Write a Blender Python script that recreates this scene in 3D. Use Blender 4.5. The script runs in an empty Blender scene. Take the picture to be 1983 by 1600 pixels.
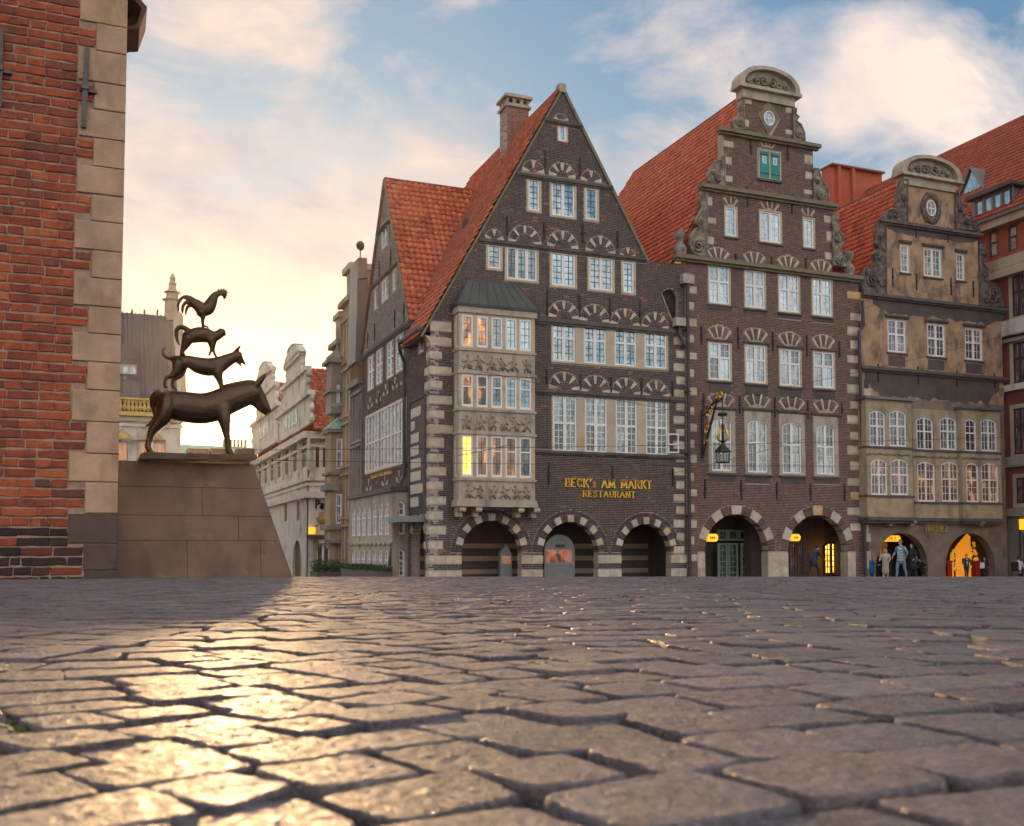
import bpy, bmesh, math, random
from mathutils import Vector, Matrix, noise
from mathutils.geometry import tessellate_polygon
R = math.radians
random.seed(7)
SC = bpy.context.scene
COL = SC.collection

# ------------------------------------------------------------------ camera
F, IW, IH = 1965.0, 1983.0, 1600.0
YAW, PIT, EYE = R(21.78), R(3.0), 0.2
SY = 1062 - 800 - F * math.tan(PIT)
cam_d = bpy.data.cameras.new('camera')
cam = bpy.data.objects.new('camera', cam_d); COL.objects.link(cam)
cam.location = (0, 0, EYE); cam.rotation_euler = (math.pi / 2 + PIT, 0, -YAW)
cam_d.sensor_fit = 'HORIZONTAL'; cam_d.sensor_width = 36; cam_d.lens = F * 36 / IW
cam_d.shift_y = SY / IW
cam_d.clip_start = 0.02; cam_d.clip_end = 3000
cam_d.dof.use_dof = True; cam_d.dof.focus_distance = 18.0; cam_d.dof.aperture_fstop = 8.0
SC.camera = cam
FW = Vector((math.sin(YAW) * math.cos(PIT), math.cos(YAW) * math.cos(PIT), math.sin(PIT)))
RT = Vector((math.cos(YAW), -math.sin(YAW), 0)); UP = RT.cross(FW)
AX = Vector((math.sin(YAW), math.cos(YAW), 0))
def ray(px, py): return FW + RT * ((px - 991.5) / F) + UP * ((800 + SY - py) / F)
EYEV = Vector((0, 0, EYE))

# ------------------------------------------------------------------ light
SUN_EL, SUN_AZ = R(6.5), math.atan2(0.122, 1.028)      # azimuth clockwise from +Y
SUND = Vector((math.sin(SUN_AZ) * math.cos(SUN_EL), math.cos(SUN_AZ) * math.cos(SUN_EL), math.sin(SUN_EL)))
sl = bpy.data.lights.new('sun', 'SUN'); sl.energy = 2.1; sl.angle = R(4.0); sl.color = (1.0, 0.62, 0.30)
sun = bpy.data.objects.new('sun', sl); COL.objects.link(sun)
sun.rotation_euler = (-SUND).to_track_quat('-Z', 'Y').to_euler(); sun.location = (0, 0, 40)
SC.view_settings.view_transform = 'Standard'; SC.view_settings.look = 'None'
SC.view_settings.gamma = 1.0; SC.view_settings.exposure = 2.05
SC.render.engine = 'CYCLES'
SC.cycles.max_bounces = 4; SC.cycles.diffuse_bounces = 2; SC.cycles.glossy_bounces = 2; SC.cycles.volume_bounces = 0; SC.cycles.use_adaptive_sampling = True; SC.cycles.adaptive_threshold = 0.02
SC.cycles.transparent_max_bounces = 6; SC.cycles.caustics_reflective = False; SC.cycles.caustics_refractive = False

# ------------------------------------------------------------------ node helpers
class NT:
    def __init__(s, tree):
        s.t = tree; s.n = tree.nodes; s.l = tree.links
    def new(s, typ, **kw):
        nd = s.n.new(typ)
        for k, v in kw.items():
            if k.startswith('i_'):
                key = k[2:]
                key = int(key) if key.isdigit() else key.replace('_', ' ')
                s.set(nd.inputs[key], v)
            else: setattr(nd, k, v)
        return nd
    def set(s, sock, v):
        if hasattr(v, 'is_output') or hasattr(v, 'links') and hasattr(v, 'node'): s.l.new(v, sock)
        else: sock.default_value = v
    def math(s, op, a, b=0.0, c=None, clamp=False):
        nd = s.n.new('ShaderNodeMath'); nd.operation = op; nd.use_clamp = clamp
        s.set(nd.inputs[0], a); s.set(nd.inputs[1], b)
        if c is not None: s.set(nd.inputs[2], c)
        return nd.outputs[0]
    def mix(s, fac, a, b, typ='MIX'):
        nd = s.n.new('ShaderNodeMix'); nd.data_type = 'RGBA'; nd.blend_type = typ
        s.set(nd.inputs[0], fac); s.set(nd.inputs[6], a); s.set(nd.inputs[7], b)
        return nd.outputs[2]
    def ramp(s, fac, stops, interp='LINEAR'):
        nd = s.n.new('ShaderNodeValToRGB'); cr = nd.color_ramp; cr.interpolation = interp
        while len(cr.elements) < len(stops): cr.elements.new(0.5)
        for e, (p, c) in zip(cr.elements, stops):
            e.position = p; e.color = (c[0], c[1], c[2], 1) if hasattr(c, '__len__') else (c, c, c, 1)
        s.set(nd.inputs[0], fac)
        return nd.outputs[0]
    def noise(s, vec, scale, detail=5, rough=0.55, dist=0.0):
        nd = s.n.new('ShaderNodeTexNoise'); nd.inputs['Scale'].default_value = scale
        nd.inputs['Detail'].default_value = detail; nd.inputs['Roughness'].default_value = rough
        nd.inputs['Distortion'].default_value = dist
        s.l.new(vec, nd.inputs['Vector']); return nd.outputs[0]
def c4(c): return (c[0], c[1], c[2], 1.0)

# ------------------------------------------------------------------ sky
SC.world = bpy.data.worlds.new('World'); SC.world.use_nodes = True
wt = NT(SC.world.node_tree); wt.n.clear()
sky = wt.new('ShaderNodeTexSky', sky_type='NISHITA', sun_disc=False, sun_elevation=SUN_EL,
             sun_rotation=SUN_AZ, altitude=0, air_density=1.3, dust_density=1.6, ozone_density=2.2)
tc = wt.new('ShaderNodeTexCoord'); dirv = tc.outputs['Generated']
sx = wt.new('ShaderNodeSeparateXYZ'); wt.l.new(dirv, sx.inputs[0])
zc = wt.math('ADD', wt.math('MAXIMUM', sx.outputs[2], 0.0), 0.30)
cu = wt.math('DIVIDE', sx.outputs[0], zc); cv = wt.math('DIVIDE', sx.outputs[1], zc)
cb = wt.new('ShaderNodeCombineXYZ'); wt.l.new(cu, cb.inputs[0]); wt.l.new(cv, cb.inputs[1])
mp = wt.new('ShaderNodeMapping'); wt.l.new(cb.outputs[0], mp.inputs[0])
mp.inputs['Rotation'].default_value = (0, 0, R(-32)); mp.inputs['Scale'].default_value = (0.85, 1.15, 1); mp.inputs['Location'].default_value = (7.7, 0.2, 3.4)
n1 = wt.noise(mp.outputs[0], 3.1, 11, 0.60, 0.45)
n2 = wt.noise(mp.outputs[0], 1.05, 4, 0.5, 0.3)
nn = wt.math('ADD', wt.math('MULTIPLY', n1, 0.72), wt.math('MULTIPLY', n2, 0.42))
mask = wt.ramp(nn, [(0.50, 0.0), (0.555, 0.45), (0.635, 1.0)])
shade = wt.ramp(wt.noise(mp.outputs[0], 3.4, 8, 0.58, 0.4), [(0.38, 0.0), (0.60, 1.0)])
dt = wt.new('ShaderNodeVectorMath', operation='DOT_PRODUCT'); wt.l.new(dirv, dt.inputs[0]); dt.inputs[1].default_value = SUND
dp = wt.math('MAXIMUM', dt.outputs['Value'], 0.0)
glow2 = wt.math('POWER', dp, 3500.0); glow3 = wt.math('POWER', dp, 170.0)
back = wt.math('POWER', wt.math('MULTIPLY_ADD', dt.outputs['Value'], 0.5, 0.5), 1.3)      # 1 towards the sun (back-lit cloud), 0 opposite (front-lit, brightened to light the house fronts)
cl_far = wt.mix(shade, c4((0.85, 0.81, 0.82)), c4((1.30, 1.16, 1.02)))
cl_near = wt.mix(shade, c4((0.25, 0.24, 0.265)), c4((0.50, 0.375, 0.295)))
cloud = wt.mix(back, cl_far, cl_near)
# clear sky from the atmosphere model, highlights rolled off
sk0 = wt.mix(1.0, sky.outputs[0], c4((0.066, 0.103, 0.155)), 'MULTIPLY')
den = wt.new('ShaderNodeVectorMath', operation='MULTIPLY_ADD'); wt.l.new(sk0, den.inputs[0]); den.inputs[1].default_value = (1.5, 1.5, 1.5); den.inputs[2].default_value = (1, 1, 1)
dv_ = wt.new('ShaderNodeVectorMath', operation='DIVIDE'); wt.l.new(sk0, dv_.inputs[0]); wt.l.new(den.outputs[0], dv_.inputs[1])
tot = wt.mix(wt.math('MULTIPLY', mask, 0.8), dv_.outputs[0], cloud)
hz = wt.ramp(sx.outputs[2], [(0.0, 0.7), (0.12, 0.42), (0.32, 0.0)])
tot = wt.mix(wt.math('MULTIPLY', hz, 0.85), tot, c4((0.49, 0.405, 0.33)))
g3 = wt.mix(1.0, c4((1.15, 0.52, 0.10)), glow3, 'MULTIPLY')
g2 = wt.mix(1.0, c4((15.0, 7.8, 1.8)), glow2, 'MULTIPLY')
tot = wt.mix(1.0, wt.mix(1.0, tot, g3, 'ADD'), g2, 'ADD')
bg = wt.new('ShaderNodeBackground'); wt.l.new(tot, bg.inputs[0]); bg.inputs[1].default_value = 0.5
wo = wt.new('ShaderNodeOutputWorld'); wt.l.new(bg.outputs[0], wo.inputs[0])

# ------------------------------------------------------------------ materials
MATS = {}
def M(name, cols, rough=0.75, scale=4.0, bump=0.0, bscale=None, metal=0.0, rnd=None, spec=0.4, dirt=None, emit=None,
      estr=0.0, lo=0.3, hi=0.7, stretch=None, coat=0.0, rvar=0.0, detail=6, speck=None):
    m = bpy.data.materials.new(name); m.use_nodes = True
    t = NT(m.node_tree); t.n.clear()
    geo = t.new('ShaderNodeNewGeometry'); pos = geo.outputs['Position']
    vec = pos
    if stretch:
        mpn = t.new('ShaderNodeMapping'); t.l.new(pos, mpn.inputs[0]); mpn.inputs['Scale'].default_value = stretch; vec = mpn.outputs[0]
    nz = t.noise(vec, scale, detail)
    if not isinstance(cols[0], (tuple, list)): cols = [cols]
    k = len(cols)
    if k > 1: col = t.ramp(nz, [(lo + (hi - lo) * i / (k - 1), c) for i, c in enumerate(cols)])
    else:
        col = t.mix(nz, c4([x * 0.8 for x in cols[0]]), c4([min(1, x * 1.2) for x in cols[0]]))
    if rnd:
        at = t.new('ShaderNodeAttribute', attribute_name='rnd'); oi = t.new('ShaderNodeObjectInfo')
        fr = t.math('FRACT', t.math('ADD', at.outputs['Fac'], oi.outputs['Random']))
        rc = t.ramp(fr, [(p, c) for p, c in rnd], 'LINEAR')
        col = t.mix(0.75, col, rc) if k > 1 else t.mix(1.0, rc, t.ramp(nz, [(0.25, 0.72), (0.75, 1.25)]), 'MULTIPLY')
    if dirt:
        dc, ds, d0, d1 = dirt[:4]
        dv = pos
        if len(dirt) > 4:
            mpd = t.new('ShaderNodeMapping'); t.l.new(pos, mpd.inputs[0]); mpd.inputs['Scale'].default_value = dirt[4]; dv = mpd.outputs[0]
        col = t.mix(t.ramp(t.noise(dv, ds, 7, 0.6), [(d0, 0.0), (d1, 1.0)]), col, c4(dc))
    if speck:
        sc_, ss, s0, s1 = speck
        col = t.mix(t.ramp(t.noise(pos, ss, 3, 0.6), [(s0, 0.0), (s1, 1.0)]), col, c4(sc_))
    b = t.new('ShaderNodeBsdfPrincipled'); t.l.new(col, b.inputs['Base Color'])
    b.inputs['Metallic'].default_value = metal
    b.inputs['Specular IOR Level'].default_value = spec
    b.inputs['Coat Weight'].default_value = coat
    if rvar: t.l.new(t.ramp(nz, [(0.3, max(0.02, rough - rvar)), (0.7, min(1, rough + rvar))]), b.inputs['Roughness'])
    else: b.inputs['Roughness'].default_value = rough
    if emit: b.inputs['Emission Color'].default_value = c4(emit); b.inputs['Emission Strength'].default_value = estr
    if bump:
        bp = t.new('ShaderNodeBump'); bp.inputs['Strength'].default_value = min(1, bump); bp.inputs['Distance'].default_value = 0.02 * max(1, bump)
        t.l.new(t.noise(pos, bscale or scale * 4, 6, 0.6), bp.inputs['Height']); t.l.new(bp.outputs[0], b.inputs['Normal'])
    o = t.new('ShaderNodeOutputMaterial'); t.l.new(b.outputs[0], o.inputs[0])
    MATS[name] = m
    return m
def glass(name, inner, refl=0.35, tint=(0.7, 0.85, 0.9), emit=None, estr=0.0, scale=2.0, lo=.35, hi=.65):
    """window pane: room tones, in some panes painted sky reflection, under a reflecting sheet"""
    m = bpy.data.materials.new(name); m.use_nodes = True
    t = NT(m.node_tree); t.n.clear()
    geo = t.new('ShaderNodeNewGeometry'); pos = geo.outputs['Position']
    mpn = t.new('ShaderNodeMapping'); t.l.new(pos, mpn.inputs[0]); mpn.inputs['Scale'].default_value = (1.6, 1.6, 0.7)
    nz = t.noise(mpn.outputs[0], scale, 3)
    k = len(inner)
    col = t.ramp(nz, [(lo + (hi - lo) * i / max(1, k - 1), c) for i, c in enumerate(inner)])
    b = t.new('ShaderNodeBsdfPrincipled'); t.l.new(col, b.inputs['Base Color']); b.inputs['Roughness'].default_value = 0.6
    if emit:
        t.l.new(t.ramp(nz, [(lo + (hi - lo) * i / max(1, len(emit) - 1), c) for i, c in enumerate(emit)]), b.inputs['Emission Color'])
        b.inputs['Emission Strength'].default_value = estr
    g = t.new('ShaderNodeBsdfGlossy'); g.inputs['Roughness'].default_value = 0.04; g.inputs['Color'].default_value = c4(tint)
    bp = t.new('ShaderNodeBump'); bp.inputs['Strength'].default_value = 0.25; bp.inputs['Distance'].default_value = 0.02
    t.l.new(t.noise(pos, 2.2, 2), bp.inputs['Height']); t.l.new(bp.outputs[0], g.inputs['Normal'])
    ms = t.new('ShaderNodeMixShader'); ms.inputs[0].default_value = refl
    lw = t.new('ShaderNodeLayerWeight'); lw.inputs[0].default_value = 0.35
    t.l.new(t.math('ADD', t.math('MULTIPLY', lw.outputs['Fresnel'], 0.5), refl, clamp=True), ms.inputs[0])
    t.l.new(b.outputs[0], ms.inputs[1]); t.l.new(g.outputs[0], ms.inputs[2])
    o = t.new('ShaderNodeOutputMaterial'); t.l.new(ms.outputs[0], o.inputs[0])
    MATS[name] = m; return m

M('mortar', [(0.36, .31, .26), (0.50, .44, .37)], 0.9, 6)
M('mortar_dark', [(0.33, .29, .255), (0.46, .41, .36)], 0.9, 6)
M('mortar_warm', [(0.34, .21, .155), (0.52, .36, .27)], 0.9, 9, 0.6, 60)
M('brick_dark', (0.1, .08, .07), 0.7, 3, 0.25, 40, rnd=[(0, (.055, .043, .042)), (.25, (.085, .064, .06)), (.5, (.066, .052, .052)), (.75, (.10, .074, .066)), (.93, (.13, .08, .066)), (.965, (.20, .095, .065)), (.985, (.40, .13, .065))],
  dirt=((.052, .043, .041), .55, .52, .75))
M('brick_brown', (0.12, .08, .07), 0.72, 3, 0.25, 40, rnd=[(0, (.11, .064, .056)), (.3, (.165, .094, .078)), (.6, (.13, .078, .068)), (.85, (.20, .108, .085)), (.97, (.26, .13, .09))],
  dirt=((.085, .058, .052), .5, .54, .76))
M('brick_grey', (0.225, 0.195, 0.180), 0.8, 3, 0.3, 30, rnd=[(0, (0.180, 0.158, 0.143)), (.4, (0.300, 0.262, 0.232)), (.7, (0.240, 0.210, 0.195)), (1, (0.390, 0.345, 0.300))])
M('brick_red', (0.3, .1, .06), 0.85, 9, 0.9, 80, rnd=[(0, (.32, .072, .04)), (.2, (.43, .10, .046)), (.42, (.50, .12, .05)), (.55, (.25, .068, .05)), (.66, (.40, .09, .045)), (.8, (.60, .17, .06)), (.88, (.17, .07, .06)), (1, (.47, .11, .05))],
  dirt=((.15, .06, .045), 8, .52, .74), speck=((.55, .37, .28), 11, .66, .76))
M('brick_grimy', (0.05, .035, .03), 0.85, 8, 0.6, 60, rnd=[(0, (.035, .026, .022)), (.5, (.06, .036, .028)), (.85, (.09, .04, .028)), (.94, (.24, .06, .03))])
M('brick_chimney', (0.280, 0.140, 0.112), 0.8, 4, 0.3, 40, rnd=[(0, (0.224, 0.105, 0.077)), (.5, (0.350, 0.147, 0.105)), (1, (0.280, 0.182, 0.140))], dirt=((0.140, 0.098, 0.084), 1.2, .5, .7))
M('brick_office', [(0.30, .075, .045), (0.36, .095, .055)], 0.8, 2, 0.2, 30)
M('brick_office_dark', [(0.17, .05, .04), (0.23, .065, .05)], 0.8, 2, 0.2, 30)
M('fire_wall', [(0.42, .095, .05), (0.5, .13, .07)], 0.85, 1.5)
ST = [(0, (.50, .42, .31)), (.35, (.60, .51, .385)), (.6, (.57, .51, .42)), (.85, (.64, .57, .455)), (.97, (.62, .55, .44)), (.985, (.60, .40, .20))]
M('light_stone', (0.45, .38, .28), 0.8, 3, 0.3, 30, rnd=ST, dirt=((.33, .27, .21), 2.2, .58, .82))
M('fan_stone', (0.45, .38, .28), 0.8, 3, 0.3, 30, rnd=[(0, (.52, .45, .35)), (.4, (.62, .55, .44)), (.75, (.58, .49, .31)), (1, (.66, .61, .53))])
M('sandstone', [(0.468, 0.377, 0.260), (0.598, 0.494, 0.351), (0.546, 0.429, 0.273)], 0.8, 1.6, 0.3, 25, dirt=((0.260, 0.208, 0.156), 1.3, .55, .8))
M('sandstone_grey', [(0.375, 0.325, 0.263), (0.500, 0.450, 0.362), (0.425, 0.350, 0.263)], 0.82, 1.3, 0.3, 25, dirt=((0.188, 0.163, 0.138), 1.6, .5, .75, (1, 1, .35)))
M('relief_stone', [(0.250, 0.206, 0.156), (0.375, 0.325, 0.250)], 0.85, 3, 0.4, 25)
M('panel_stone', [(0.475, 0.388, 0.263), (0.575, 0.488, 0.362), (0.500, 0.350, 0.188)], 0.8, .9, 0.2, 25)
M('quoin_stone', (0.4, .3, .2), 0.8, 3.2, 0.5, 55, rnd=[(0, (.50, .325, .22)), (.4, (.54, .355, .245)), (.7, (.49, .325, .225)), (.9, (.55, .35, .20)), (1, (.50, .34, .24))], dirt=((.27, .165, .115), 3.0, .5, .78, (1, 1, .5)))
M('quoin_grimy', (0.1, .08, .07), 0.85, 4, 0.4, 40, rnd=[(0, (.10, .072, .055)), (1, (.15, .11, .085))], dirt=((.06, .045, .038), 4, .45, .7))
M('pedestal_stone', (0.2, .12, .09), 0.75, 2.2, 0.4, 60, rnd=[(0, (.205, .13, .088)), (.5, (.225, .142, .097)), (1, (.21, .13, .092))], dirt=((.125, .078, .055), 2.6, .45, .72, (1, 1, .4)), speck=((.30, .205, .15), 3.5, .62, .8))
M('ledge', [(0.140, 0.119, 0.091), (0.238, 0.203, 0.140), (0.168, 0.168, 0.098)], 0.85, 2.5, 0.5, 25)
M('ledge_dark', [(0.088, 0.075, 0.069), (0.160, 0.136, 0.120)], 0.85, 2.5, 0.4, 25)
M('carved_dark', [(0.084, 0.070, 0.063), (0.224, 0.196, 0.161), (0.392, 0.350, 0.280)], 0.85, 3.5, 0.8, 14)
M('carved_stone', [(0.221, 0.189, 0.150), (0.429, 0.377, 0.299)], 0.85, 3, 0.6, 14)
M('carved_black', [(0.056, 0.048, 0.045), (0.126, 0.109, 0.098), (0.252, 0.217, 0.182)], 0.9, 4, 0.8, 14)
M('stucco', [(0.33, .22, .14), (0.43, .29, .18), (0.52, .36, .22)], 0.85, 1.6, 0.35, 22, dirt=((.16, .115, .09), 1.5, .48, .64, (1, 1, .6)))
M('stucco_plain', [(0.315, 0.225, 0.165), (0.450, 0.323, 0.225)], 0.85, .8, 0.3, 22, dirt=((0.180, 0.143, 0.117), .6, .52, .7))
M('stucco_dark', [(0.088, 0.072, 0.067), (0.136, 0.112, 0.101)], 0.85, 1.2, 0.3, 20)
M('stucco_base', [(0.20, .155, .12), (0.29, .225, .17)], 0.85, 1.4, 0.3, 20, dirt=((.13, .10, .085), 1.1, .48, .7))
M('oriel_stone', [(0.34, .27, .175), (0.46, .37, .25), (0.38, .28, .17)], 0.82, 1.3, 0.3, 25, dirt=((.17, .135, .10), 1.6, .48, .75, (1, 1, .35)))
M('white_paint', [(0.84, .85, .85), (0.90, .90, .89)], 0.45, 3, spec=.5)
M('cream_paint', [(0.62, .56, .46), (0.7, .64, .54)], 0.5, 3)
M('lead', (0.10, .11, .12), 0.5, 5)
M('iron', [(0.035, .03, .03), (0.06, .045, .04)], 0.55, 8, metal=.3)
M('iron_grey', [(0.10, .095, .09), (0.17, .155, .14)], 0.5, 14, 0.4, 60, metal=.5)
M('pipe', [(0.055, .052, .055), (0.085, .078, .08)], 0.5, 4, metal=.2)
M('zinc', [(0.16, .175, .17), (0.23, .245, .235)], 0.45, 1.2, metal=.5, stretch=(1, 1, .3))
M('zinc_dark', [(0.065, .072, .07), (0.10, .11, .105)], 0.5, 1.4, metal=.4, stretch=(1, 1, .3))
M('copper_green', [(0.22, .40, .32), (0.34, .50, .40)], 0.7, 3)
M('copper_roof', [(0.10, .088, .092), (0.15, .13, .13)], 0.6, .5, stretch=(1, 1, .2))
TL = [(0, (.45, .12, .062)), (.3, (.58, .165, .085)), (.6, (.68, .215, .11)), (.85, (.54, .15, .078)), (1, (.36, .105, .065))]
M('tile', (0.4, .1, .05), 0.75, 5, 0.3, 30, rnd=TL, dirt=((.27, .085, .05), .8, .56, .8), speck=((.09, .055, .04), 5.5, .69, .75))
M('tile_far', (0.4, .1, .05), 0.8, 5, rnd=[(0, (.33, .085, .05)), (1, (.46, .12, .065))], dirt=((.25, .075, .045), .6, .5, .8))
M('ridge_tile', [(0.24, .07, .04), (0.36, .10, .05)], 0.8, 3, 0.3, 20)
M('teal_paint', [(0.02, .24, .24), (0.03, .30, .29)], 0.55, 3)
M('green_paint', [(0.19, .27, .23), (0.24, .33, .28)], 0.5, 3)
M('grey_paint', [(0.22, .23, .23), (0.28, .29, .285)], 0.5, 3)
M('gold', [(0.75, .44, .06), (0.95, .62, .10)], 0.32, 3, metal=.75)
M('gold_dull', [(0.55, .37, .10), (0.68, .47, .14)], 0.45, 3, metal=.15)
M('dark_inside', [(0.03, .025, .022), (0.05, .04, .035)], 0.9, 2)
M('dark_brick_inside', [(0.11, .085, .075), (0.16, .12, .10)], 0.9, 3)
M('tan_inside', [(0.46, .36, .25), (0.56, .44, .31)], 0.85, 2)
M('wood', [(0.09, .05, .03), (0.15, .085, .05)], 0.6, 6, stretch=(1, 1, 5))
M('bronze', [(0.075, .05, .034), (0.115, .075, .048), (0.085, .065, .045)], 0.4, 3.4, 0.45, 22, metal=.8, rvar=.12)
M('limestone', [(0.528, 0.504, 0.444), (0.672, 0.648, 0.588), (0.600, 0.552, 0.456)], 0.85, .5, 0.25, 12, dirt=((0.264, 0.240, 0.210), .9, .52, .72, (1, 1, .5)))
M('limestone_warm', [(0.42, .36, .26), (0.50, .44, .33)], 0.85, .7, 0.25, 12, dirt=((.24, .19, .14), .8, .52, .75, (1, 1, .5)))
M('tan_stone', [(0.34, .26, .16), (0.44, .35, .23)], 0.85, .8, 0.3, 12, dirt=((.17, .13, .09), .9, .5, .75, (1, 1, .5)))
M('grey_stone', [(0.24, .22, .195), (0.33, .30, .26)], 0.85, .8, 0.3, 12, dirt=((.14, .125, .11), .9, .5, .75, (1, 1, .4)))
M('maroon_paint', [(0.07, .018, .018), (0.10, .025, .024)], 0.6, 3)
M('orange_curtain', [(0.55, .16, .05), (0.65, .26, .10)], 0.7, 4, stretch=(6, 6, .4), emit=(.9, .3, .08), estr=.12)
M('black_sign', [(0.03, .03, .032), (0.045, .045, .046)], 0.5, 3)
M('letter_white', [(0.62, .58, .50), (0.72, .68, .60)], 0.5, 3)
M('cable', (0.03, .03, .03), 0.6)
M('hedge', [(0.03, .055, .018), (0.06, .10, .03)], 0.8, 8)
M('moss', [(0.03, .05, .008), (0.07, .10, .015)], 0.9, 30, .5, 90)
M('planter', [(0.10, .09, .08), (0.15, .135, .12)], 0.8, 4)
glass('glass_sky', [(.08, .15, .18), (.25, .40, .45), (.50, .62, .64)], .42)  # blue tones: sky reflection painted into the pane colour, as in glass_blue
glass('glass_blue', [(.04, .09, .12), (.12, .22, .27), (.40, .52, .55)], .36, scale=2.6)
glass('glass_curtain', [(.06, .10, .12), (.45, .52, .53), (.72, .74, .72)], .25, scale=3.4)
glass('glass_dark', [(.012, .012, .012), (.05, .045, .04), (.20, .22, .22)], .14, scale=3)
glass('glass_mixed', [(.03, .03, .03), (.14, .16, .16), (.42, .46, .45)], .26, scale=3.2)
glass('glass_warm', [(.03, .02, .015), (.10, .05, .03), (.3, .14, .06)], .12, emit=[(.012, .005, .001), (.10, .035, .008), (.75, .30, .06)], estr=.5, scale=1.7, lo=.38, hi=.72)
glass('glass_lit', [(.3, .15, .02), (.8, .5, .1)], .06, emit=[(.55, .2, .02), (1, .5, .05), (1, .68, .2)], estr=.75, scale=1.8)
glass('glass_room', [(.03, .022, .02), (.09, .05, .035), (.30, .24, .18)], .12, emit=[(.01, .004, .001), (.07, .024, .008), (.50, .25, .09)], estr=.26, scale=2.0, lo=.36, hi=.74)
glass('glass_shop', [(.04, .02, .012), (.30, .07, .03), (.25, .2, .18)], .14, emit=[(.015, .006, .002), (.32, .06, .015), (.16, .09, .05)], estr=.3, scale=2.2)
M('sign_yellow', [(0.9, .5, .03), (1, .6, .05)], 0.5, 3, emit=(1, .42, .02), estr=.32)
M('lit_room', [(0.7, .36, .05), (0.8, .45, .08)], 0.7, 1.5, emit=(1, .33, .02), estr=.16)
M('lamp_glow', [(1, .8, .4)], 0.5, 3, emit=(1, .7, .3), estr=3.0)
M('red_paint', [(0.4, .02, .015), (0.5, .03, .02)], 0.45, 3)

# ------------------------------------------------------------------ mesh helpers
class Fr:
    """a facade plane: u along it, v up, w out of it"""
    def __init__(s, O, U, W): s.O, s.U, s.W = Vector(O), Vector(U), Vector(W)
    def pt(s, u, v, w=0.0): return s.O + s.U * u + Vector((0, 0, v)) + s.W * w
    def px(s, px, py):
        d = ray(px, py); t = (s.O - EYEV).dot(s.W) / d.dot(s.W)
        p = EYEV + d * t
        return (p - s.O).dot(s.U), p.z
    def mpp(s, px, py):      # metres per vertical pixel
        return abs(s.px(px, py - 5)[1] - s.px(px, py + 5)[1]) / 10
    def off(s, w): return Fr(s.O + s.W * w, s.U, s.W)
def front(Y): return Fr((0, Y, 0), (1, 0, 0), (0, -1, 0))
def side(X): return Fr((X, 0, 0), (0, -1, 0), (-1, 0, 0))
def wpos(px, py, Y): u, v = front(Y).px(px, py); return Vector((u, Y, v))

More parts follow.
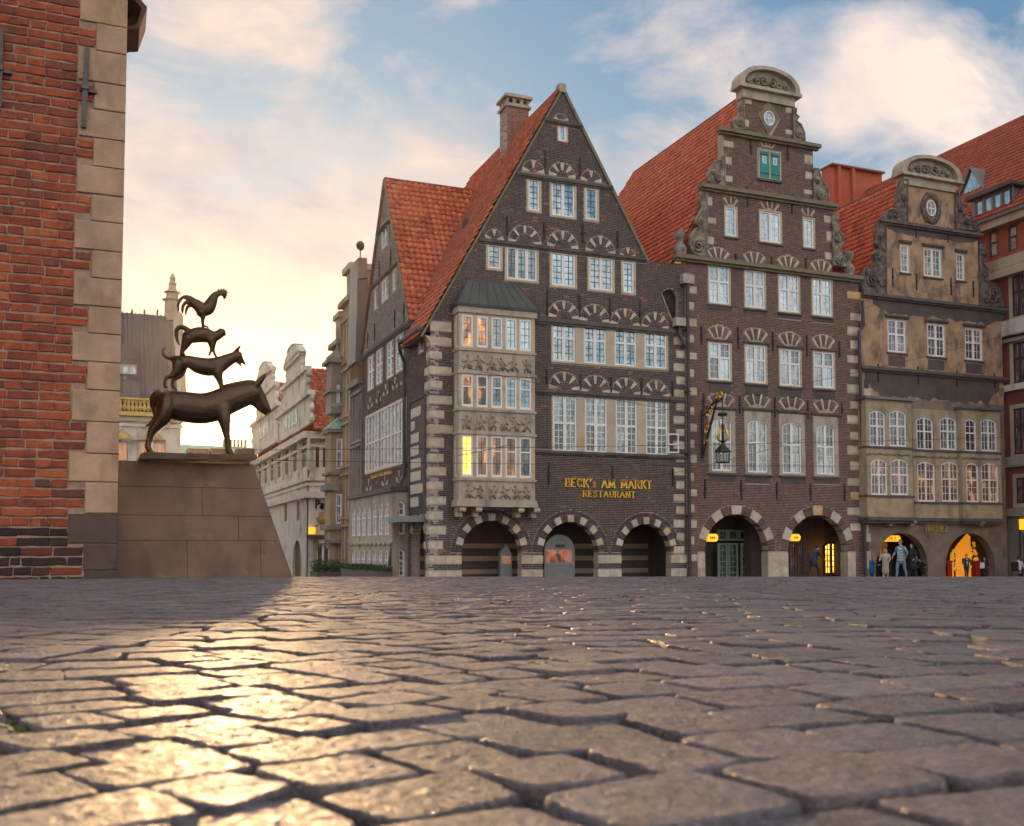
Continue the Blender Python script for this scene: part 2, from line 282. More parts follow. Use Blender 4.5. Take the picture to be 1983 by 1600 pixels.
class MB:
    def __init__(s): s.v, s.f, s.r = [], [], []
    def add(s, vs, fs, r=0.0):
        b = len(s.v); s.v.extend(vs)
        for f in fs: s.f.append([i + b for i in f]); s.r.append(r)
    def box(s, fr, u0, u1, v0, v1, w0, w1, r=0.0):
        p = fr.pt
        s.add([p(u0, v0, w0), p(u1, v0, w0), p(u1, v1, w0), p(u0, v1, w0), p(u0, v0, w1), p(u1, v0, w1), p(u1, v1, w1), p(u0, v1, w1)],
              [(4, 5, 6, 7), (1, 0, 3, 2), (0, 4, 7, 3), (5, 1, 2, 6), (7, 6, 2, 3), (0, 1, 5, 4)], r)
        return s
    def brick(s, fr, u0, u1, v0, v1, w0, w1, r):
        p = fr.pt
        s.add([p(u0, v0, w0), p(u1, v0, w0), p(u1, v1, w0), p(u0, v1, w0), p(u0, v0, w1), p(u1, v0, w1), p(u1, v1, w1), p(u0, v1, w1)],
              [(4, 5, 6, 7), (0, 4, 7, 3), (5, 1, 2, 6), (7, 6, 2, 3), (0, 1, 5, 4)], r)
    def prism(s, fr, poly, w0, w1, r=0.0):
        n = len(poly)
        vs = [fr.pt(u, v, w1) for u, v in poly] + [fr.pt(u, v, w0) for u, v in poly]
        fs = [list(range(n)), list(range(2 * n - 1, n - 1, -1))] + [(i, n + i, n + (i + 1) % n, (i + 1) % n) for i in range(n)]
        s.add(vs, fs, r); return s
    def plate(s, fr, outline, holes, w0, w1, r=0.0):
        loops = [outline] + holes
        tri = tessellate_polygon([[Vector((u, v, 0)) for u, v in lp] for lp in loops])
        flat = [q for lp in loops for q in lp]; n = len(flat)
        vs = [fr.pt(u, v, w1) for u, v in flat] + [fr.pt(u, v, w0) for u, v in flat]
        fs = [tuple(t) for t in tri] + [tuple(n + i for i in reversed(t)) for t in tri]
        b = 0
        for lp in loops:
            m = len(lp)
            for i in range(m): fs.append((b + i, n + b + i, n + b + (i + 1) % m, b + (i + 1) % m))
            b += m
        s.add(vs, fs, r); return s
    def tube(s, pts, rad, n=8, cap=True, r=0.0, flat=1.0):
        pts = [Vector(p) for p in pts]
        if not hasattr(rad, '__len__'): rad = [rad] * len(pts)
        rings = []; nrm = None
        for i, p in enumerate(pts):
            a = pts[max(0, i - 1)]; c = pts[min(len(pts) - 1, i + 1)]
            d = (c - a)
            d = d.normalized() if d.length > 1e-9 else Vector((0, 0, 1))
            if nrm is None:
                nrm = d.cross(Vector((0, 1, 0)))
                if nrm.length < 0.1: nrm = d.cross(Vector((1, 0, 0)))
            nrm = (nrm - d * nrm.dot(d)).normalized(); bi = d.cross(nrm)
            rings.append([p + (nrm * math.cos(2 * math.pi * k / n) + bi * (math.sin(2 * math.pi * k / n) * flat)) * rad[i] for k in range(n)])
        vs = [q for rg in rings for q in rg]; fs = []
        for i in range(len(rings) - 1):
            for k in range(n): fs.append((i * n + k, i * n + (k + 1) % n, (i + 1) * n + (k + 1) % n, (i + 1) * n + k))
        if cap: fs.append(list(range(n - 1, -1, -1))); fs.append([(len(rings) - 1) * n + k for k in range(n)])
        s.add(vs, fs, r); return s
    def lathe(s, c, prof, n=12, r=0.0, axis=(0, 0, 1), ang=None):
        c = Vector(c); az = Vector(axis).normalized(); ax = az.orthogonal().normalized(); ay = az.cross(ax)
        vs = [c + az * z + (ax * math.cos(2 * math.pi * k / n) + ay * math.sin(2 * math.pi * k / n)) * rr for rr, z in prof for k in range(n)]
        fs = [(i * n + k, i * n + (k + 1) % n, (i + 1) * n + (k + 1) % n, (i + 1) * n + k) for i in range(len(prof) - 1) for k in range(n)]
        fs.append(list(range(n - 1, -1, -1))); fs.append([(len(prof) - 1) * n + k for k in range(n)])
        s.add(vs, fs, r); return s
    def ball(s, c, rx, ry=None, rz=None, n=10, m=7, r=0.0):
        ry = ry or rx; rz = rz or rx; c = Vector(c)
        vs = [c + Vector((0, 0, -rz))]
        for j in range(1, m):
            th = -math.pi / 2 + math.pi * j / m
            vs += [c + Vector((rx * math.cos(th) * math.cos(2 * math.pi * k / n), ry * math.cos(th) * math.sin(2 * math.pi * k / n), rz * math.sin(th))) for k in range(n)]
        vs.append(c + Vector((0, 0, rz))); L = len(vs) - 1
        fs = [(0, 1 + (k + 1) % n, 1 + k) for k in range(n)]
        for j in range(m - 2):
            a = 1 + j * n; b = a + n
            fs += [(a + k, a + (k + 1) % n, b + (k + 1) % n, b + k) for k in range(n)]
        a = 1 + (m - 2) * n
        fs += [(a + k, a + (k + 1) % n, L) for k in range(n)]
        s.add(vs, fs, r); return s
    def mesh(s, name, smooth=False):
        me = bpy.data.meshes.new(name); me.from_pydata([tuple(v) for v in s.v], [], s.f)
        if any(s.r):
            at = me.attributes.new('rnd', 'FLOAT', 'FACE'); at.data.foreach_set('value', s.r)
        if smooth: me.polygons.foreach_set('use_smooth', [True] * len(me.polygons))
        me.update(); return me
    def build(s, name, mat, parent=None, smooth=False, kind=None):
        return obj(name, s.mesh(name, smooth), mat, parent, kind)
def obj(name, me, mat, parent=None, kind=None):
    if mat and not me.materials: me.materials.append(MATS[mat] if isinstance(mat, str) else mat)
    o = bpy.data.objects.new(name, me); COL.objects.link(o)
    if parent: adopt(o, parent)
    if kind: o['kind'] = kind
    return o
BASE = {}
def adopt(o, parent):
    o.parent = parent
    if parent.parent is None and parent.name in BASE: o.matrix_parent_inverse = Matrix.Translation(-BASE[parent.name])
def thing(name, label, cat, loc, group=None):
    o = bpy.data.objects.new(name, None); COL.objects.link(o); o.location = loc
    o.empty_display_size = 0.2
    BASE[o.name] = Vector(loc)
    return tag(o, label, cat, group)
def tag(o, label, cat, group=None):
    o['label'] = label; o['category'] = cat
    if group: o['group'] = group
    return o
def struct(o): o['kind'] = 'structure'; return o

def gnd(a):
    """ground height along the view axis: nearly level, then falling away past a low crest"""
    if a < 12.0: return -0.0135 * a
    if a < 16.0:
        k = (a - 12) / 4; return -0.162 - 0.0135 * (a - 12) - 0.0171 * 4 * k * k * 0.5
    return -0.162 - 0.054 - 0.0342 - 0.0306 * (a - 16)
def gz(x, y): return gnd(x * AX.x + y * AX.y)

# scan lines and brickwork -------------------------------------------------
def scan(poly, v):
    xs = []
    n = len(poly)
    for i in range(n):
        (x0, y0), (x1, y1) = poly[i], poly[(i + 1) % n]
        if (y0 <= v) != (y1 <= v): xs.append(x0 + (v - y0) / (y1 - y0) * (x1 - x0))
    xs.sort()
    return [(xs[i], xs[i + 1]) for i in range(0, len(xs) - 1, 2)]
def spans(outline, excl, v0, v1):
    iv = scan(outline, (v0 + v1) / 2)
    for e in excl:
        s = [q for v in (v0 + .004, (v0 + v1) / 2, v1 - .004) for q in scan(e, v)]
        if not s: continue
        a, b = min(q[0] for q in s), max(q[1] for q in s)
        nv = []
        for p, q in iv:
            if b <= p or a >= q: nv.append((p, q)); continue
            if a > p: nv.append((p, a))
            if b < q: nv.append((b, q))
        iv = nv
    return [q for q in iv if q[1] - q[0] > .035]
def brickwork(mb, fr, outline, excl, course=.080, L=.26, j=.017, w0=-.02, w1=.0, seed=1):
    rg = random.Random(seed)
    vlo = min(q[1] for q in outline); vhi = max(q[1] for q in outline); ulo = min(q[0] for q in outline)
    i = 0; v = vlo
    while v < vhi:
        v1 = v + course - j
        for a, b in spans(outline, excl, v, v1):
            per = L * 1.5
            off = ((i % 2) * .375 + (i % 4 // 2) * .07) * L * 2
            u = ulo - off - per; k = 0
            u += per * max(0, math.floor((a - u) / per))
            while u < b:
                w = L if k % 2 == 0 else L * .5
                p, q = max(a + j * .5, u), min(b - j * .5, u + w - j)
                if q - p > .03: mb.brick(fr, p, q, v, v1, w0, w1 + rg.uniform(-.003, .003), rg.random())
                u += w; k += 1
        v += course; i += 1
def rect(u0, u1, v0, v1): return [(u0, v0), (u1, v0), (u1, v1), (u0, v1)]
def disc(uc, vc, r, a0=0.0, a1=math.pi, n=16): return [(uc + r * math.cos(a0 + (a1 - a0) * k / n), vc + r * math.sin(a0 + (a1 - a0) * k / n)) for k in range(n + 1)]
def archpoly(u0, u1, vb, vs, n=16):
    r = (u1 - u0) / 2; uc = (u0 + u1) / 2
    return [(u0, vb), (u1, vb)] + disc(uc, vs, r, 0, math.pi, n)
def wedge(mb, fr, uc, vc, r0, r1, a0, a1, w0, w1, r=0.0, n=2):
    pts = [(uc + r0 * math.cos(a1 + (a0 - a1) * k / n), vc + r0 * math.sin(a1 + (a0 - a1) * k / n)) for k in range(n + 1)]
    pts += [(uc + r1 * math.cos(a0 + (a1 - a0) * k / n), vc + r1 * math.sin(a0 + (a1 - a0) * k / n)) for k in range(n + 1)]
    mb.prism(fr, pts, w0, w1, r)

# windows -------------------------------------------------------------------
def arc_top(u0, u1, vT, rise, n=8):
    return [(u1 + (u0 - u1) * k / n, vT - rise + rise * math.sin(math.pi * k / n) ** .8 if 0 < k < n else vT - rise) for k in range(n + 1)]
def window(fr, parent, L, Rr, T, B, cas=2, grid=(2, 3), transom=None, gl='glass_sky', rise=0.0, fw=.075, sur=.05, surm='sandstone',
           rec=.03, mull=.05, bar='lead', barw=.014, sill=None, meters=False, frame='white_paint', name='window', sash=.05):
    if meters: u0, u1, v1, v0 = L, Rr, T, B
    else:
        mx, my = (L + Rr) / 2, (T + B) / 2
        u0, u1 = fr.px(L, my)[0], fr.px(Rr, my)[0]; v1, v0 = fr.px(mx, T)[1], fr.px(mx, B)[1]
        if u0 > u1: u0, u1 = u1, u0
    outer = [(u0, v0), (u1, v0)] + (arc_top(u0, u1, v1, rise) if rise else [(u1, v1), (u0, v1)])
    W = (u1 - u0 - 2 * fw * .5 - (cas - 1) * mull) / cas
    lights = []
    rows = [(v0 + fw, v1 - fw)] if transom is None else [(v0 + fw, v0 + (v1 - v0) * transom - sash), (v0 + (v1 - v0) * transom + sash, v1 - fw)]
    for c in range(cas):
        a = u0 + fw * .5 + c * (W + mull); b = a + W
        for ri, (p, q) in enumerate(rows):
            l0, l1 = a + sash, b - sash
            if rise and ri == len(rows) - 1:
                def top(u):
                    k = (u1 - u) / (u1 - u0); return v1 - rise + rise * math.sin(math.pi * k) ** .8 - fw
                lights.append((l0, l1, p, q, [(l0, p), (l1, p)] + [(l1 + (l0 - l1) * k / 4, top(l1 + (l0 - l1) * k / 4)) for k in range(5)]))
            else: lights.append((l0, l1, p, q, rect(l0, l1, p, q)))
    mb = MB().plate(fr, outer, [l[4] for l in lights], -rec - .08, -rec)
    wo = mb.build(name, frame, parent)
    bars = MB()
    for l0, l1, p, q, poly in lights:
        MB().prism(fr, poly, -rec - .07, -rec - .05).build('pane', gl if isinstance(gl, str) else random.choice(gl), wo)
        h = q - p; nr = max(1, round(h / ((v1 - v0) / max(1, grid[1])))) if len(rows) > 1 else grid[1]
        for k in range(1, grid[0]):
            uu = l0 + (l1 - l0) * k / grid[0]; bars.box(fr, uu - barw, uu + barw, p, q - (rise * .1 if rise else 0), -rec - .052, -rec - .03)
        for k in range(1, nr):
            vv = p + h * k / nr; bars.box(fr, l0, l1, vv - barw, vv + barw, -rec - .053, -rec - .032)
    if bars.v: bars.build('glazing_bars', bar, wo, False, 'stuff')
    if sur:
        so = [(u0 - sur, v0 - sur), (u1 + sur, v0 - sur)] + (arc_top(u0 - sur, u1 + sur, v1 + sur, rise) if rise else [(u1 + sur, v1 + sur), (u0 - sur, v1 + sur)])
        MB().plate(fr, so, [outer], -rec - .08, .012).build('surround', surm, wo)
    if sill: MB().box(fr, u0 - .1, u1 + .1, v0 - sur - .08, v0 - sur, -.05, .08).build('sill', sill, wo)
    g = sur
    return [(u0 - g, v0 - g), (u1 + g, v0 - g)] + (arc_top(u0 - g, u1 + g, v1 + g, rise) if rise else [(u1 + g, v1 + g), (u0 - g, v1 + g)])

def fan(fr, parent, bm_, cx, cy, r1, r0, stones, between, a0=math.pi, a1=0.0, stone='fan_stone', seed=0):
    """relieving arch: light stones with brick soldiers between"""
    uc, vc = fr.px(cx, cy); s = fr.mpp(cx, cy); r1 *= s; r0 *= s
    rg = random.Random(seed + int(cx))
    tot = stones * 1.6 + (stones - 1) * between if stones > 1 else 1.6 + 2 * between
    seq = []
    for k in range(stones):
        seq.append(('s', 1.6))
        if k < stones - 1: seq += [('b', 1.0)] * between
    tot = sum(q[1] for q in seq); a = a0
    for typ, w in seq:
        da = (a1 - a0) * w / tot; b = a + da; gap = .012 / ((r0 + r1) / 2)
        lo, hi = (b + gap, a - gap)
        if typ == 's':
            m = MB(); wedge(m, fr, uc, vc, r0, r1, lo, hi, -.02, .012); m.build('voussoir', stone, parent)
        else: wedge(bm_, fr, uc, vc, r0, r1 * .97, lo, hi, -.02, .004, rg.random())
        a = b
    if a0 < math.pi * .95:
        return disc(uc, vc, r1 * 1.01, a1, a0, 10) + disc(uc, vc, r0, a0, a1, 10), None
    return disc(uc, vc, r1 * 1.01, 0, math.pi, 14), disc(uc, vc, r0 * .97, 0, math.pi, 12)
def ledge(fr, parent, x0, y0, x1, y1, h=6, proj=.14, mat='ledge', name='ledge', ends=0.0):
    u0, va = fr.px(x0, y0); u1, vb = fr.px(x1, y1); v = (va + vb) / 2; s = fr.mpp((x0 + x1) / 2, (y0 + y1) / 2) * h
    m = MB(); m.box(fr, u0 - ends, u1 + ends, v - s * .45, v + s * .5, -.05, proj); m.box(fr, u0 - ends * .5, u1 + ends * .5, v - s, v - s * .45, -.05, proj * .55)
    m.build(name, mat, parent)
    return rect(u0 - .01, u1 + .01, v - s, v + s * .5)
def anchor(fr, parent, x, y0, y1, w=.035):
    u, v1 = fr.px(x, y0); v0 = fr.px(x, y1)[1]
    m = MB(); m.box(fr, u - w, u + w, v0, v1, 0, .05); m.box(fr, u - w * 1.6, u + w * 1.6, (v0 + v1) / 2 - .05, (v0 + v1) / 2 + .05, 0, .07)
    m.build('wall_anchor', 'iron', parent)

# roofs -----------------------------------------------------------------------
def tile_mesh(w, h, t=.075):
    """one pantile lying in its own plane: x across, y up the slope, z out"""
    m = MB(); n = 5; prof = [(k / n, [.1, .55, 1.0, .9, .35, .0][k]) for k in range(n + 1)]
    vs = []
    for y, lift in ((0, .078), (h * 1.12, 0)):
        vs += [Vector((x * w * 1.03, y, z * t + lift)) for x, z in prof]
    vs += [Vector((x * w * 1.03, 0, z * t - .01)) for x, z in prof]
    k = n + 1
    m.add(vs, [(i, i + 1, k + i + 1, k + i) for i in range(n)] + [(2 * k + i, 2 * k + i + 1, i + 1, i) for i in range(n)])
    return m
def tiles(parent, O, U, V, nu, nv, w, h, keep=None, mat='tile', first=0, seed=3, name='roof_tile'):
    O, U, V = Vector(O), Vector(U).normalized(), Vector(V).normalized(); N = U.cross(V)
    if N.z < 0: N = -N
    rg = random.Random(seed); base = tile_mesh(w, h)
    tm = None; big = MB(); cand = []
    for j in range(nv):
        for i in range(nu):
            p = O + U * (i * w) + V * (j * h)
            c = p + U * w * .5 + V * h * .5
            if keep and not keep(c): continue
            cand.append((p, (c - EYEV).length))
    near = set()
    if first: near = set(id(q[0]) for q in sorted(cand, key=lambda q: q[1])[:first])
    mtx = Matrix((U, V, N)).transposed()
    for p, d in cand:
        jit = N * rg.uniform(-.006, .006) + V * rg.uniform(-.012, .012)
        if id(p) in near:
            if tm is None: tm = base.mesh(name, True); tm.materials.append(MATS[mat])
            o = bpy.data.objects.new(name, tm); COL.objects.link(o); o.parent = parent
            root = parent
            if parent.parent is None and parent.name in BASE: o.matrix_parent_inverse = Matrix.Translation(-BASE[parent.name])
            mw = mtx.to_4x4(); mw.translation = p + jit; o.matrix_basis = mw
        else:
            big.add([p + jit + mtx @ q for q in base.v], base.f, rg.random())
    if big.v: big.build('roof_tiles', mat, parent, True, 'stuff')
def slab(parent, pts, name, mat, t=.08):
    pts = [Vector(p) for p in pts]; n = (pts[1] - pts[0]).cross(pts[2] - pts[0]).normalized()
    if n.z > 0: n = -n
    m = MB(); k = len(pts)
    m.add(pts + [p + n * t for p in pts], [list(range(k)), list(range(2 * k - 1, k - 1, -1))] + [(i, (i + 1) % k, k + (i + 1) % k, k + i) for i in range(k)])
    return m.build(name, mat, parent)

# lettering -----------------------------------------------------------------
GL = {
 'A': [[(0, 0), (.36, 1), (.72, 0)], [(.14, .36), (.58, .36)]],
 'B': [[(0.06, 0), (.06, 1)], [(.06, 1), (.38, 1), (.54, .86), (.54, .66), (.38, .53), (.06, .53)], [(.38, .53), (.6, .4), (.6, .14), (.4, 0), (.06, 0)]],
 'C': [[(.66, .78), (.5, .97), (.28, 1), (.08, .8), (.02, .5), (.08, .2), (.28, 0), (.5, .03), (.66, .22)]],
 'E': [[(.06, 0), (.06, 1)], [(.06, 1), (.56, 1)], [(.06, .52), (.44, .52)], [(.06, 0), (.6, 0)]],
 'H': [[(.06, 0), (.06, 1)], [(.66, 0), (.66, 1)], [(.06, .52), (.66, .52)]],
 'K': [[(.06, 0), (.06, 1)], [(.64, 1), (.08, .45)], [(.26, .6), (.7, 0)]],
 'M': [[(.06, 0), (.08, 1)], [(.08, 1), (.44, .08), (.8, 1)], [(.8, 1), (.84, 0)]],
 'N': [[(.06, 0), (.06, 1)], [(.06, 1), (.66, 0)], [(.66, 0), (.66, 1)]],
 'P': [[(.06, 0), (.06, 1)], [(.06, 1), (.4, 1), (.58, .86), (.58, .64), (.4, .5), (.06, .5)]],
 'R': [[(.06, 0), (.06, 1)], [(.06, 1), (.4, 1), (.56, .86), (.56, .66), (.4, .53), (.06, .53)], [(.3, .53), (.68, 0)]],
 'S': [[(.54, .8), (.42, .97), (.2, 1), (.05, .84), (.08, .66), (.28, .54), (.5, .4), (.56, .2), (.42, .03), (.18, 0), (.02, .2)]],
 'T': [[(.34, 0), (.34, 1)], [(0, 1), (.68, 1)]],
 'U': [[(.06, 1), (.06, .3), (.18, .04), (.36, 0), (.54, .04), (.64, .3), (.64, 1)]],
 'Z': [[(.04, 1), (.6, 1), (.04, 0), (.64, 0)]],
 'a': [[(.08, .55), (.25, .64), (.42, .52), (.42, 0)], [(.42, .3), (.2, .34), (.06, .18), (.16, .02), (.42, .1)]],
 's': [[(.4, .54), (.24, .66), (.08, .54), (.12, .4), (.36, .26), (.4, .1), (.22, 0), (.04, .12)]],
 "'": [[(.1, 1), (.06, .74)]],
}
WD = {'A': .78, 'M': .95, "'": .2, 'a': .52, 's': .48, 'S': .62, 'T': .72, 'B': .66, 'E': .66, 'P': .62}
def lettering(fr, parent, text, x0, x1, yb, h, mat, wt_=.13, depth=.05, w0=.02, serif=True, yb2=None, upright=True):
    """raised letters; px: left, right, baseline (both ends averaged), height"""
    u0, va = fr.px(x0, yb); u1, vb = fr.px(x1, yb2 if yb2 is not None else yb); vbase = (va + vb) / 2
    H = fr.mpp((x0 + x1) / 2, yb) * h
    adv = [(.5 if ch == ' ' else WD.get(ch, .72)) + .2 for ch in text]
    k = (u1 - u0) / (sum(adv) - .2); u = u0
    for ch, ad in zip(text, adv):
        if ch in GL:
            m = MB(); sx_, sz_ = k, H
            th = wt_ * H
            for line in GL[ch]:
                for (a, b), (c, d) in zip(line, line[1:]):
                    p, q = Vector((u + a * sx_, vbase + b * sz_)), Vector((u + c * sx_, vbase + d * sz_))
                    dr = (q - p).normalized(); nr = Vector((-dr.y, dr.x))
                    t_ = th * (.55 + .45 * abs(dr.y)); e = dr * t_ * .25
                    m.prism(fr, [tuple(p - nr * t_ / 2 - e), tuple(q - nr * t_ / 2 + e), tuple(q + nr * t_ / 2 + e), tuple(p + nr * t_ / 2 - e)], w0, w0 + depth)
                if serif and len(line) == 2 and abs(line[0][0] - line[1][0]) < .1:
                    for a, b in line:
                        if b in (0, 1): m.box(fr, u + a * sx_ - th, u + a * sx_ + th, vbase + b * sz_ - th * .25, vbase + b * sz_ + th * .25, w0, w0 + depth * .98)
            m.build('letter', mat, parent)
        u += ad * k

# ================================================================== ground
m = bpy.data.materials.new('cobble'); m.use_nodes = True; t = NT(m.node_tree); t.n.clear()
geo = t.new('ShaderNodeNewGeometry'); pos = geo.outputs['Position']
at = t.new('ShaderNodeAttribute', attribute_name='rnd'); oi = t.new('ShaderNodeObjectInfo')
fr_ = t.math('FRACT', t.math('ADD', at.outputs['Fac'], oi.outputs['Random']))
c0 = t.ramp(fr_, [(0, (.095, .085, .092)), (.2, (.175, .143, .145)), (.4, (.13, .124, .138)), (.6, (.22, .18, .178)), (.75, (.155, .12, .118)), (.9, (.11, .104, .114)), (1, (.20, .158, .15))])
c1 = t.mix(1.0, c0, t.ramp(t.noise(pos, 30, 7, .7), [(.3, .45), (.7, 1.55)]), 'MULTIPLY')
c1 = t.mix(t.ramp(t.noise(pos, 85, 5, .7), [(.54, 0.0), (.66, .6)]), c1, c4((.05, .043, .043)))
c1 = t.mix(t.ramp(t.noise(pos, 110, 5, .7), [(.56, 0.0), (.66, .65)]), c1, c4((.42, .36, .33)))
c1 = t.mix(t.ramp(t.noise(pos, 2.2, 4, .6), [(.45, 0.0), (.7, .45)]), c1, c4((.085, .07, .065)))
b = t.new('ShaderNodeBsdfPrincipled'); t.l.new(c1, b.inputs['Base Color'])
t.l.new(t.ramp(t.noise(pos, 70, 6, .75), [(.32, .30), (.68, .72)]), b.inputs['Roughness']); b.inputs['Specular IOR Level'].default_value = .6
hh = t.math('ADD', t.math('MULTIPLY', t.noise(pos, 75, 5, .7), 1.0), t.math('MULTIPLY', t.noise(pos, 200, 3, .7), .5))
bp = t.new('ShaderNodeBump'); bp.inputs['Strength'].default_value = 1.0; bp.inputs['Distance'].default_value = .012
t.l.new(hh, bp.inputs['Height']); t.l.new(bp.outputs[0], b.inputs['Normal'])
o = t.new('ShaderNodeOutputMaterial'); t.l.new(b.outputs[0], o.inputs[0]); MATS['cobble'] = m
M('joint_soil', [(0.012, .010, .008), (0.03, .024, .02)], 0.95, 40, .6, 120)
M('street', [(0.11, .092, .082), (0.17, .14, .125)], 0.7, 3, .4, 30)

def pave_pt(s, a): return Vector((AX.x * a + RT.x * s, AX.y * a + RT.y * s, 0))
# base sheet with the square's gentle fall, out past the farthest house
mb = MB(); rows = [-200, -60, -20, -8, -3, 0, 3, 6, 9, 12, 13, 14, 15, 16, 20, 30, 45, 60, 90, 140, 220, 300]
cols_ = [-300, -100, -30, -8, 0, 8, 30, 100, 300]
for a in rows:
    for s in cols_:
        p = pave_pt(s, a); p.z = gnd(a) - .022 if a < 150 else gnd(150) - .022; mb.v.append(p)
nc = len(cols_)
for i in range(len(rows) - 1):
    for k in range(nc - 1): mb.f.append([i * nc + k, i * nc + k + 1, (i + 1) * nc + k + 1, (i + 1) * nc + k]); mb.r.append(0)
ground = struct(mb.build('ground', 'joint_soil', None, True))

A_, W_ = .60, 4.2
def wave(s): return A_ * math.sin(2 * math.pi * (s + .05) / W_) + .07 * math.sin(2 * math.pi * (s + .3) / 1.43 + .6)
def dwave(s): return (wave(s + .01) - wave(s - .01)) / .02
def stone(mb, quad, z, rg, fine, ultra=False):
    """a worn sett: rounded outline, rolled edge, slightly domed and tilted top"""
    c = sum((q for q in quad), Vector((0, 0))) / 4
    out = []; seg = (14 if ultra else 6) if fine else 3; last_j = 0.0
    for i in range(4):
        p, q = quad[i], quad[(i + 1) % 4]
        for k in range(seg):
            f = k / seg; pt = p.lerp(q, f)
            e = min(f, 1 - f)
            d = (pt - c)
            if k == 0: pt = c + d * rg.uniform(.92, .985)
            else:
                last_j = rg.uniform(-.026, .022) if not ultra else last_j * .6 + rg.uniform(-.016, .014)
                pt = c + d * (1 + .035 * math.sin(math.pi * f) + last_j)
            out.append(pt)
    n = len(out)
    tx, ty = rg.uniform(-.018, .018), rg.uniform(-.018, .018); dz = rg.uniform(-.0035, .0035)
    def P(pt, zz):
        w = pave_pt(pt.x, pt.y)
        return Vector((w.x, w.y, z(pt.y) + dz + zz + (pt.x - c.x) * tx + (pt.y - c.y) * ty))
    rings = [(1.02, -.05), (1.0, -.009), (.985, -.002), (.95, 0.0)] if not fine else [(1.02, -.05), (1.005, -.013), (.992, -.005), (.972, -.001), (.93, .0), (.62, .0), (.3, .0005)]
    if ultra: rings = [(1.02, -.05), (1.008, -.02), (1.0, -.011), (.99, -.005), (.976, -.0015), (.955, -.0002)] + [(.955 - .9 * k / 12, 0.0) for k in range(1, 13)]
    vs = []
    for sc, zz in rings:
        for pt in out:
            q = c + (pt - c) * sc
            if fine:
                nz = noise.noise(Vector((q.x * 17, q.y * 17, dz * 900))) * .0018 + noise.noise(Vector((q.x * 60, q.y * 60, 3))) * .0014
                if ultra: nz = nz * .6 + noise.noise(Vector((q.x * 62, q.y * 62, 7))) * .0009 + noise.noise(Vector((q.x * 125, q.y * 125, 9))) * .0008
                vs.append(P(q, zz + nz * (1 if sc < 1.001 else 0)))
            else: vs.append(P(q, zz + (rg.uniform(-.0015, .0015) if sc < 1 else 0)))
    vs.append(P(c, .0015)); L = len(vs) - 1; fs = []
    for r_ in range(len(rings) - 1):
        for k in range(n): fs.append((r_ * n + k, r_ * n + (k + 1) % n, (r_ + 1) * n + (k + 1) % n, (r_ + 1) * n + k))
    last = (len(rings) - 1) * n
    fs += [(last + k, last + (k + 1) % n, L) for k in range(n)]
    mb.add(vs, fs, rg.random())
rg = random.Random(21); setts = []
DV = .178
amax = 17.5
for row in range(-3, int((amax + 1) / DV)):
    base = row * DV + .05
    lim = .62 * max(0.8, base + .8) + .5
    s = -lim - rg.uniform(0, .2)
    while s < lim:
        ph = math.atan(dwave(s)); ln = rg.uniform(.82, 1.42) * DV * math.cos(ph) * math.cos(ph)
        s1 = s + ln; ph1 = math.atan(dwave(s1))
        def low(x): return Vector((x, base + wave(x)))
        def upp(x, ph_): return Vector((x - DV * math.cos(ph_) * math.sin(ph_), base + wave(x) + DV * math.cos(ph_) ** 2))
        quad = [low(s), low(s1), upp(s1, ph1), upp(s, ph)]
        c = sum(quad, Vector((0, 0))) / 4
        gap = rg.uniform(.009, .015)
        q2 = []
        for q in quad:
            d = q - c; q2.append(c + d * (1 - gap / max(.05, d.length)) + Vector((rg.uniform(-.012, .012), rg.uniform(-.012, .012))))
        a = c.y
        if .35 < a < amax and abs(c.x) < .56 * a + .55: setts.append((a, abs(c.x) < .52 * a + .08 and a > .5, q2))
        s = s1
setts.sort(key=lambda q: q[0])
rest = MB(); cnt = 0
for a, vis, quad in setts:
    if vis and cnt < 300:
        mb = MB(); stone(mb, quad, gnd, rg, True, cnt < 130); mb.r = [0.0] * len(mb.r)
        mb.build('cobblestone', 'cobble', ground, True); cnt += 1
    else: stone(rest, quad, gnd, rg, False)
rest.build('cobblestones', 'cobble', ground, True, 'stuff')
# beyond the crest the setts are too small to tell apart
mb = MB(); rr = [17.2, 22, 30, 45, 60, 90, 130]
for a in rr:
    for s in (-120, -40, -12, 0, 12, 40, 120): p = pave_pt(s, a); p.z = gnd(a) - .002; mb.v.append(p)
for i in range(len(rr) - 1):
    for k in range(6): mb.f.append([i * 7 + k, i * 7 + k + 1, (i + 1) * 7 + k + 1, (i + 1) * 7 + k]); mb.r.append(0)
struct(mb.build('street', 'street', None, True))
# moss in a few joints
rg = random.Random(5)
def moss(px, py, n, spread):
    for k in range(n):
        x_, y_ = px + rg.gauss(0, spread), py + rg.gauss(0, spread * .22)
        d = ray(x_, y_); tt = (gnd(3) - .02 - EYE) / d.z
        for _ in range(8):
            p = EYEV + d * tt; tt *= (gz(p.x, p.y) - .003 - EYE) / (p.z - EYE)
        p = EYEV + d * tt; r_ = rg.uniform(.004, .009) * min(1.8, max(.7, tt / 2.5))
        MS.ball(p, r_, r_ * 1.1, r_ * .7, 6, 4)
MS = MB()
for px, py, n, sp in ((60, 1410, 70, 34), (515, 1291, 26, 9), (845, 1275, 22, 10), (1045, 1288, 16, 12), (1500, 1131, 20, 16), (1220, 1160, 14, 16), (1440, 1128, 14, 20), (980, 1172, 14, 14), (860, 1170, 10, 10), (15, 1480, 30, 14), (1290, 1128, 12, 14)):
    moss(px, py, n, sp)
mo = MS.build('moss', 'moss', None, True, 'stuff'); tag(mo, 'small green moss tufts growing in the joints between the cobblestones', 'moss')

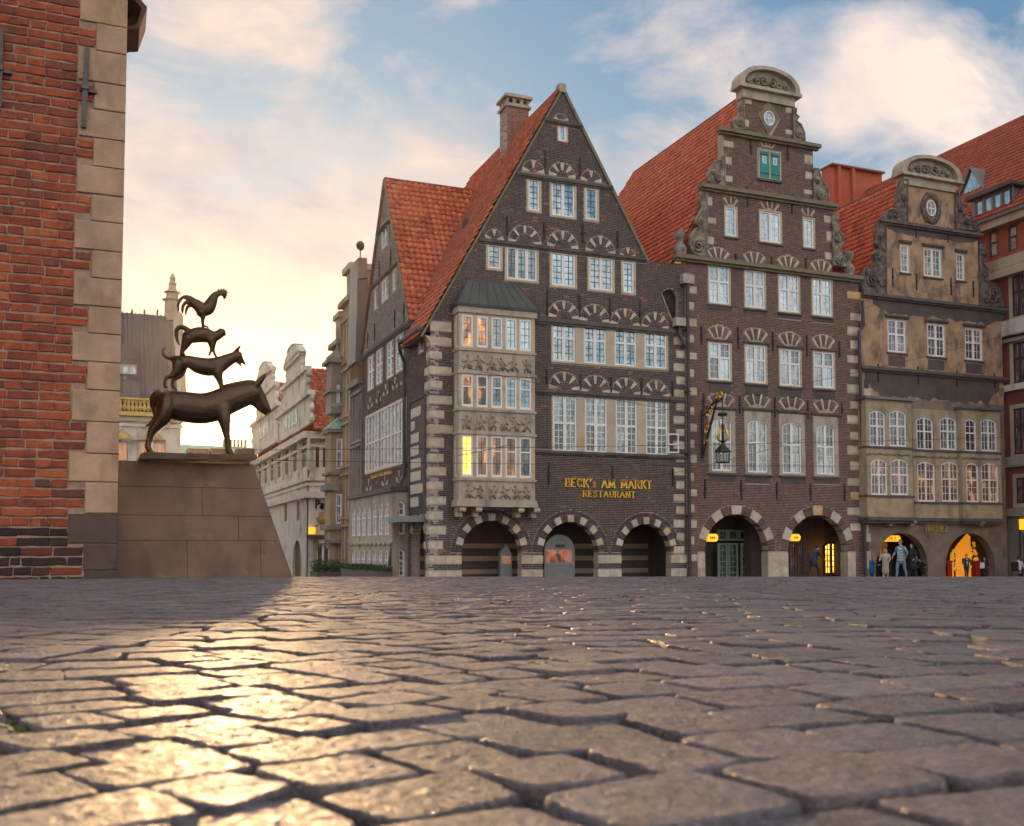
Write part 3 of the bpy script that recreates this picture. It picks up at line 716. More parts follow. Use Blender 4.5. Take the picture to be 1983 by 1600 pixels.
# ================================================================== the dark brick gabled corner house
YF = 42.0
ff = front(YF)
XS = ff.px(831, 1117)[0]; fs_ = side(XS)
VB = -1.45
h1 = thing('gabled_brick_house', 'dark brick corner house with a steep plain triangular gable, stone bay window and gold lettering', 'house', (19.3, YF, VB))
apex = ff.px(1088, 170); EZ = 9.42; vEave = EZ + .45 * (apex[1] - EZ) / (apex[0] - XS + .45) - .06; uR1 = ff.px(1327.5, 800)[0]; vPar = ff.px(1290, 511)[1]
uRg, vRg = ff.px(1252, 503)
out1 = [(XS, VB), (uR1, VB), (uR1, vPar), (uRg + (vPar - vRg) * -.0, vPar), apex, (XS, vEave)]
holes, exc = [], []
soldiers = MB(); tymp = []
def W(fr, *a, **k):
    o_ = window(fr, *a, **k); holes.append(o_); exc.append([(u - .004 if u < sum(q[0] for q in o_) / len(o_) else u + .004, v) for u, v in o_]); return o_
def addfan(fr, par, *a, **k):
    e, tp = fan(fr, par, soldiers, *a, **k); exc.append(e)
    if tp: tymp.append(tp)
# gable windows
GS = ['glass_sky', 'glass_blue', 'glass_sky', 'glass_curtain']
kw = dict(sur=.09, surm='sandstone')
W(ff, h1, 1081, 1098, 243, 273, cas=1, grid=(1, 1), sash=.09, gl=GS, sur=.05)
W(ff, h1, 1023, 1045, 347, 408, cas=1, grid=(2, 5), gl=GS, **kw)
W(ff, h1, 1068, 1113, 354, 419, cas=2, grid=(2, 5), gl=GS, **kw)
W(ff, h1, 1134, 1157, 364, 425, cas=1, grid=(2, 5), gl=GS, **kw)
W(ff, h1, 945, 970, 474, 520, cas=1, grid=(2, 4), gl=['glass_mixed'], **kw)
W(ff, h1, 981, 1040, 481, 542, cas=3, grid=(2, 4), gl=['glass_mixed', 'glass_dark'], **kw)
W(ff, h1, 1068, 1114, 490, 554, cas=2, grid=(2, 5), gl=GS, **kw)
W(ff, h1, 1141, 1187, 499, 562, cas=2, grid=(2, 5), gl=GS, **kw)
W(ff, h1, 1206, 1228, 507, 567, cas=1, grid=(2, 5), gl=GS, **kw)
# two storeys with stone panels between the windows
def panel(fr, par, xa, xb, ya, yb, ya2, yb2, wins, **k):
    v1 = (fr.px(xa, ya)[1] + fr.px(xb, ya2)[1]) / 2; v0 = (fr.px(xa, yb)[1] + fr.px(xb, yb2)[1]) / 2
    u0, u1 = fr.px(xa, (ya + yb) / 2)[0], fr.px(xb, (ya2 + yb2) / 2)[0]
    hs = []
    for (l, r_) in wins:
        a, b_ = fr.px(l, (ya + yb) / 2)[0], fr.px(r_, (ya2 + yb2) / 2)[0]
        hs.append(window(fr, par, a, b_, v1 - .06, v0 + .09, meters=True, sur=0, **k))
    hs = [[(u, v) for u, v in h] for h in hs]
    # stone piers between the lights, each its own slab
    edges = [u0] + [q for h in hs for q in (h[0][0], h[1][0])] + [u1]
    for i in range(0, len(edges), 2):
        if edges[i + 1] - edges[i] > .02: MB().box(fr, edges[i] + .003, edges[i + 1] - .003, v0 + .09, v1 - .06, -.1, .012).build('stone_pier', 'panel_stone', par)
    MB().box(fr, u0, u1, v0, v0 + .087, -.1, .035).build('sill', 'panel_stone', par)
    MB().box(fr, u0, u1, v1 - .057, v1, -.1, .02).build('lintel', 'panel_stone', par)
    holes.append(rect(u0 + .01, u1 - .01, v0 + .01, v1 - .01)); exc.append(rect(u0, u1, v0, v1))
panel(ff, h1, 1067, 1294, 624, 702, 642, 718, [(1070, 1114), (1130.5, 1174), (1190, 1232.5), (1248, 1291)], cas=2, grid=(2, 6), transom=.62, gl=GS)
panel(ff, h1, 1068, 1296, 762, 879, 773, 884, [(1071, 1117), (1132.6, 1176), (1192.5, 1234), (1250.6, 1293)], cas=2, grid=(2, 8), transom=.5, gl=['glass_mixed', 'glass_dark'], bar='white_paint', barw=.016)
# casement standing open
u_, v_ = ff.px(1293, 880); u2, v2 = ff.px(1309, 841)
oc = MB().plate(Fr(ff.pt(u_, 0, .03), (.86, -.5, 0), (-.5, -.86, 0)), rect(0, .52, v_ + .05, v2), [rect(.06, .46, v_ + .12, v_ + .44), rect(.06, .46, v_ + .5, v2 - .06)], -.03, .02).build('open_casement', 'white_paint', h1)
# ledges
for a in ((999, 337, 1186, 364, 6), (927, 465, 1250, 503, 6), (1036, 618, 1306, 643, 8), (1036, 756, 1324, 774, 7), (1036, 874, 1327, 885, 5), (1054, 234, 1127, 244, 5)):
    exc.append(ledge(ff, h1, *a[:4], h=a[4], proj=.12, mat='ledge_dark'))
# relieving arches
for cx, cy, r1, r0, st, bt in ((1033, 334, 23, 9, 3, 4), (1089, 343, 28, 13, 5, 2), (1145, 352, 22, 9, 3, 4), (957, 464, 19, 7, 3, 3), (1016.5, 471, 34, 19, 5, 4), (1090, 480, 33, 18, 5, 3), (1163, 490, 32, 17, 5, 3), (1216, 498, 17, 6, 3, 3),
                           (1092, 616, 33, 17, 5, 3), (1152, 623, 33, 17, 5, 3), (1211, 630, 32, 17, 5, 3), (1269, 636, 30, 16, 5, 3),
                           (1093, 754, 33, 16, 5, 3), (1153, 760, 33, 16, 5, 3), (1212.5, 764, 32, 16, 5, 3), (1271, 768, 30, 15, 5, 3)):
    addfan(ff, h1, cx, cy, r1, r0, st, bt)
addfan(ff, h1, 1087, 235, 15, 5, 2, 8, a0=math.pi * .93, a1=math.pi * .07)
for x, y0, y1 in ((1056, 292, 325), (1123, 305, 340), (982, 420, 455), (1054, 430, 463), (1128, 435, 470), (1196, 448, 480), (1060, 563, 610), (1122, 570, 615), (1181, 577, 622), (1239, 582, 628), (1059, 715, 745), (1124, 725, 755), (1183, 730, 760), (1242, 733, 765), (1302, 738, 770), (1063, 897, 938), (1186, 903, 932), (1303, 908, 942)):
    anchor(ff, h1, x, y0, y1)
# corner stones, front and side
def quoins(fr, par, lst, flip=False):
    for xa, xb, ya, yb in lst:
        ua, ub = fr.px(xa, (ya + yb) / 2)[0], fr.px(xb, (ya + yb) / 2)[0]; v1, v0 = fr.px((xa + xb) / 2, ya)[1], fr.px((xa + xb) / 2, yb)[1]
        MB().box(fr, min(ua, ub), max(ua, ub), v0, v1, -.12, .012).build('quoin', 'light_stone', par); exc.append(rect(min(ua, ub) - .012, max(ua, ub) + .012, v0 - .008, v1 + .008))
q1 = []
for za, zb, xr in ((620, 705, 480), (765, 845, 480), (905, 975, 385), (1050, 1120, 480), (1190, 1260, 390), (1340, 1410, 485), (1480, 1545, 410)):
    q1.append((780 + xr / 5 - 2, 500 + za / 5, 500 + zb / 5))
for za, zb, xr in ((190, 260, 430), (310, 380, 355), (440, 505, 350), (560, 625, 370), (685, 745, 345), (815, 875, 370), (940, 1000, 345), (1065, 1130, 370), (1195, 1255, 345)):
    q1.append((780 + xr / 4.443, 780 + za / 4.443, 780 + zb / 4.443))
for xr, ya, yb in q1:
    u1 = ff.px(xr, (ya + yb) / 2)[0]; v1, v0 = ff.px(850, ya)[1], ff.px(850, yb)[1]
    m = MB().box(ff, XS - .012, u1, v0, v1, -.55 if (int(ya) % 2) else -.8, .012)
    m.build('quoin', 'light_stone', h1); exc.append(rect(XS - 1, u1 + .01, v0 - .008, v1 + .008))
sq = [(v0, v1) for v0, v1 in [(ff.px(850, yb)[1], ff.px(850, ya)[1]) for _, ya, yb in q1]]
qr = []
y = 655
k = 0
while y < 1070:
    qr.append((1305 + (5 if k % 2 else 0), 1325, y, y + 13)); y += 25.2; k += 1
quoins(ff, h1, qr)
# arcade arches
def arch_ring(fr, par, cx, vs, r0px, ringpx, n, outer=None, stone='light_stone', bricks=True, seed=1):
    uc, _ = fr.px(cx, 1050); s = fr.mpp(cx, 1040); r0 = r0px; r1 = r0 + ringpx * s
    rg = random.Random(seed); N = 2 * n + 1; a = 0.0
    for k in range(N):
        if k % 2 == 1: w_ = math.pi / N * 1.0
        else: w_ = math.pi / N
        lo, hi = math.pi * k / N, math.pi * (k + 1) / N
        if k % 2 == 1:
            m = MB(); wedge(m, fr, uc, vs, r0, r1, lo + .006, hi - .006, -.5, .014, n=3); m.build('voussoir', stone, par)
        else:
            for i in range(4): wedge(soldiers, fr, uc, vs, r0, r1, lo + (hi - lo) * i / 4 + .004, lo + (hi - lo) * (i + 1) / 4 - .004, -.5, .004, rg.random(), n=1)
    r2 = r1
    if outer:
        r2 = r1 + outer * s; n2 = 46
        for i in range(n2): wedge(soldiers, fr, uc, vs, r1 + .012, r2, math.pi * i / n2 + .004, math.pi * (i + 1) / n2 - .004, -.02, .006, rg.random(), n=1)
    exc.append(disc(uc, vs, r2 + .008))
    return uc, r0, r1
vsp = ff.px(953, 1070)[1]
ARCH1 = []
for xl, xr, cx in ((895, 1010.7, 953), (1052, 1159, 1106), (1204, 1300, 1252)):
    r0 = (ff.px(xr, 1070)[0] - ff.px(xl, 1070)[0]) / 2; uc = ff.px((xl + xr) / 2, 1070)[0]
    arch_ring(ff, h1, (xl + xr) / 2, vsp, r0, 13.5, 7, 8)
    ap = archpoly(uc - r0 - .012, uc + r0 + .012, VB - .05, vsp); holes.append([(u, max(v, VB + .001)) for u, v in ap]); ARCH1.append((uc, r0))
    exc.append(rect(uc - r0 - .006, uc + r0 + .006, VB - 1, vsp))
# stone bands on the piers
edges = [XS - .012] + [q for uc, r0 in ARCH1 for q in (uc - r0, uc + r0)] + [uR1]
for (ya, yb) in ((1076.5, 1091.5), (1104.5, 1119)):
    v1, v0 = ff.px(1020, ya)[1], ff.px(1020, yb)[1]
    for i in range(0, len(edges), 2):
        a, b_ = edges[i], edges[i + 1]; mid = (a + b_) / 2
        for p, q in ((a, mid - .008), (mid + .008, b_)): MB().box(ff, p, q, v0, v1, -.5, .013).build('stone_band', 'light_stone', h1)
        exc.append(rect(a - 1 if i == 0 else a, b_, v0 - .008, v1 + .008))
# bay window on the front
fb = ff.off(.75)
bu0, bu1 = fb.px(889, 800)[0], fb.px(1036, 800)[0]
def bz(y): return (fb.px(889, y)[1])
exc.append(rect(bu0 + .1, bu1, ff.px(950, 985)[1], ff.px(950, 600)[1]))
bay = MB()
lv = [fb.px(960, q)[1] for q in (613, 676, 689, 716, 727, 791, 804, 832, 843, 925, 938, 972, 981)]
# solid core behind
MB().box(ff, bu0 + .06, bu1 - .06, lv[-1], lv[0] + .1, -.1, .62).build('bay_core', 'dark_inside', h1)
wx = [(894, 916), (923, 945), (951.6, 973), (979, 1001), (1006, 1029)]
gsets = [['glass_warm', 'glass_warm', 'glass_mixed', 'glass_sky', 'glass_sky'], ['glass_warm', 'glass_warm', 'glass_mixed', 'glass_sky', 'glass_sky'], ['glass_lit', 'glass_warm', 'glass_warm', 'glass_warm', 'glass_dark']]
for fl, (vt, vb) in enumerate(((lv[0], lv[1]), (lv[4], lv[5]), (lv[8], lv[9]))):
    hs = []
    for i, (l, r_) in enumerate(wx):
        a, b_ = fb.px(l, 780)[0], fb.px(r_, 780)[0]
        hs.append(window(fb, h1, a, b_, vt - .02, vb + .02, meters=True, cas=1, grid=(2, 4 if fl == 0 else 6), transom=None if fl == 0 else .62, gl=gsets[fl][i], sur=0, rec=.02, fw=.1, sash=.03, barw=.008))
    MB().plate(fb, rect(bu0, bu1, vb - .07, vt + .08), hs, -.13, .0).build('bay_wall', 'sandstone', h1)
    # narrow side light of the bay
    fl_ = Fr((bu0, YF, 0), (0, -1, 0), (-1, 0, 0))
    sw = window(fl_, h1, .2, .55, vt - .02, vb + .02, meters=True, cas=1, grid=(2, 4), gl='glass_sky', sur=0, rec=.02)
    MB().plate(fl_, rect(0, .745, vb - .07, vt + .08), [sw], -.05, .004).build('bay_cheek', 'sandstone', h1)
    MB().box(Fr((bu1, YF, 0), (0, 1, 0), (1, 0, 0)), -.745, 0, vb - .07, vt + .08, -.05, .004).build('bay_cheek', 'sandstone', h1)
def bay_mould(v0, v1, pr, mat='sandstone_grey'):
    MB().box(ff, bu0 - pr, bu1 + pr, v0, v1, 0, .75 + pr).build('bay_moulding', mat, h1)
rg = random.Random(9)
for (a, b_) in ((lv[1], lv[4]), (lv[5], lv[8]), (lv[9], lv[12])):
    bay_mould(a - .16, a - .055, .06); bay_mould(b_ + .0 if b_ != lv[12] else b_ + .12, b_ + .11 if b_ != lv[12] else b_ + .26, .07)
    p0, p1 = (b_ + .115 if b_ != lv[12] else b_ + .262), a - .165
    MB().box(ff, bu0, bu1, p0, p1, 0, .752).build('relief_panel', 'sandstone_grey', h1)
    # carved figures: low rounded forms standing off the panel
    rel = MB(); hgt = p1 - p0
    nf = 6
    for k in range(nf):
        cu_ = bu0 + (bu1 - bu0) * (k + .75) / (nf + .5) + rg.uniform(-.08, .08)
        hd = (cu_ + rg.uniform(-.07, .07), p0 + hgt * rg.uniform(.72, .82))
        rel.ball(ff.pt(hd[0], hd[1], .765), .06, .035, .07, 8, 5)
        rel.tube([ff.pt(hd[0], hd[1] - .08, .765), ff.pt(cu_, p0 + hgt * .45, .775), ff.pt(cu_ + rg.uniform(-.1, .1), p0 + .1, .765)], [.04, .10, .07], 7, flat=.5)
        for s_ in (-1, 1):
            rel.tube([ff.pt(cu_, p0 + hgt * .6, .775), ff.pt(cu_ + s_ * rg.uniform(.1, .2), p0 + hgt * rg.uniform(.35, .6), .77), ff.pt(cu_ + s_ * rg.uniform(.18, .3), p0 + hgt * rg.uniform(.4, .75), .762)], [.035, .03, .02], 6)
            rel.tube([ff.pt(cu_, p0 + hgt * .4, .77), ff.pt(cu_ + s_ * rg.uniform(.08, .2), p0 + hgt * .25, .775), ff.pt(cu_ + s_ * rg.uniform(.1, .32), p0 + .06, .762)], [.05, .045, .02], 6)
    rel.build('relief_carving', 'relief_stone', h1, True, 'stuff')
bay_mould(lv[12] - .02, lv[12] + .12, .1)
for x in (884, 915, 996, 1026):
    u = ff.px(x, 990)[0]
    m = MB(); m.box(ff, u - .12, u + .16, lv[12] - .22, lv[12] - .02, 0, .72); m.prism(ff, [(u - .1, lv[12] - .45), (u + .14, lv[12] - .45), (u + .14, lv[12] - .22), (u - .1, lv[12] - .22)], 0, .4)
    m.tube([ff.pt(u - .12, lv[12] - .14, .7), ff.pt(u + .16, lv[12] - .14, .7)], .12, 10)
    m.build('corbel', 'sandstone', h1)
bay_mould(lv[0] + .06, lv[0] + .34, .08); bay_mould(lv[0] + .34, lv[0] + .42, .16, 'zinc_dark')
# standing-seam metal roof of the bay
vt0 = lv[0] + .42; tv = ff.px(950, 547)[1]
a0, a1 = bu0 - .16, bu1 + .16; c0_, c1_ = ff.px(905, 541)[0], ff.px(1001, 552)[0]
pr = .93
br = MB(); br.add([ff.pt(a0, vt0, pr), ff.pt(a1, vt0, pr), ff.pt(c1_, tv, .02), ff.pt(c0_, tv, .02), ff.pt(a0, vt0, 0), ff.pt(a1, vt0, 0)], [(0, 1, 2, 3), (4, 0, 3), (1, 5, 2), (0, 4, 5, 1)])
bro = br.build('bay_roof', 'zinc_dark', h1)
sm = MB()
for k in range(9):
    f = k / 8; p = ff.pt(a0 + (a1 - a0) * f, vt0, pr + .01); q = ff.pt(c0_ + (c1_ - c0_) * f, tv, .03)
    sm.tube([p, q], .022, 4)
sm.build('seams', 'zinc_dark', bro)
# gutter niche and drain between the two houses
nu0, nv0 = ff.px(1283, 625); nu1, nv1 = ff.px(1311, 562)
np_ = [ff.px(1300, 622), ff.px(1313, 622), ff.px(1313, 575), ff.px(1307, 563), ff.px(1297, 559), ff.px(1286, 563), ff.px(1281, 570)]
np_ = [(min(u, uR1 - .2), v) for u, v in np_]
holes.append(np_); exc.append(np_)
MB().prism(ff, np_, -.3, -.25).build('niche_back', 'dark_inside', h1)
MB().tube([ff.pt(*ff.px(1281, 570), .03), ff.pt(*ff.px(1301, 622), .03)], .035, 5).build('niche_coping', 'sandstone_grey', h1)
hx, hv = ff.px(1312, 628)
m = MB().box(ff, hx - .28, hx + .28, hv - .14, hv + .26, .0, .34); m.build('rain_head', 'sandstone_grey', h1)
m = MB().tube([ff.pt(hx, hv - .1, .2), ff.pt(hx, hv - .6, .2), ff.pt(hx + .2, hv - .95, .2), ff.pt(uR1 - .05, hv - 1.1, .2)], .085, 8); m.build('rain_pipe', 'pipe', h1)
# the front wall itself, and its bricks
MB().plate(ff, out1, [h for h in holes], -.5, -.012).build('wall', 'mortar_dark', h1)
bk = MB(); brickwork(bk, ff, out1, exc, seed=11)
for tp in tymp: brickwork(bk, ff, tp, [], seed=int(tp[0][0] * 10))
bk.v += []; b0 = len(bk.v)
bk.v.extend(soldiers.v); bk.f.extend([[i + b0 for i in f] for f in soldiers.f]); bk.r.extend(soldiers.r)
bk.build('bricks', 'brick_dark', h1, False, 'stuff')
# arcade behind the arches
ac = MB(); a0, a1 = XS + .15, uR1 - .02; vt_ = vsp + 1.45
ac.box(ff, a0, a1, vt_, vt_ + .15, -3.2, -.502); ac.box(ff, a0, a1, VB - .1, vt_, -3.35, -3.2); ac.box(ff, a1 - .15, a1, VB - .1, vt_, -3.2, -.502)
ac.build('arcade_walls', 'dark_brick_inside', h1)
for ya, yb in ((1052, 1062), (1078, 1088), (1105, 1115)):
    v1, v0 = ff.px(1000, ya)[1], ff.px(1000, yb)[1]
    MB().box(ff, a0 + .1, a1 - .3, v0, v1, -3.2, -3.17).build('arcade_band', 'tan_inside', h1)
# shop window in the middle arch, display case in the first
uc, r0 = ARCH1[1]; fi = ff.off(-.9)
va_ = vsp - .2
sp = archpoly(uc - .92, uc + .62, VB, vsp + .05)
sh = MB().plate(fi, sp, [rect(uc - .82, uc + .5, VB + 1.0, vsp + .12), rect(uc - .82, uc + .5, VB + .2, VB + .85)], -.08, 0).build('shop_front', 'grey_paint', h1)
MB().box(fi, uc - .82, uc + .5, VB + 1.0, vsp + .12, -.06, -.04).build('shop_pane', 'glass_shop', sh)
MB().box(fi, uc - .82, uc + .5, VB + .2, VB + .85, -.06, -.03).build('shop_panel', 'grey_paint', sh)
MB().box(fi, uc - .35, uc + .1, vsp + .22, vsp + .36, 0, .02).build('shop_sign', 'black_sign', sh)
uc, r0 = ARCH1[0]
dc = MB().prism(fi, [(uc + .75, VB), (uc + 1.3, VB), (uc + 1.3, vsp - .1), (uc + 1.05, vsp + .35), (uc + .75, vsp)], -.3, 0).build('display_case', 'grey_paint', h1)
MB().box(fi, uc + .8, uc + 1.25, VB + .95, vsp - .15, 0, .01).build('display_pane', 'glass_shop', dc)
# lettering on the front
lettering(ff, h1, "BECK's AM MARKT", 1094, 1261, 942.5, 15, 'gold', wt_=.2, yb2=946.5)
lettering(ff, h1, "RESTAURANT", 1128, 1229, 962, 11.5, 'gold', wt_=.2, yb2=964)

# ---- side wall along the lane
YB = 54.6                                        # far end of the house
holes, exc, soldiers, tymp = [], [], MB(), []
ga = fs_.px(747, 349); gb = fs_.px(795, 624); gc = fs_.px(701, 693)
vE = (gb[1] + gc[1]) / 2
outs = [(-YB, VB), (-YF, VB), (-YF, 9.93), (gb[0], 9.93), (gb[0], vE), ga, (gc[0], vE), (-YB, vE)]
outs = [(-YB, VB), (-YF, VB), (-YF, 9.93), (gb[0] + .02, 9.93), (gb[0], vE), ga, (-YB, vE)]
for v0, v1 in sq: 
    k = .8 if int(v0 * 10) % 2 else .5
    exc.append(rect(-YF - k, -YF + 1, v0 - .008, v1 + .008))
for (ya, yb) in ((1076.5, 1091.5), (1104.5, 1119)):
    v1, v0 = ff.px(1020, ya)[1], ff.px(1020, yb)[1]; exc.append(rect(-YF - .5, -YF + 1, v0, v1))
SG = ['glass_mixed', 'glass_sky']
W(fs_, h1, 739, 751, 430, 478, cas=2, grid=(1, 3), gl=GS, sur=.05)
W(fs_, h1, 725, 731, 556, 598, cas=1, grid=(1, 3), gl=GS, sur=.05)
W(fs_, h1, 739, 751.5, 540, 582, cas=2, grid=(1, 3), gl=GS, sur=.05)
W(fs_, h1, 760.5, 767, 522, 562, cas=1, grid=(1, 3), gl=GS, sur=.05)
W(fs_, h1, 811, 820, 648, 682, cas=1, grid=(1, 1), gl=['glass_dark'], sur=.05, sash=.08)
for l, r_, tt, bb in ((712.5, 724, 690, 754), (728.5, 740.5, 676, 742), (749, 762, 660, 730), (766.5, 781, 646, 718)):
    W(fs_, h1, l, r_, tt, bb, cas=2, grid=(1, 6), transom=.55, gl=SG, sur=.05, bar='white_paint')
# the wide window band
u0, u1 = fs_.px(708, 860)[0], fs_.px(786.5, 830)[0]; v1 = (fs_.px(708, 809)[1] + fs_.px(786, 770)[1]) / 2; v0 = (fs_.px(708, 917)[1] + fs_.px(786, 892)[1]) / 2
n_ = 12; step = (u1 - u0) / n_; hs = []
for k in range(n_): hs.append(window(fs_, h1, u0 + k * step + .03, u0 + (k + 1) * step - .03, v1 - .05, v0 + .05, meters=True, cas=1, grid=(1, 8), transom=.5, gl=['glass_dark', 'glass_mixed', 'glass_blue'], sur=0, bar='white_paint', fw=.03, sash=.035, barw=.006, rec=.0))
MB().plate(fs_, rect(u0 - .06, u1 + .06, v0 - .08, v1 + .05), hs, -.1, .015).build('window_band_frame', 'cream_paint', h1)
holes.append(rect(u0, u1, v0, v1)); exc.append(rect(u0 - .07, u1 + .07, v0 - .09, v1 + .06))
for a in ((700, 692, 796, 625, 7), (733, 452, 760, 420, 5), (716, 562, 776, 503, 5), (705, 925, 788, 899, 5)):
    exc.append(ledge(fs_, h1, *a[:4], h=a[4], proj=.1, mat='ledge_dark'))
for x, y0, y1 in ((735, 505, 535), (757, 485, 520), (713, 645, 675), (726, 628, 660), (765, 600, 635), (783, 585, 625), (755, 740, 770), (735, 760, 790)): anchor(fs_, h1, x, y0, y1)
for cx, cy in ((717, 790), (733, 778), (747, 765), (765, 752), (781, 744)): addfan(fs_, h1, cx, cy, 20, 9, 3, 3)
for cx, cy in ((714, 950), (745, 940), (773, 932)): addfan(fs_, h1, cx, cy, 22, 8, 3, 3)
# oriel at street level: stone wall with two rows of arched lights
fo = fs_.off(.7)
o0, o1 = -YB + .2, fs_.px(789, 1000)[0]
vO1 = fs_.px(789, 944)[1]; vO0 = VB
hs = []
wv1, wv0 = fo.px(735, 975)[1], fo.px(735, 1036)[1]; wv3, wv2 = fo.px(735, 1064)[1], fo.px(735, 1114)[1]
n_ = 7; stp = (o1 - o0 - .9) / n_
for k in range(n_):
    for (a, b_) in ((wv1, wv0), (wv3, wv2)):
        hs.append(window(fo, h1, o0 + .4 + k * stp + .16, o0 + .4 + (k + 1) * stp - .16, a, b_, meters=True, cas=2, grid=(1, 6), transom=.58, gl='glass_mixed', rise=.3, sur=0, bar='white_paint', mull=.03, sash=.035))
MB().plate(fo, rect(o0, o1, vO0, vO1 - .2), hs, -.3, 0).build('oriel_wall', 'sandstone_grey', h1)
fe = Fr((XS, -o1 - .004, 0), (1, 0, 0), (0, -1, 0))
ow = [window(fe, h1, -.58, -.12, a, b_, meters=True, cas=1, grid=(2, 6), transom=.58, gl='glass_mixed', rise=.15, sur=0, bar='white_paint') for a, b_ in ((wv1, wv0), (wv3, wv2))]
MB().plate(fe, rect(-.7, .0, vO0, vO1 - .2), ow, -.05, 0).build('oriel_end', 'sandstone_grey', h1)
MB().box(fs_, o0, o1 + .12, vO1 - .2, vO1, 0, .85).build('oriel_roof', 'zinc_dark', h1)
rf = MB()
for k in range(60):
    u = o0 + (o1 - o0) * (k + .5) / 60; rf.ball(fo.pt(u, wv3 + .28 + .06 * math.sin(k * 1.1), .0), .11, .11, .09, 6, 4)
rf.build('oriel_garland', 'sandstone_grey', h1, True)
exc.append(rect(o0 - .1, o1 + .1, VB - 1, vO1))
# painted sign panel with tall pale letters
s0, s1 = fs_.px(797, 880)[0], fs_.px(825, 880)[0]; sv1, sv0 = fs_.px(811, 775)[1], fs_.px(811, 996)[1]
sg = MB().plate(fs_, rect(s0 - .05, s1, sv0, sv1), [], 0, .05).build('sign_board', 'black_sign', h1)
fm = MB(); fm.box(fs_, s0 - .12, s0 - .05, sv0, sv1, 0, .1); fm.box(fs_, s1, s1 + .08, sv0, sv1, 0, .1); fm.box(fs_, s0 - .12, s1 + .08, sv1, sv1 + .1, 0, .12); fm.build('sign_frame', 'ledge_dark', h1)
rg = random.Random(12); nrow = [5, 2, 4, 4, 5, 5, 6, 4]; rowh = (sv1 - sv0 - .5) / 8
for i, nl in enumerate(nrow):
    vt2 = sv1 - .3 - i * rowh; x = s0 + .12; m = MB(); wl = (s1 - s0 - .35) / 6.2
    for k in range(nl):
        m.box(fs_, x, x + wl * .36, vt2 - rowh * .74, vt2, .05, .08)
        m.box(fs_, x + wl * .5, x + wl * .86, vt2 - rowh * rg.uniform(.7, .76), vt2 - rowh * rg.uniform(0, .12), .05, .08)
        vv = rg.choice([.02, .34, .62]) * rowh; m.box(fs_, x + wl * .36, x + wl * .5, vt2 - vv - .1, vt2 - vv, .05, .079)
        x += wl * 1.04
    m.build('letter_row', 'letter_white', sg)
exc.append(rect(s0 - .13, s1 + .1, sv0, sv1 + .12))
lettering(fs_, h1, "BECK's AM MARKT", 721, 762, 926, 12, 'gold', wt_=.2, yb2=917)
# awning slab and small arch by the corner
aw0, aw1 = fs_.px(797, 1040)[0], fs_.px(822, 1040)[0]
avs = fs_.px(810, 1050)[1]; r0 = (aw1 - aw0) / 2; uc = (aw0 + aw1) / 2
MB().box(fs_, aw0 - .5, aw1 + .1, fs_.px(808, 1012)[1], fs_.px(808, 1001)[1], 0, 1.0).build('canopy', 'grey_paint', h1)
holes.append([(u, max(v, VB + .001)) for u, v in archpoly(aw0, aw1, VB, avs)]); exc.append(disc(uc, avs, r0 + .4)); exc.append(rect(aw0 - .006, aw1 + .006, VB - 1, avs))
for k in range(9):
    lo, hi = math.pi * k / 9, math.pi * (k + 1) / 9
    if k % 2: m = MB(); wedge(m, fs_, uc, avs, r0, r0 + .38, lo + .01, hi - .01, -.4, .012); m.build('voussoir', 'light_stone', h1)
    else:
        for i in range(3): wedge(soldiers, fs_, uc, avs, r0, r0 + .38, lo + (hi - lo) * i / 3 + .01, lo + (hi - lo) * (i + 1) / 3 - .01, -.02, .004, rg.random())
pn = MB().box(fs_, -YF - .42, -YF - .27, fs_.px(826, 1065)[1], fs_.px(826, 1042)[1], .015, .03); pn.build('street_sign', 'teal_paint', h1)
MB().plate(fs_, outs, holes, -.4, -.012).build('wall', 'mortar_dark', h1)
bk = MB(); brickwork(bk, fs_, [(-YB, VB), (-YF, VB), (-YF, 9.93), (gb[0] + .02, 9.93), (gb[0], vE), (-YB, vE)], exc, seed=12)
for tp in tymp: brickwork(bk, fs_, tp, [], seed=3)
b0 = len(bk.v); bk.v.extend(soldiers.v); bk.f.extend([[i + b0 for i in f] for f in soldiers.f]); bk.r.extend(soldiers.r)
bk.build('bricks', 'brick_dark', h1, False, 'stuff')
bk = MB(); brickwork(bk, fs_, [(-YB, vE), (gb[0], vE), ga], exc, seed=13); bk.build('bricks', 'brick_grey', h1, False, 'stuff')
# a downpipe on the side
u, v = fs_.px(789, 655)
MB().tube([fs_.pt(u + .3, 9.9, .5), fs_.pt(u + .28, 9.4, .45), fs_.pt(u, 8.9, .15), fs_.pt(u, 3.6, .12), fs_.pt(u, 3.3, .25), fs_.pt(u - .1, VB, .9)], .08, 8).build('rain_pipe', 'pipe', h1)

# ---- roofs
ridge1 = 55.5
V1 = Vector((apex[0] - (XS - .45), 0, apex[1] - EZ)); eaveO = Vector((XS - .45, YF - .05, EZ))
rL = slab(h1, [eaveO, (apex[0], YF - .05, apex[1]), (apex[0], ridge1 - 1.2, apex[1]), (XS + .8, YB, 12.2), (XS + .8, 47, 12.2), (XS - .45, 45.2, EZ)], 'roof', 'ridge_tile')
nrm1 = Vector((-V1.z, 0, V1.x)).normalized()
def main_z(x): return EZ + (x - eaveO.x) / V1.x * V1.z
rpx = 49.82; rpz = ga[1]                         # cross-gable ridge
def cross_z(y): return rpz - abs(y - rpx) / abs(rpx + gb[0]) * (rpz - vE)
tl_w, tl_h = .27, .37
def keep_main(c):
    if c.z > apex[1] - .05: return False
    hip = ridge1 - 1.0 + (apex[1] - c.z) * .42
    if c.y > min(hip, YB - .3): return False
    return c.z > cross_z(c.y) - .02
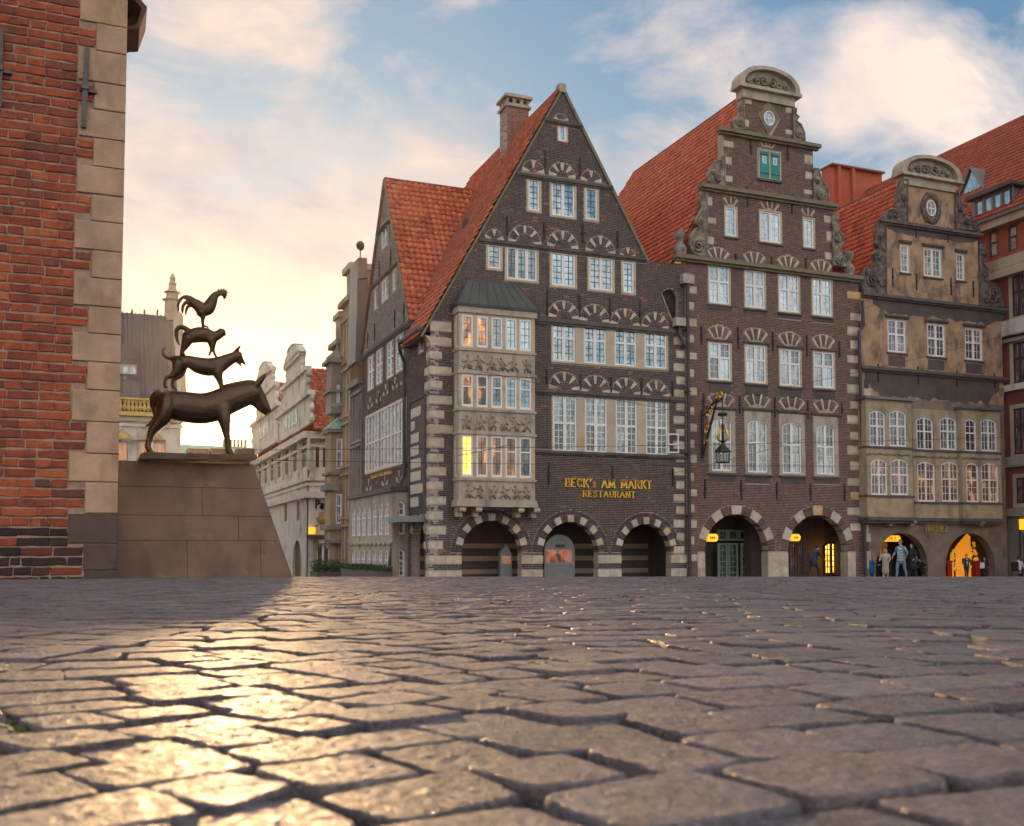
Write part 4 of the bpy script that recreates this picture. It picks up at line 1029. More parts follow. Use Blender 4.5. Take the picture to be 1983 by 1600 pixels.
tiles(rL, eaveO + nrm1 * .02, (0, 1, 0), V1, int(17 / tl_w), int(V1.length / tl_h) + 1, tl_w, tl_h, keep_main, seed=4)
slab(h1, [(apex[0], YF + .1, apex[1]), (uRg + 1.4, YF + .1, vRg - 2.6), (uRg + 1.4, ridge1 + 1, vRg - 2.6), (apex[0], ridge1 - 1.2, apex[1])], 'roof', 'ridge_tile')
# verge and ridge caps
dl = Vector((V1.x, V1.z)).normalized(); nl = Vector((-dl.y, dl.x))
p0, p1 = Vector((XS - .45, EZ)), Vector(apex)
MB().prism(ff, [tuple(p0 - nl * .10), tuple(p1 - nl * .10), tuple(p1 + nl * .0), tuple(p0 + nl * .0)], -.52, .07).build('verge', 'ledge', h1)
p2_ = Vector((uRg + .04, vRg - .07)); dr_ = (p2_ - p1).normalized(); nr_ = Vector((-dr_.y, dr_.x))
MB().prism(ff, [tuple(p1 - nr_ * .05), tuple(p2_ - nr_ * .05), tuple(p2_ + nr_ * .09), tuple(p1 + nr_ * .09)], -.55, .07).build('verge', 'ledge', h1)
MB().box(ff, apex[0] - .17, apex[0] + .17, apex[1] - .25, apex[1] + .16, -.3, .12).build('gable_cap', 'sandstone_grey', h1)
rd = MB()
for k in range(34):
    y0 = YF + .05 + k * .37; rd.tube([(apex[0], y0, apex[1] + .03), (apex[0], y0 + .40, apex[1] + .06)], [.12, .10], 7)
rd.build('ridge_tiles', 'ridge_tile', h1)
# eave gutter on the lane side
MB().tube([(XS - .5, YF - .1, 9.72), (XS - .5, 45.2, 9.72)], .11, 8).build('gutter', 'pipe', h1)
MB().box(Fr((XS, 0, 0), (0, -1, 0), (-1, 0, 0)), -45.1, -YF, 9.45, 9.65, 0, .42).build('eave_board', 'ledge_dark', h1)
MB().prism(ff, [(XS - .4, 9.62), (XS, 9.2), (XS, 9.62)], -.35, .0).build('kneeler', 'sandstone', h1)
# cross gable roof, tiles one by one where they show largest
V2 = Vector((0, rpx - (-gb[0]), rpz - vE)); o2 = Vector((XS - .06, -gb[0], vE))
xend = eaveO.x + (rpz - EZ) / V1.z * V1.x
rC = slab(h1, [(XS - .06, -gb[0], vE), (XS - .06, rpx, rpz), (xend, rpx, rpz), (eaveO.x + (vE - EZ) / V1.z * V1.x, -gb[0], vE)], 'roof', 'ridge_tile')
slab(h1, [(XS - .06, -gc[0], vE), (XS - .06, rpx, rpz), (xend, rpx, rpz), (eaveO.x + (vE - EZ) / V1.z * V1.x, -gc[0], vE)], 'roof', 'ridge_tile')
n2 = Vector((0, -V2.z, V2.y)).normalized()
tiles(rC, o2 + n2 * .02, (1, 0, 0), V2, 22, int(V2.length / .37) + 1, .30, .37, lambda c: c.z > main_z(c.x) - .05 and c.z < rpz - .02, first=300, seed=5)
rd = MB()
for k in range(14):
    x0 = XS - .06 + k * .36
    if x0 < xend: rd.tube([(x0, rpx, rpz + .04), (x0 + .39, rpx, rpz + .06)], [.12, .10], 7)
rd.build('ridge_tiles', 'ridge_tile', h1)
MB().tube([(XS - .1, -gb[0], vE), (XS - .1, rpx, rpz + .03)], .05, 6).build('verge', 'ledge', h1)
MB().tube([(XS - .1, -gc[0], vE), (XS - .1, rpx, rpz + .03)], .05, 6).build('verge', 'ledge', h1)
p = Vector((eaveO.x + (15.6 - EZ) / V1.z * V1.x, 45.9, 15.6))
MB().box(Fr(p, (0, 1, 0), nrm1), -.3, .3, -.5, .5, 0, .1).build('skylight', 'zinc_dark', h1)
# chimney with arched stone head
cx0, cy0 = 998, 200
chY = 46.4; fch = front(chY)
cu0, cv1 = fch.px(982, 270); cu1, _ = fch.px(1024, 270); ctop = fch.px(998, 183)[1]
cw = cu1 - cu0; ch = Fr((0, chY, 0), (1, 0, 0), (0, -1, 0))
bb = fch.px(990, 308)[1] - 2.6; mid = fch.px(1000, 208)[1]
cm = MB().box(ch, cu0, cu1, bb, mid, -1.0, -.012); cmo = cm.build('chimney', 'mortar', h1)
bk = MB(); brickwork(bk, ch, rect(cu0, cu1, bb, mid), [], seed=4); brickwork(bk, Fr((cu0, chY, 0), (0, -1, 0), (-1, 0, 0)), rect(-1.0, 0, bb, mid), [], seed=5)
bk.build('chimney_bricks', 'brick_chimney', cmo, False, 'stuff')
hh_ = ctop - mid
m = MB(); m.box(ch, cu0 - .1, cu1 + .1, mid, mid + .12, -1.1, .1)
hs = [archpoly(cu0 + cw * (k + .22) / 3, cu0 + cw * (k + .78) / 3, mid + .2, mid + hh_ * .5, 8) for k in range(3)]
m.plate(ch, rect(cu0, cu1, mid + .12, ctop - .2), hs, -.16, .02)
fcs = Fr((cu0, chY, 0), (0, -1, 0), (-1, 0, 0))
hs = [archpoly((k + .22) / 3 * 1.0 - 1.0, (k + .78) / 3 - 1.0, mid + .2, mid + hh_ * .5, 8) for k in range(3)]
m.plate(fcs, rect(-1.0, -.161, mid + .12, ctop - .2), [hs[0], hs[1]], -.16, .02)
m.box(ch, cu0 + .16, cu1, mid + .12, ctop - .2, -1.02, -.86); m.box(ch, cu1 - .16, cu1, mid + .12, ctop - .2, -.86, -.16)
m.box(ch, cu0 - .16, cu1 + .16, ctop - .2, ctop - .08, -1.16, .16); m.box(ch, cu0 - .08, cu1 + .08, ctop - .08, ctop, -1.08, .08)
m.build('chimney_head', 'sandstone_grey', cmo)

# ================================================================== the second brick house, scrolled gable
def carve(fr, par, pts, mat='carved_dark', w=.34, name='scroll', z=None, bosses=(), sc=(1, 0, 0)):
    """carved gable scroll: thick slab with a rolled rim and spiral bosses; pts in photo pixels"""
    poly = [fr.px(x, y) for x, y in pts]
    m = MB().plate(fr, poly, [], -w * .6, w * .3)
    n = len(poly)
    m.tube([fr.pt(u, v, w * .3) for u, v in poly] + [fr.pt(*poly[0], w * .3)], .055, 6, False)
    o_ = m.build(name, mat, par)
    for (x, y, r_) in bosses:
        s_ = MB()
        u, v = fr.px(x, y); R_ = r_ * fr.mpp(x, y); sp = []
        for k in range(22):
            a = k * .55; q = R_ * (1 - k / 26); sp.append(fr.pt(u + q * math.cos(a), v + q * math.sin(a), w * .32 + .004 * k))
        s_.tube(sp, [.06] * 20 + [.05, .03], 6).build('volute', mat, o_, True)
    return o_
def Z(sc, ox, oy, pts): return [(ox + x / sc, oy + y / sc) for x, y in pts]

h2 = thing('scroll_gable_house', 'brown brick house with a tall scrolled stone gable and green shutters', 'house', (31, YF, VB))
holes, exc, soldiers, tymp = [], [], MB(), []
uA, uB = ff.px(1330.5, 900)[0], ff.px(1669, 900)[0]
vL3 = (ff.px(1303, 502)[1] + ff.px(1661, 543)[1]) / 2; vL2 = (ff.px(1354, 362)[1] + ff.px(1615, 404)[1]) / 2; vL1 = (ff.px(1390, 256)[1] + ff.px(1582, 289)[1]) / 2
s1a, s1b = ff.px(1366, 430)[0], ff.px(1611, 450)[0]; s2a, s2b = ff.px(1401, 310)[0], ff.px(1575, 330)[0]; s3a, s3b = ff.px(1439, 220)[0], ff.px(1536, 240)[0]
vP = (ff.px(1439, 188)[1] + ff.px(1536, 205)[1]) / 2
out2 = [(uA, VB), (uB, VB), (uB, vL3), (s1b, vL3), (s1b, vL2), (s2b, vL2), (s2b, vL1), (s3b, vL1), (s3b, vP), (s3a, vP), (s3a, vL1), (s2a, vL1), (s2a, vL2), (s1a, vL2), (s1a, vL3), (uA, vL3)]
for a in ((1392, 253, 1580, 286, 7), (1356, 360, 1613, 402, 8), (1309, 498, 1661, 540, 8)):
    exc.append(ledge(ff, h2, *a[:4], h=a[4], proj=.3, mat='ledge', ends=.12))
kw = dict(cas=2, sur=.07, surm='sandstone', bar='white_paint', barw=.012)
for l, r_, tt, bb, c in ((1405, 1426, 402, 457, 1), (1472, 1512, 411, 469, 2), (1556.5, 1576, 424, 479, 1)):
    W(ff, h2, l, r_, tt, bb, **{**kw, 'cas': c}, grid=(2, 4), gl=GS, sill='ledge_dark')
for l, r_, tt, bb in ((1373, 1412.6, 515, 588), (1443, 1481, 524, 596), (1508.5, 1547.5, 532, 604), (1573.5, 1610.6, 540, 611)):
    W(ff, h2, l, r_, tt, bb, grid=(2, 5), transom=.58, gl=GS, sill='ledge_dark', **kw)
for l, r_, tt, bb in ((1373, 1415, 664, 735.6), (1444, 1483.5, 669, 741), (1510.5, 1550, 677, 747), (1576, 1615, 682, 751)):
    W(ff, h2, l, r_, tt, bb, grid=(2, 5), transom=.6, gl=['glass_mixed', 'glass_sky', 'glass_dark'], sill='ledge_dark', **kw)
for l, r_, tt, bb in ((1378, 1417, 811, 912), (1448, 1486, 814, 915), (1515, 1552, 818, 917), (1581, 1616.4, 823, 919)):
    W(ff, h2, l, r_, tt, bb, grid=(2, 6), transom=.56, gl=['glass_dark', 'glass_mixed'], rise=.2, **{**kw, 'sur': .0})
    u0, u1 = ff.px(l - 6, 870)[0], ff.px(r_ + 7, 870)[0]; v1 = ff.px((l + r_) / 2, tt - 20)[1]; v0 = ff.px((l + r_) / 2, bb + 4)[1]
    hl = holes.pop(); exc.pop(); rr_ = rect(u0, u1, v0, v1)
    MB().plate(ff, rr_, [hl], -.12, .015).build('stone_surround', 'sandstone_grey', h2); holes.append(rect(u0 + .01, u1 - .01, v0 + .01, v1 - .01)); exc.append(rr_)
    MB().box(ff, u0 - .05, u1 + .05, v0 - .1, v0 - .001, -.05, .1).build('sill', 'ledge_dark', h2); exc.append(rect(u0 - .06, u1 + .06, v0 - .11, v0))
# shutters
su0, sv1 = ff.px(1470, 292); su1, sv0 = ff.px(1510, 350)
MB().plate(ff, rect(su0 - .06, su1 + .06, sv0 - .05, sv1 + .08), [rect(su0, (su0 + su1) / 2 - .04, sv0, sv1), rect((su0 + su1) / 2 + .04, su1, sv0, sv1)], -.1, .03).build('shutter_frame', 'sandstone', h2)
for a, b_ in ((su0, (su0 + su1) / 2 - .04), ((su0 + su1) / 2 + .04, su1)):
    mid = (a + b_) / 2
    so = MB().box(ff, a, b_, sv0, sv1, -.06, .01).build('shutter', 'teal_paint', h2)
    m = MB(); m.plate(ff, rect(mid - .12, mid + .12, sv1 - .62, sv1 - .25), [rect(mid - .08, mid + .08, sv1 - .58, sv1 - .29)], .01, .03); m.build('peep_frame', 'white_paint', so)
    MB().box(ff, mid - .08, mid + .08, sv1 - .58, sv1 - .29, .01, .015).build('peep_pane', 'glass_sky', so)
    for vv in (sv0 + .25, sv1 - .15): MB().box(ff, a, b_, vv - .025, vv + .025, .01, .02).build('strap_hinge', 'iron', so)
MB().box(ff, su0 - .12, su1 + .12, sv0 - .16, sv0 - .05, -.05, .1).build('sill', 'ledge_dark', h2)
exc.append(rect(su0 - .12, su1 + .12, sv0 - .17, sv1 + .09)); holes.append(rect(su0 - .03, su1 + .03, sv0 - .02, sv1 + .05))
# round light in a lozenge
ru, rv = ff.px(1488.5, 230)
lz = [(ru, rv - .95), (ru + .62, rv), (ru, rv + .95), (ru - .62, rv)]
circ = [(ru + .30 * math.cos(k * math.pi / 10), rv + .36 * math.sin(k * math.pi / 10)) for k in range(20)]
MB().plate(ff, lz, [circ], -.05, .05).build('lozenge_frame', 'ledge', h2)
MB().tube([ff.pt(*q, .05) for q in lz + [lz[0]]], .05, 5).build('lozenge_rim', 'sandstone_grey', h2)
rw = MB().tube([ff.pt(u, v, .03) for u, v in circ + [circ[0]]], .045, 6, False).build('window', 'white_paint', h2)
MB().prism(ff, circ, -.02, .0).build('pane', 'glass_sky', rw)
m = MB(); m.box(ff, ru - .02, ru + .02, rv - .34, rv + .34, .0, .03); m.box(ff, ru - .28, ru + .28, rv - .02, rv + .02, .0, .031); m.build('glazing_bars', 'white_paint', rw)
exc.append(lz)
# flat relieving arches
def flat(cx, yb, hw, hgt, st, bt):
    addfan(ff, h2, cx, yb + hw * .62, hw * 1.18 + hgt * .55, hw * 1.18 - hgt * .45, st, bt, a0=math.pi * .74, a1=math.pi * .26)
for cx, yb in ((1415.5, 396), (1565, 417)): flat(cx, yb, 14, 14, 3, 3)
flat(1491, 407, 20, 16, 4, 3); flat(1487, 285, 19, 14, 4, 3)
for cx, yb in ((1391, 506), (1461, 514), (1527, 522), (1591, 530)): flat(cx, yb - 3, 22, 20, 4, 3)
for cx, yb in ((1394, 656), (1464, 661), (1530, 669), (1595, 674)): flat(cx, yb, 24, 22, 4, 3); ledge(ff, h2, cx - 25, yb + 2, cx + 25, yb + 5, 3, .08, 'ledge_dark')
for cx, yb in ((1397, 789), (1467, 791), (1534, 796), (1600, 801)): flat(cx, yb - 2, 28, 20, 4, 5); ledge(ff, h2, cx - 30, yb, cx + 30, yb + 3, 4, .1, 'ledge_dark')
for x, y0, y1 in ((1358, 632, 666), (1429, 634, 676), (1496, 643, 680), (1562, 650, 690), (1625, 660, 692), (1362, 762, 795), (1432, 768, 800), (1500, 770, 808), (1564, 776, 812), (1630, 780, 806), (1365, 928, 966), (1435, 930, 968), (1504, 934, 968), (1569, 936, 970), (1635, 938, 970), (1454, 270, 300), (1525, 285, 312), (1447, 362, 400), (1533, 378, 415), (1494, 498, 525), (1425, 492, 505), (1560, 500, 540)): anchor(ff, h2, x, y0, y1)
for l, r_, ya, yb in ((1373, 1414, 594, 605), (1440, 1485, 599, 612), (1507, 1552, 606, 620), (1573, 1615, 614, 627), (1374, 1416, 740, 764), (1443, 1487, 745, 768), (1510, 1553, 750, 772), (1576, 1617, 755, 776), (1373, 1425, 920, 934), (1443, 1492, 923, 937), (1512, 1560, 925, 938), (1578, 1625, 928, 938)):
    u0, v1 = ff.px(l, ya); u1, v0 = ff.px(r_, yb); MB().box(ff, u0, u1, v0, v1, -.02, .004).build('apron', 'stucco_dark', h2); exc.append(rect(u0, u1, v0, v1))
# quoins
ql = [(1332 if k % 2 else 1332, 1349 - (k % 2) * 5, y, y + 13) for k, y in enumerate([555, 586, 619, 650, 683, 716, 752, 790, 822, 852, 883, 916, 948, 978, 1009, 1041, 1074])]
quoins(ff, h2, ql)
quoins(ff, h2, [(1641 + (k % 2) * 6, 1667, y, y + 13) for k, y in enumerate([565, 608, 635, 662, 690, 716, 747, 778, 806, 838, 866, 896, 927, 955, 984, 1015])])
quoins(ff, h2, [(1367, 1379, 383, 397), (1367, 1386, 422, 432), (1367, 1382, 460, 472), (1596, 1610, 419, 431), (1601, 1611, 450, 466), (1598, 1610, 490, 502), (1402, 1420, 274, 284), (1402, 1416, 306, 317), (1402, 1418, 342, 352), (1558, 1573, 302, 315), (1560, 1573, 335, 346), (1557, 1573, 368, 376), (1440, 1455, 192, 201), (1440, 1450, 233, 244), (1522, 1534, 209, 218), (1522, 1535, 252, 260)])
# arches
ARCH2 = []
vs2 = ff.px(1427, 1068)[1]
for xl, xr in ((1366, 1488), (1527, 1642)):
    r0 = (ff.px(xr, 1070)[0] - ff.px(xl, 1070)[0]) / 2; uc = ff.px((xl + xr) / 2, 1070)[0]
    arch_ring(ff, h2, (xl + xr) / 2, vs2, r0, 17, 5, None)
    holes.append([(u, max(v, VB + .001)) for u, v in archpoly(uc - r0 - .012, uc + r0 + .012, VB - .05, vs2)]); ARCH2.append((uc, r0)); exc.append(rect(uc - r0 - .006, uc + r0 + .006, VB - 1, vs2))
v1 = ff.px(1500, 1070)[1]
for a, b_ in ((ARCH2[0][0] - ARCH2[0][1] - .42, ARCH2[0][0] - ARCH2[0][1]), (ARCH2[0][0] + ARCH2[0][1], ARCH2[1][0] - ARCH2[1][1]), (ARCH2[1][0] + ARCH2[1][1], ARCH2[1][0] + ARCH2[1][1] + .5)):
    for k in range(2):
        p, q = VB + (v1 - VB) * k / 2, VB + (v1 - VB) * (k + 1) / 2 - .012
        MB().box(ff, a, b_, p, q, -.55, .014).build('pier_stone', 'light_stone', h2)
    exc.append(rect(a, b_, VB - 1, v1))
MB().plate(ff, out2, holes, -.5, -.012).build('wall', 'mortar', h2)
bk = MB(); brickwork(bk, ff, out2, exc, seed=21)
b0 = len(bk.v); bk.v.extend(soldiers.v); bk.f.extend([[i + b0 for i in f] for f in soldiers.f]); bk.r.extend(soldiers.r)
bk.build('bricks', 'brick_brown', h2, False, 'stuff')
# pediment
def pediment(fr, par, xa, ya, xb, yb, xt, yt, mat='carved_stone'):
    u0, va = fr.px(xa, ya); u1, vb = fr.px(xb, yb); v0 = (va + vb) / 2; vt = fr.px(xt, yt)[1]; uc = (u0 + u1) / 2
    def arc(k, sc, dv=0): 
        return [(uc + (u1 - u0) / 2 * sc * math.cos(math.pi * i / k), v0 + dv + (vt - v0) * (sc if sc < 1 else 1) * math.sin(math.pi * i / k) ** .8) for i in range(k + 1)]
    MB().plate(fr, arc(18, .9), [], -.4, .02).build('tympanum', mat, par)
    o_ = arc(18, 1.0); i_ = arc(18, .84)
    m = MB()
    for i in range(18): m.prism(fr, [o_[i], o_[i + 1], i_[i + 1], i_[i]], -.5, .28)
    m.build('arched_moulding', 'sandstone_grey', par)
    MB().box(fr, u0 - .05, u1 + .05, v0 - .16, v0, -.5, .34).build('pediment_ledge', 'sandstone_grey', par)
    MB().box(fr, u0 + .25, u1 - .25, v0 - .62, v0 - .162, -.45, .12).build('frieze', 'sandstone_grey', par)
    g = MB(); rg = random.Random(int(xa))
    for s_ in (-1, 1):
        for j in range(3):
            cx_, cr = uc + s_ * (u1 - u0) * (.08 + .11 * j), (vt - v0) * (.24 - .05 * j); sp = []
            for k in range(16):
                a = k * .6; q = cr * (1 - k / 20); sp.append(fr.pt(cx_ + s_ * q * math.cos(a), v0 + .12 + cr + q * math.sin(a), .05 + .003 * k))
            g.tube(sp, .055, 6)
    g.ball(fr.pt(uc, v0 + (vt - v0) * .4, .05), .16, .1, .22, 8, 6)
    g.build('pediment_carving', 'carved_dark', par, True)
pediment(ff, h2, 1427, 168, 1544, 184, 1487, 134)
z4 = lambda p: Z(3.902, 1190, 110, p)
carve(ff, h2, z4([(688, 1030), (655, 1040), (640, 1090), (655, 1140), (640, 1180), (605, 1230), (610, 1260), (640, 1290), (600, 1310), (570, 1350), (565, 1420), (590, 1480), (640, 1510), (692, 1510)]), bosses=[(1349, 478, 13), (1355, 430, 7)])
carve(ff, h2, z4([(824, 740), (800, 780), (750, 800), (710, 880), (705, 940), (730, 970), (828, 985)]), bosses=[(1389, 345, 10), (1380, 335, 6)])
carve(ff, h2, z4([(968, 330), (945, 380), (960, 430), (920, 450), (890, 490), (900, 540), (940, 555), (975, 550)]), bosses=[(1429, 238, 9)])
carve(ff, h2, z4([(1346, 390), (1365, 400), (1360, 440), (1385, 460), (1365, 490), (1400, 520), (1425, 580), (1430, 640), (1346, 640)]), bosses=[(1545, 262, 8)])
carve(ff, h2, z4([(1500, 850), (1530, 850), (1550, 920), (1590, 980), (1610, 1050), (1600, 1105), (1500, 1095)]), bosses=[(1586, 380, 9), (1580, 352, 5)])
carve(ff, h2, z4([(1641, 1190), (1680, 1190), (1670, 1240), (1690, 1270), (1685, 1320), (1720, 1360), (1720, 1420), (1690, 1440), (1730, 1500), (1745, 1590), (1645, 1580)]), bosses=[(1624, 505, 11), (1620, 465, 7)])
for x, y in ((1319, 500), (1646, 538)):
    u, v = ff.px(x, y)
    MB().lathe(ff.pt(u, v, -.1), [(.3, -.15), (.3, .05), (.22, .1), (.32, .35), (.34, .5), (.2, .7), (.14, .8), (.2, .95), (.26, 1.2), (.24, 1.35), (.12, 1.42)], 12).build('urn', 'carved_dark', h2, True)
# roof behind the gable
rz, ex, ez = 24.0, ff.px(1300, 512)[0], 13.6
RX = ff.px(1487, 200)[0]; V3 = Vector((RX - ex, 0, rz - ez)); e0 = Vector((ex, YF + .3, ez)); n3 = Vector((-V3.z, 0, V3.x)).normalized()
r2 = slab(h2, [e0, (RX, YF + .3, rz), (RX, 56, rz), (ex + .6, 62, ez + 1.2), (ex, 62, ez)], 'roof', 'ridge_tile')
slab(h2, [(RX, YF + .3, rz), (2 * RX - ex, YF + .3, ez), (2 * RX - ex, 62, ez), (RX, 56, rz)], 'roof', 'ridge_tile')
tiles(r2, e0 + n3 * .02, (0, 1, 0), V3, int(20 / .27), int(V3.length / .37) + 1, .27, .37, lambda c: c.y < 56 + (rz - c.z) * .42 and c.z < rz - .03, seed=6)
MB().tube([(RX, YF + .4, rz + .05), (RX, 56, rz + .05), (ex + .6 + 3, 62, ez + 4)], .12, 7).build('ridge_tiles', 'ridge_tile', h2)
# drainpipes
u = ff.px(1328.8, 800)[0]; hd = ff.px(1327, 548)[1]
rp = MB().tube([ff.pt(u, hd, .22), ff.pt(u, VB, .2)], .085, 8).build('rain_pipe', 'pipe', h2)
MB().box(ff, u - .3, u + .3, hd - .1, hd + .35, .0, .36).build('rain_head', 'sandstone_grey', h2)
for y in (640, 760, 880, 1000): v = ff.px(1329, y)[1]; MB().box(ff, u - .12, u + .12, v - .03, v + .03, 0, .3).build('pipe_clip', 'iron', rp)
u = ff.px(1667, 800)[0]; hd = ff.px(1664, 585)[1]
MB().tube([ff.pt(u, hd, .25), ff.pt(u + .05, hd - 1.3, .25), ff.pt(u - .2, hd - 1.6, .2), ff.pt(u - .05, VB, .2)], .085, 8).build('rain_pipe', 'pipe', h2)
# arcade interior
a0, a1 = uA + .02, uB - .02; vt_ = vs2 + 1.75
ac = MB(); ac.box(ff, a0, a1, vt_, vt_ + .15, -2.8, -.502); ac.box(ff, a0, a1, VB - .1, vt_, -2.95, -2.8); ac.box(ff, a0, a0 + .15, VB - .1, vt_, -2.8, -.502); ac.box(ff, a1 - .15, a1, VB - .1, vt_, -2.8, -.502)
ac.box(ff, ARCH2[0][0] + ARCH2[0][1] + .02, ARCH2[1][0] - ARCH2[1][1] - .02, VB - .1, vt_, -2.8, -1.4)
ac.build('arcade_walls', 'dark_brick_inside', h2)
fd = ff.off(-2.0)
def glazed(fr, par, x0, x1, yt, n=1, mat='green_paint', gl='glass_dark', grid=(2, 6), vb=None):
    u0, u1 = fr.px(x0, 1090)[0], fr.px(x1, 1090)[0]; v1 = fr.px((x0 + x1) / 2, yt)[1]
    for k in range(n):
        a, b_ = u0 + (u1 - u0) * k / n + .015, u0 + (u1 - u0) * (k + 1) / n - .015
        window(fr, par, a, b_, v1, (vb or VB) + .05, meters=True, cas=1, grid=grid, gl=gl, sur=0, frame=mat, bar=mat, barw=.02, fw=.09, sash=.07, name='glazed_door')
glazed(fd, h2, 1390, 1431, 1052, 2); glazed(fd, h2, 1435, 1473, 1052, 2)
glazed(fd, h2, 1390, 1473, 1026, 4, grid=(1, 1), vb=fd.px(1430, 1049)[1])
glazed(fd, h2, 1529, 1560, 1050, 2, mat='wood')
uw0, uw1 = fd.px(1597, 1080)[0], fd.px(1624, 1080)[0]
window(fd, h2, uw0, uw1, fd.px(1610, 1050)[1], fd.px(1610, 1112)[1], meters=True, cas=2, grid=(2, 5), gl='glass_lit', sur=.05, surm='wood', frame='wood', bar='wood', barw=.025, rise=.25)
MB().box(fd, fd.px(1474, 1090)[0], fd.px(1492, 1090)[0], VB, vs2 - .02, -.1, .0).build('stone_dado', 'grey_stone', h2)
# ================================================================== the rendered house with the double oriel
h3 = thing('stucco_gable_house', 'weathered brown stucco house with carved gable scrolls and two rows of arched oriel windows', 'house', (41, YF, VB))
holes, exc, soldiers, tymp = [], [], MB(), []
uA, uB = ff.px(1671, 900)[0], ff.px(1946.5, 900)[0]
l2 = (ff.px(1668, 573)[1] + ff.px(1947, 604)[1]) / 2; l1 = (ff.px(1702, 431)[1] + ff.px(1897, 458)[1]) / 2
t1a, t1b = ff.px(1712, 500)[0], ff.px(1895, 520)[0]; t2a, t2b = ff.px(1754, 400)[0], ff.px(1850, 410)[0]
vP = (ff.px(1754, 350)[1] + ff.px(1850, 364)[1]) / 2
out3 = [(uA, VB), (uB, VB), (uB, l2), (t1b, l2), (t1b, l1), (t2b, l1), (t2b, vP), (t2a, vP), (t2a, l1), (t1a, l1), (t1a, l2), (uA, l2)]
for a in ((1701, 428.7, 1897, 456, 6), (1668, 570, 1947, 602, 6), (1665, 711, 1946, 736, 6)): ledge(ff, h3, *a[:4], h=a[4], proj=.24, mat='ledge_dark', ends=.05)
kw = dict(sur=.05, surm='sandstone', bar='white_paint', barw=.012, sill='ledge_dark')
for l, r_, tt, bb, c in ((1744, 1760, 475, 527.5, 1), (1789, 1822.5, 482.5, 536, 2), (1852.5, 1867, 492.5, 542.5, 1)):
    W(ff, h3, l, r_, tt, bb, cas=c, grid=(2, 4), gl=GS, **kw); ledge(ff, h3, l - 4, tt - 8, r_ + 4, tt - 5, 4, .12, 'ledge_dark', 'window_hood')
for l, r_, tt, bb in ((1719, 1753.5, 620, 682), (1796, 1829.4, 628.5, 690), (1869, 1901.6, 637, 697)):
    W(ff, h3, l, r_, tt, bb, cas=2, grid=(2, 5), transom=.55, gl=['glass_dark', 'glass_mixed'], **kw); ledge(ff, h3, l - 5, tt - 8, r_ + 5, tt - 5, 4, .14, 'ledge_dark', 'window_hood')
    u0, u1 = ff.px(l + 1, 690)[0], ff.px(r_ - 1, 690)[0]; v1 = ff.px(l, bb + 6)[1]; MB().box(ff, u0, u1, v1 - .55, v1, 0, .006).build('apron', 'stucco_dark', h3)
# oculus
ru, rv = ff.px(1802, 404)
circ = [(ru + .30 * math.cos(k * math.pi / 10), rv + .42 * math.sin(k * math.pi / 10)) for k in range(20)]
rw = MB().tube([ff.pt(u, v, .05) for u, v in circ + [circ[0]]], .04, 6, False).build('window', 'white_paint', h3)
MB().prism(ff, circ, -.02, .02).build('pane', 'glass_sky', rw)
m = MB(); m.box(ff, ru - .02, ru + .02, rv - .4, rv + .4, .02, .05); m.box(ff, ru - .28, ru + .28, rv - .02, rv + .02, .02, .051); m.build('glazing_bars', 'white_paint', rw)
wr = MB(); rg = random.Random(3)
for k in range(26):
    a = 2 * math.pi * k / 26; wr.ball(ff.pt(ru + .56 * math.cos(a), rv + .74 * math.sin(a), .03), rg.uniform(.12, .19), .1, rg.uniform(.12, .2), 7, 5)
wr.build('wreath', 'carved_black', h3, True)
# stained bands under the cornices, ragged lower edges
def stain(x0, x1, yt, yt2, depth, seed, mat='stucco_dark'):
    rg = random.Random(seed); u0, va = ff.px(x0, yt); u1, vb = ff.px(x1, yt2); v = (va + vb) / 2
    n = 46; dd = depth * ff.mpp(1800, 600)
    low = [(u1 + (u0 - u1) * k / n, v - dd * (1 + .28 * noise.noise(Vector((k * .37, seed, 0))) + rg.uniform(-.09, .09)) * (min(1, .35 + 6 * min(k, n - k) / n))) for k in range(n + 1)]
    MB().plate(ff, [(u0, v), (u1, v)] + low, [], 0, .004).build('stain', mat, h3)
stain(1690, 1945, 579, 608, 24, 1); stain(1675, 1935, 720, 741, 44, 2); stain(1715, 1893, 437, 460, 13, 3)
for x, y0, y1 in ((1728, 520, 555), (1774, 530, 562), (1841, 538, 572), (1884, 545, 577), (1773, 432, 460), (1835, 440, 470), (1700, 705, 740), (1777, 710, 745), (1852, 718, 750), (1925, 723, 752)): anchor(ff, h3, x, y0, y1, .03)
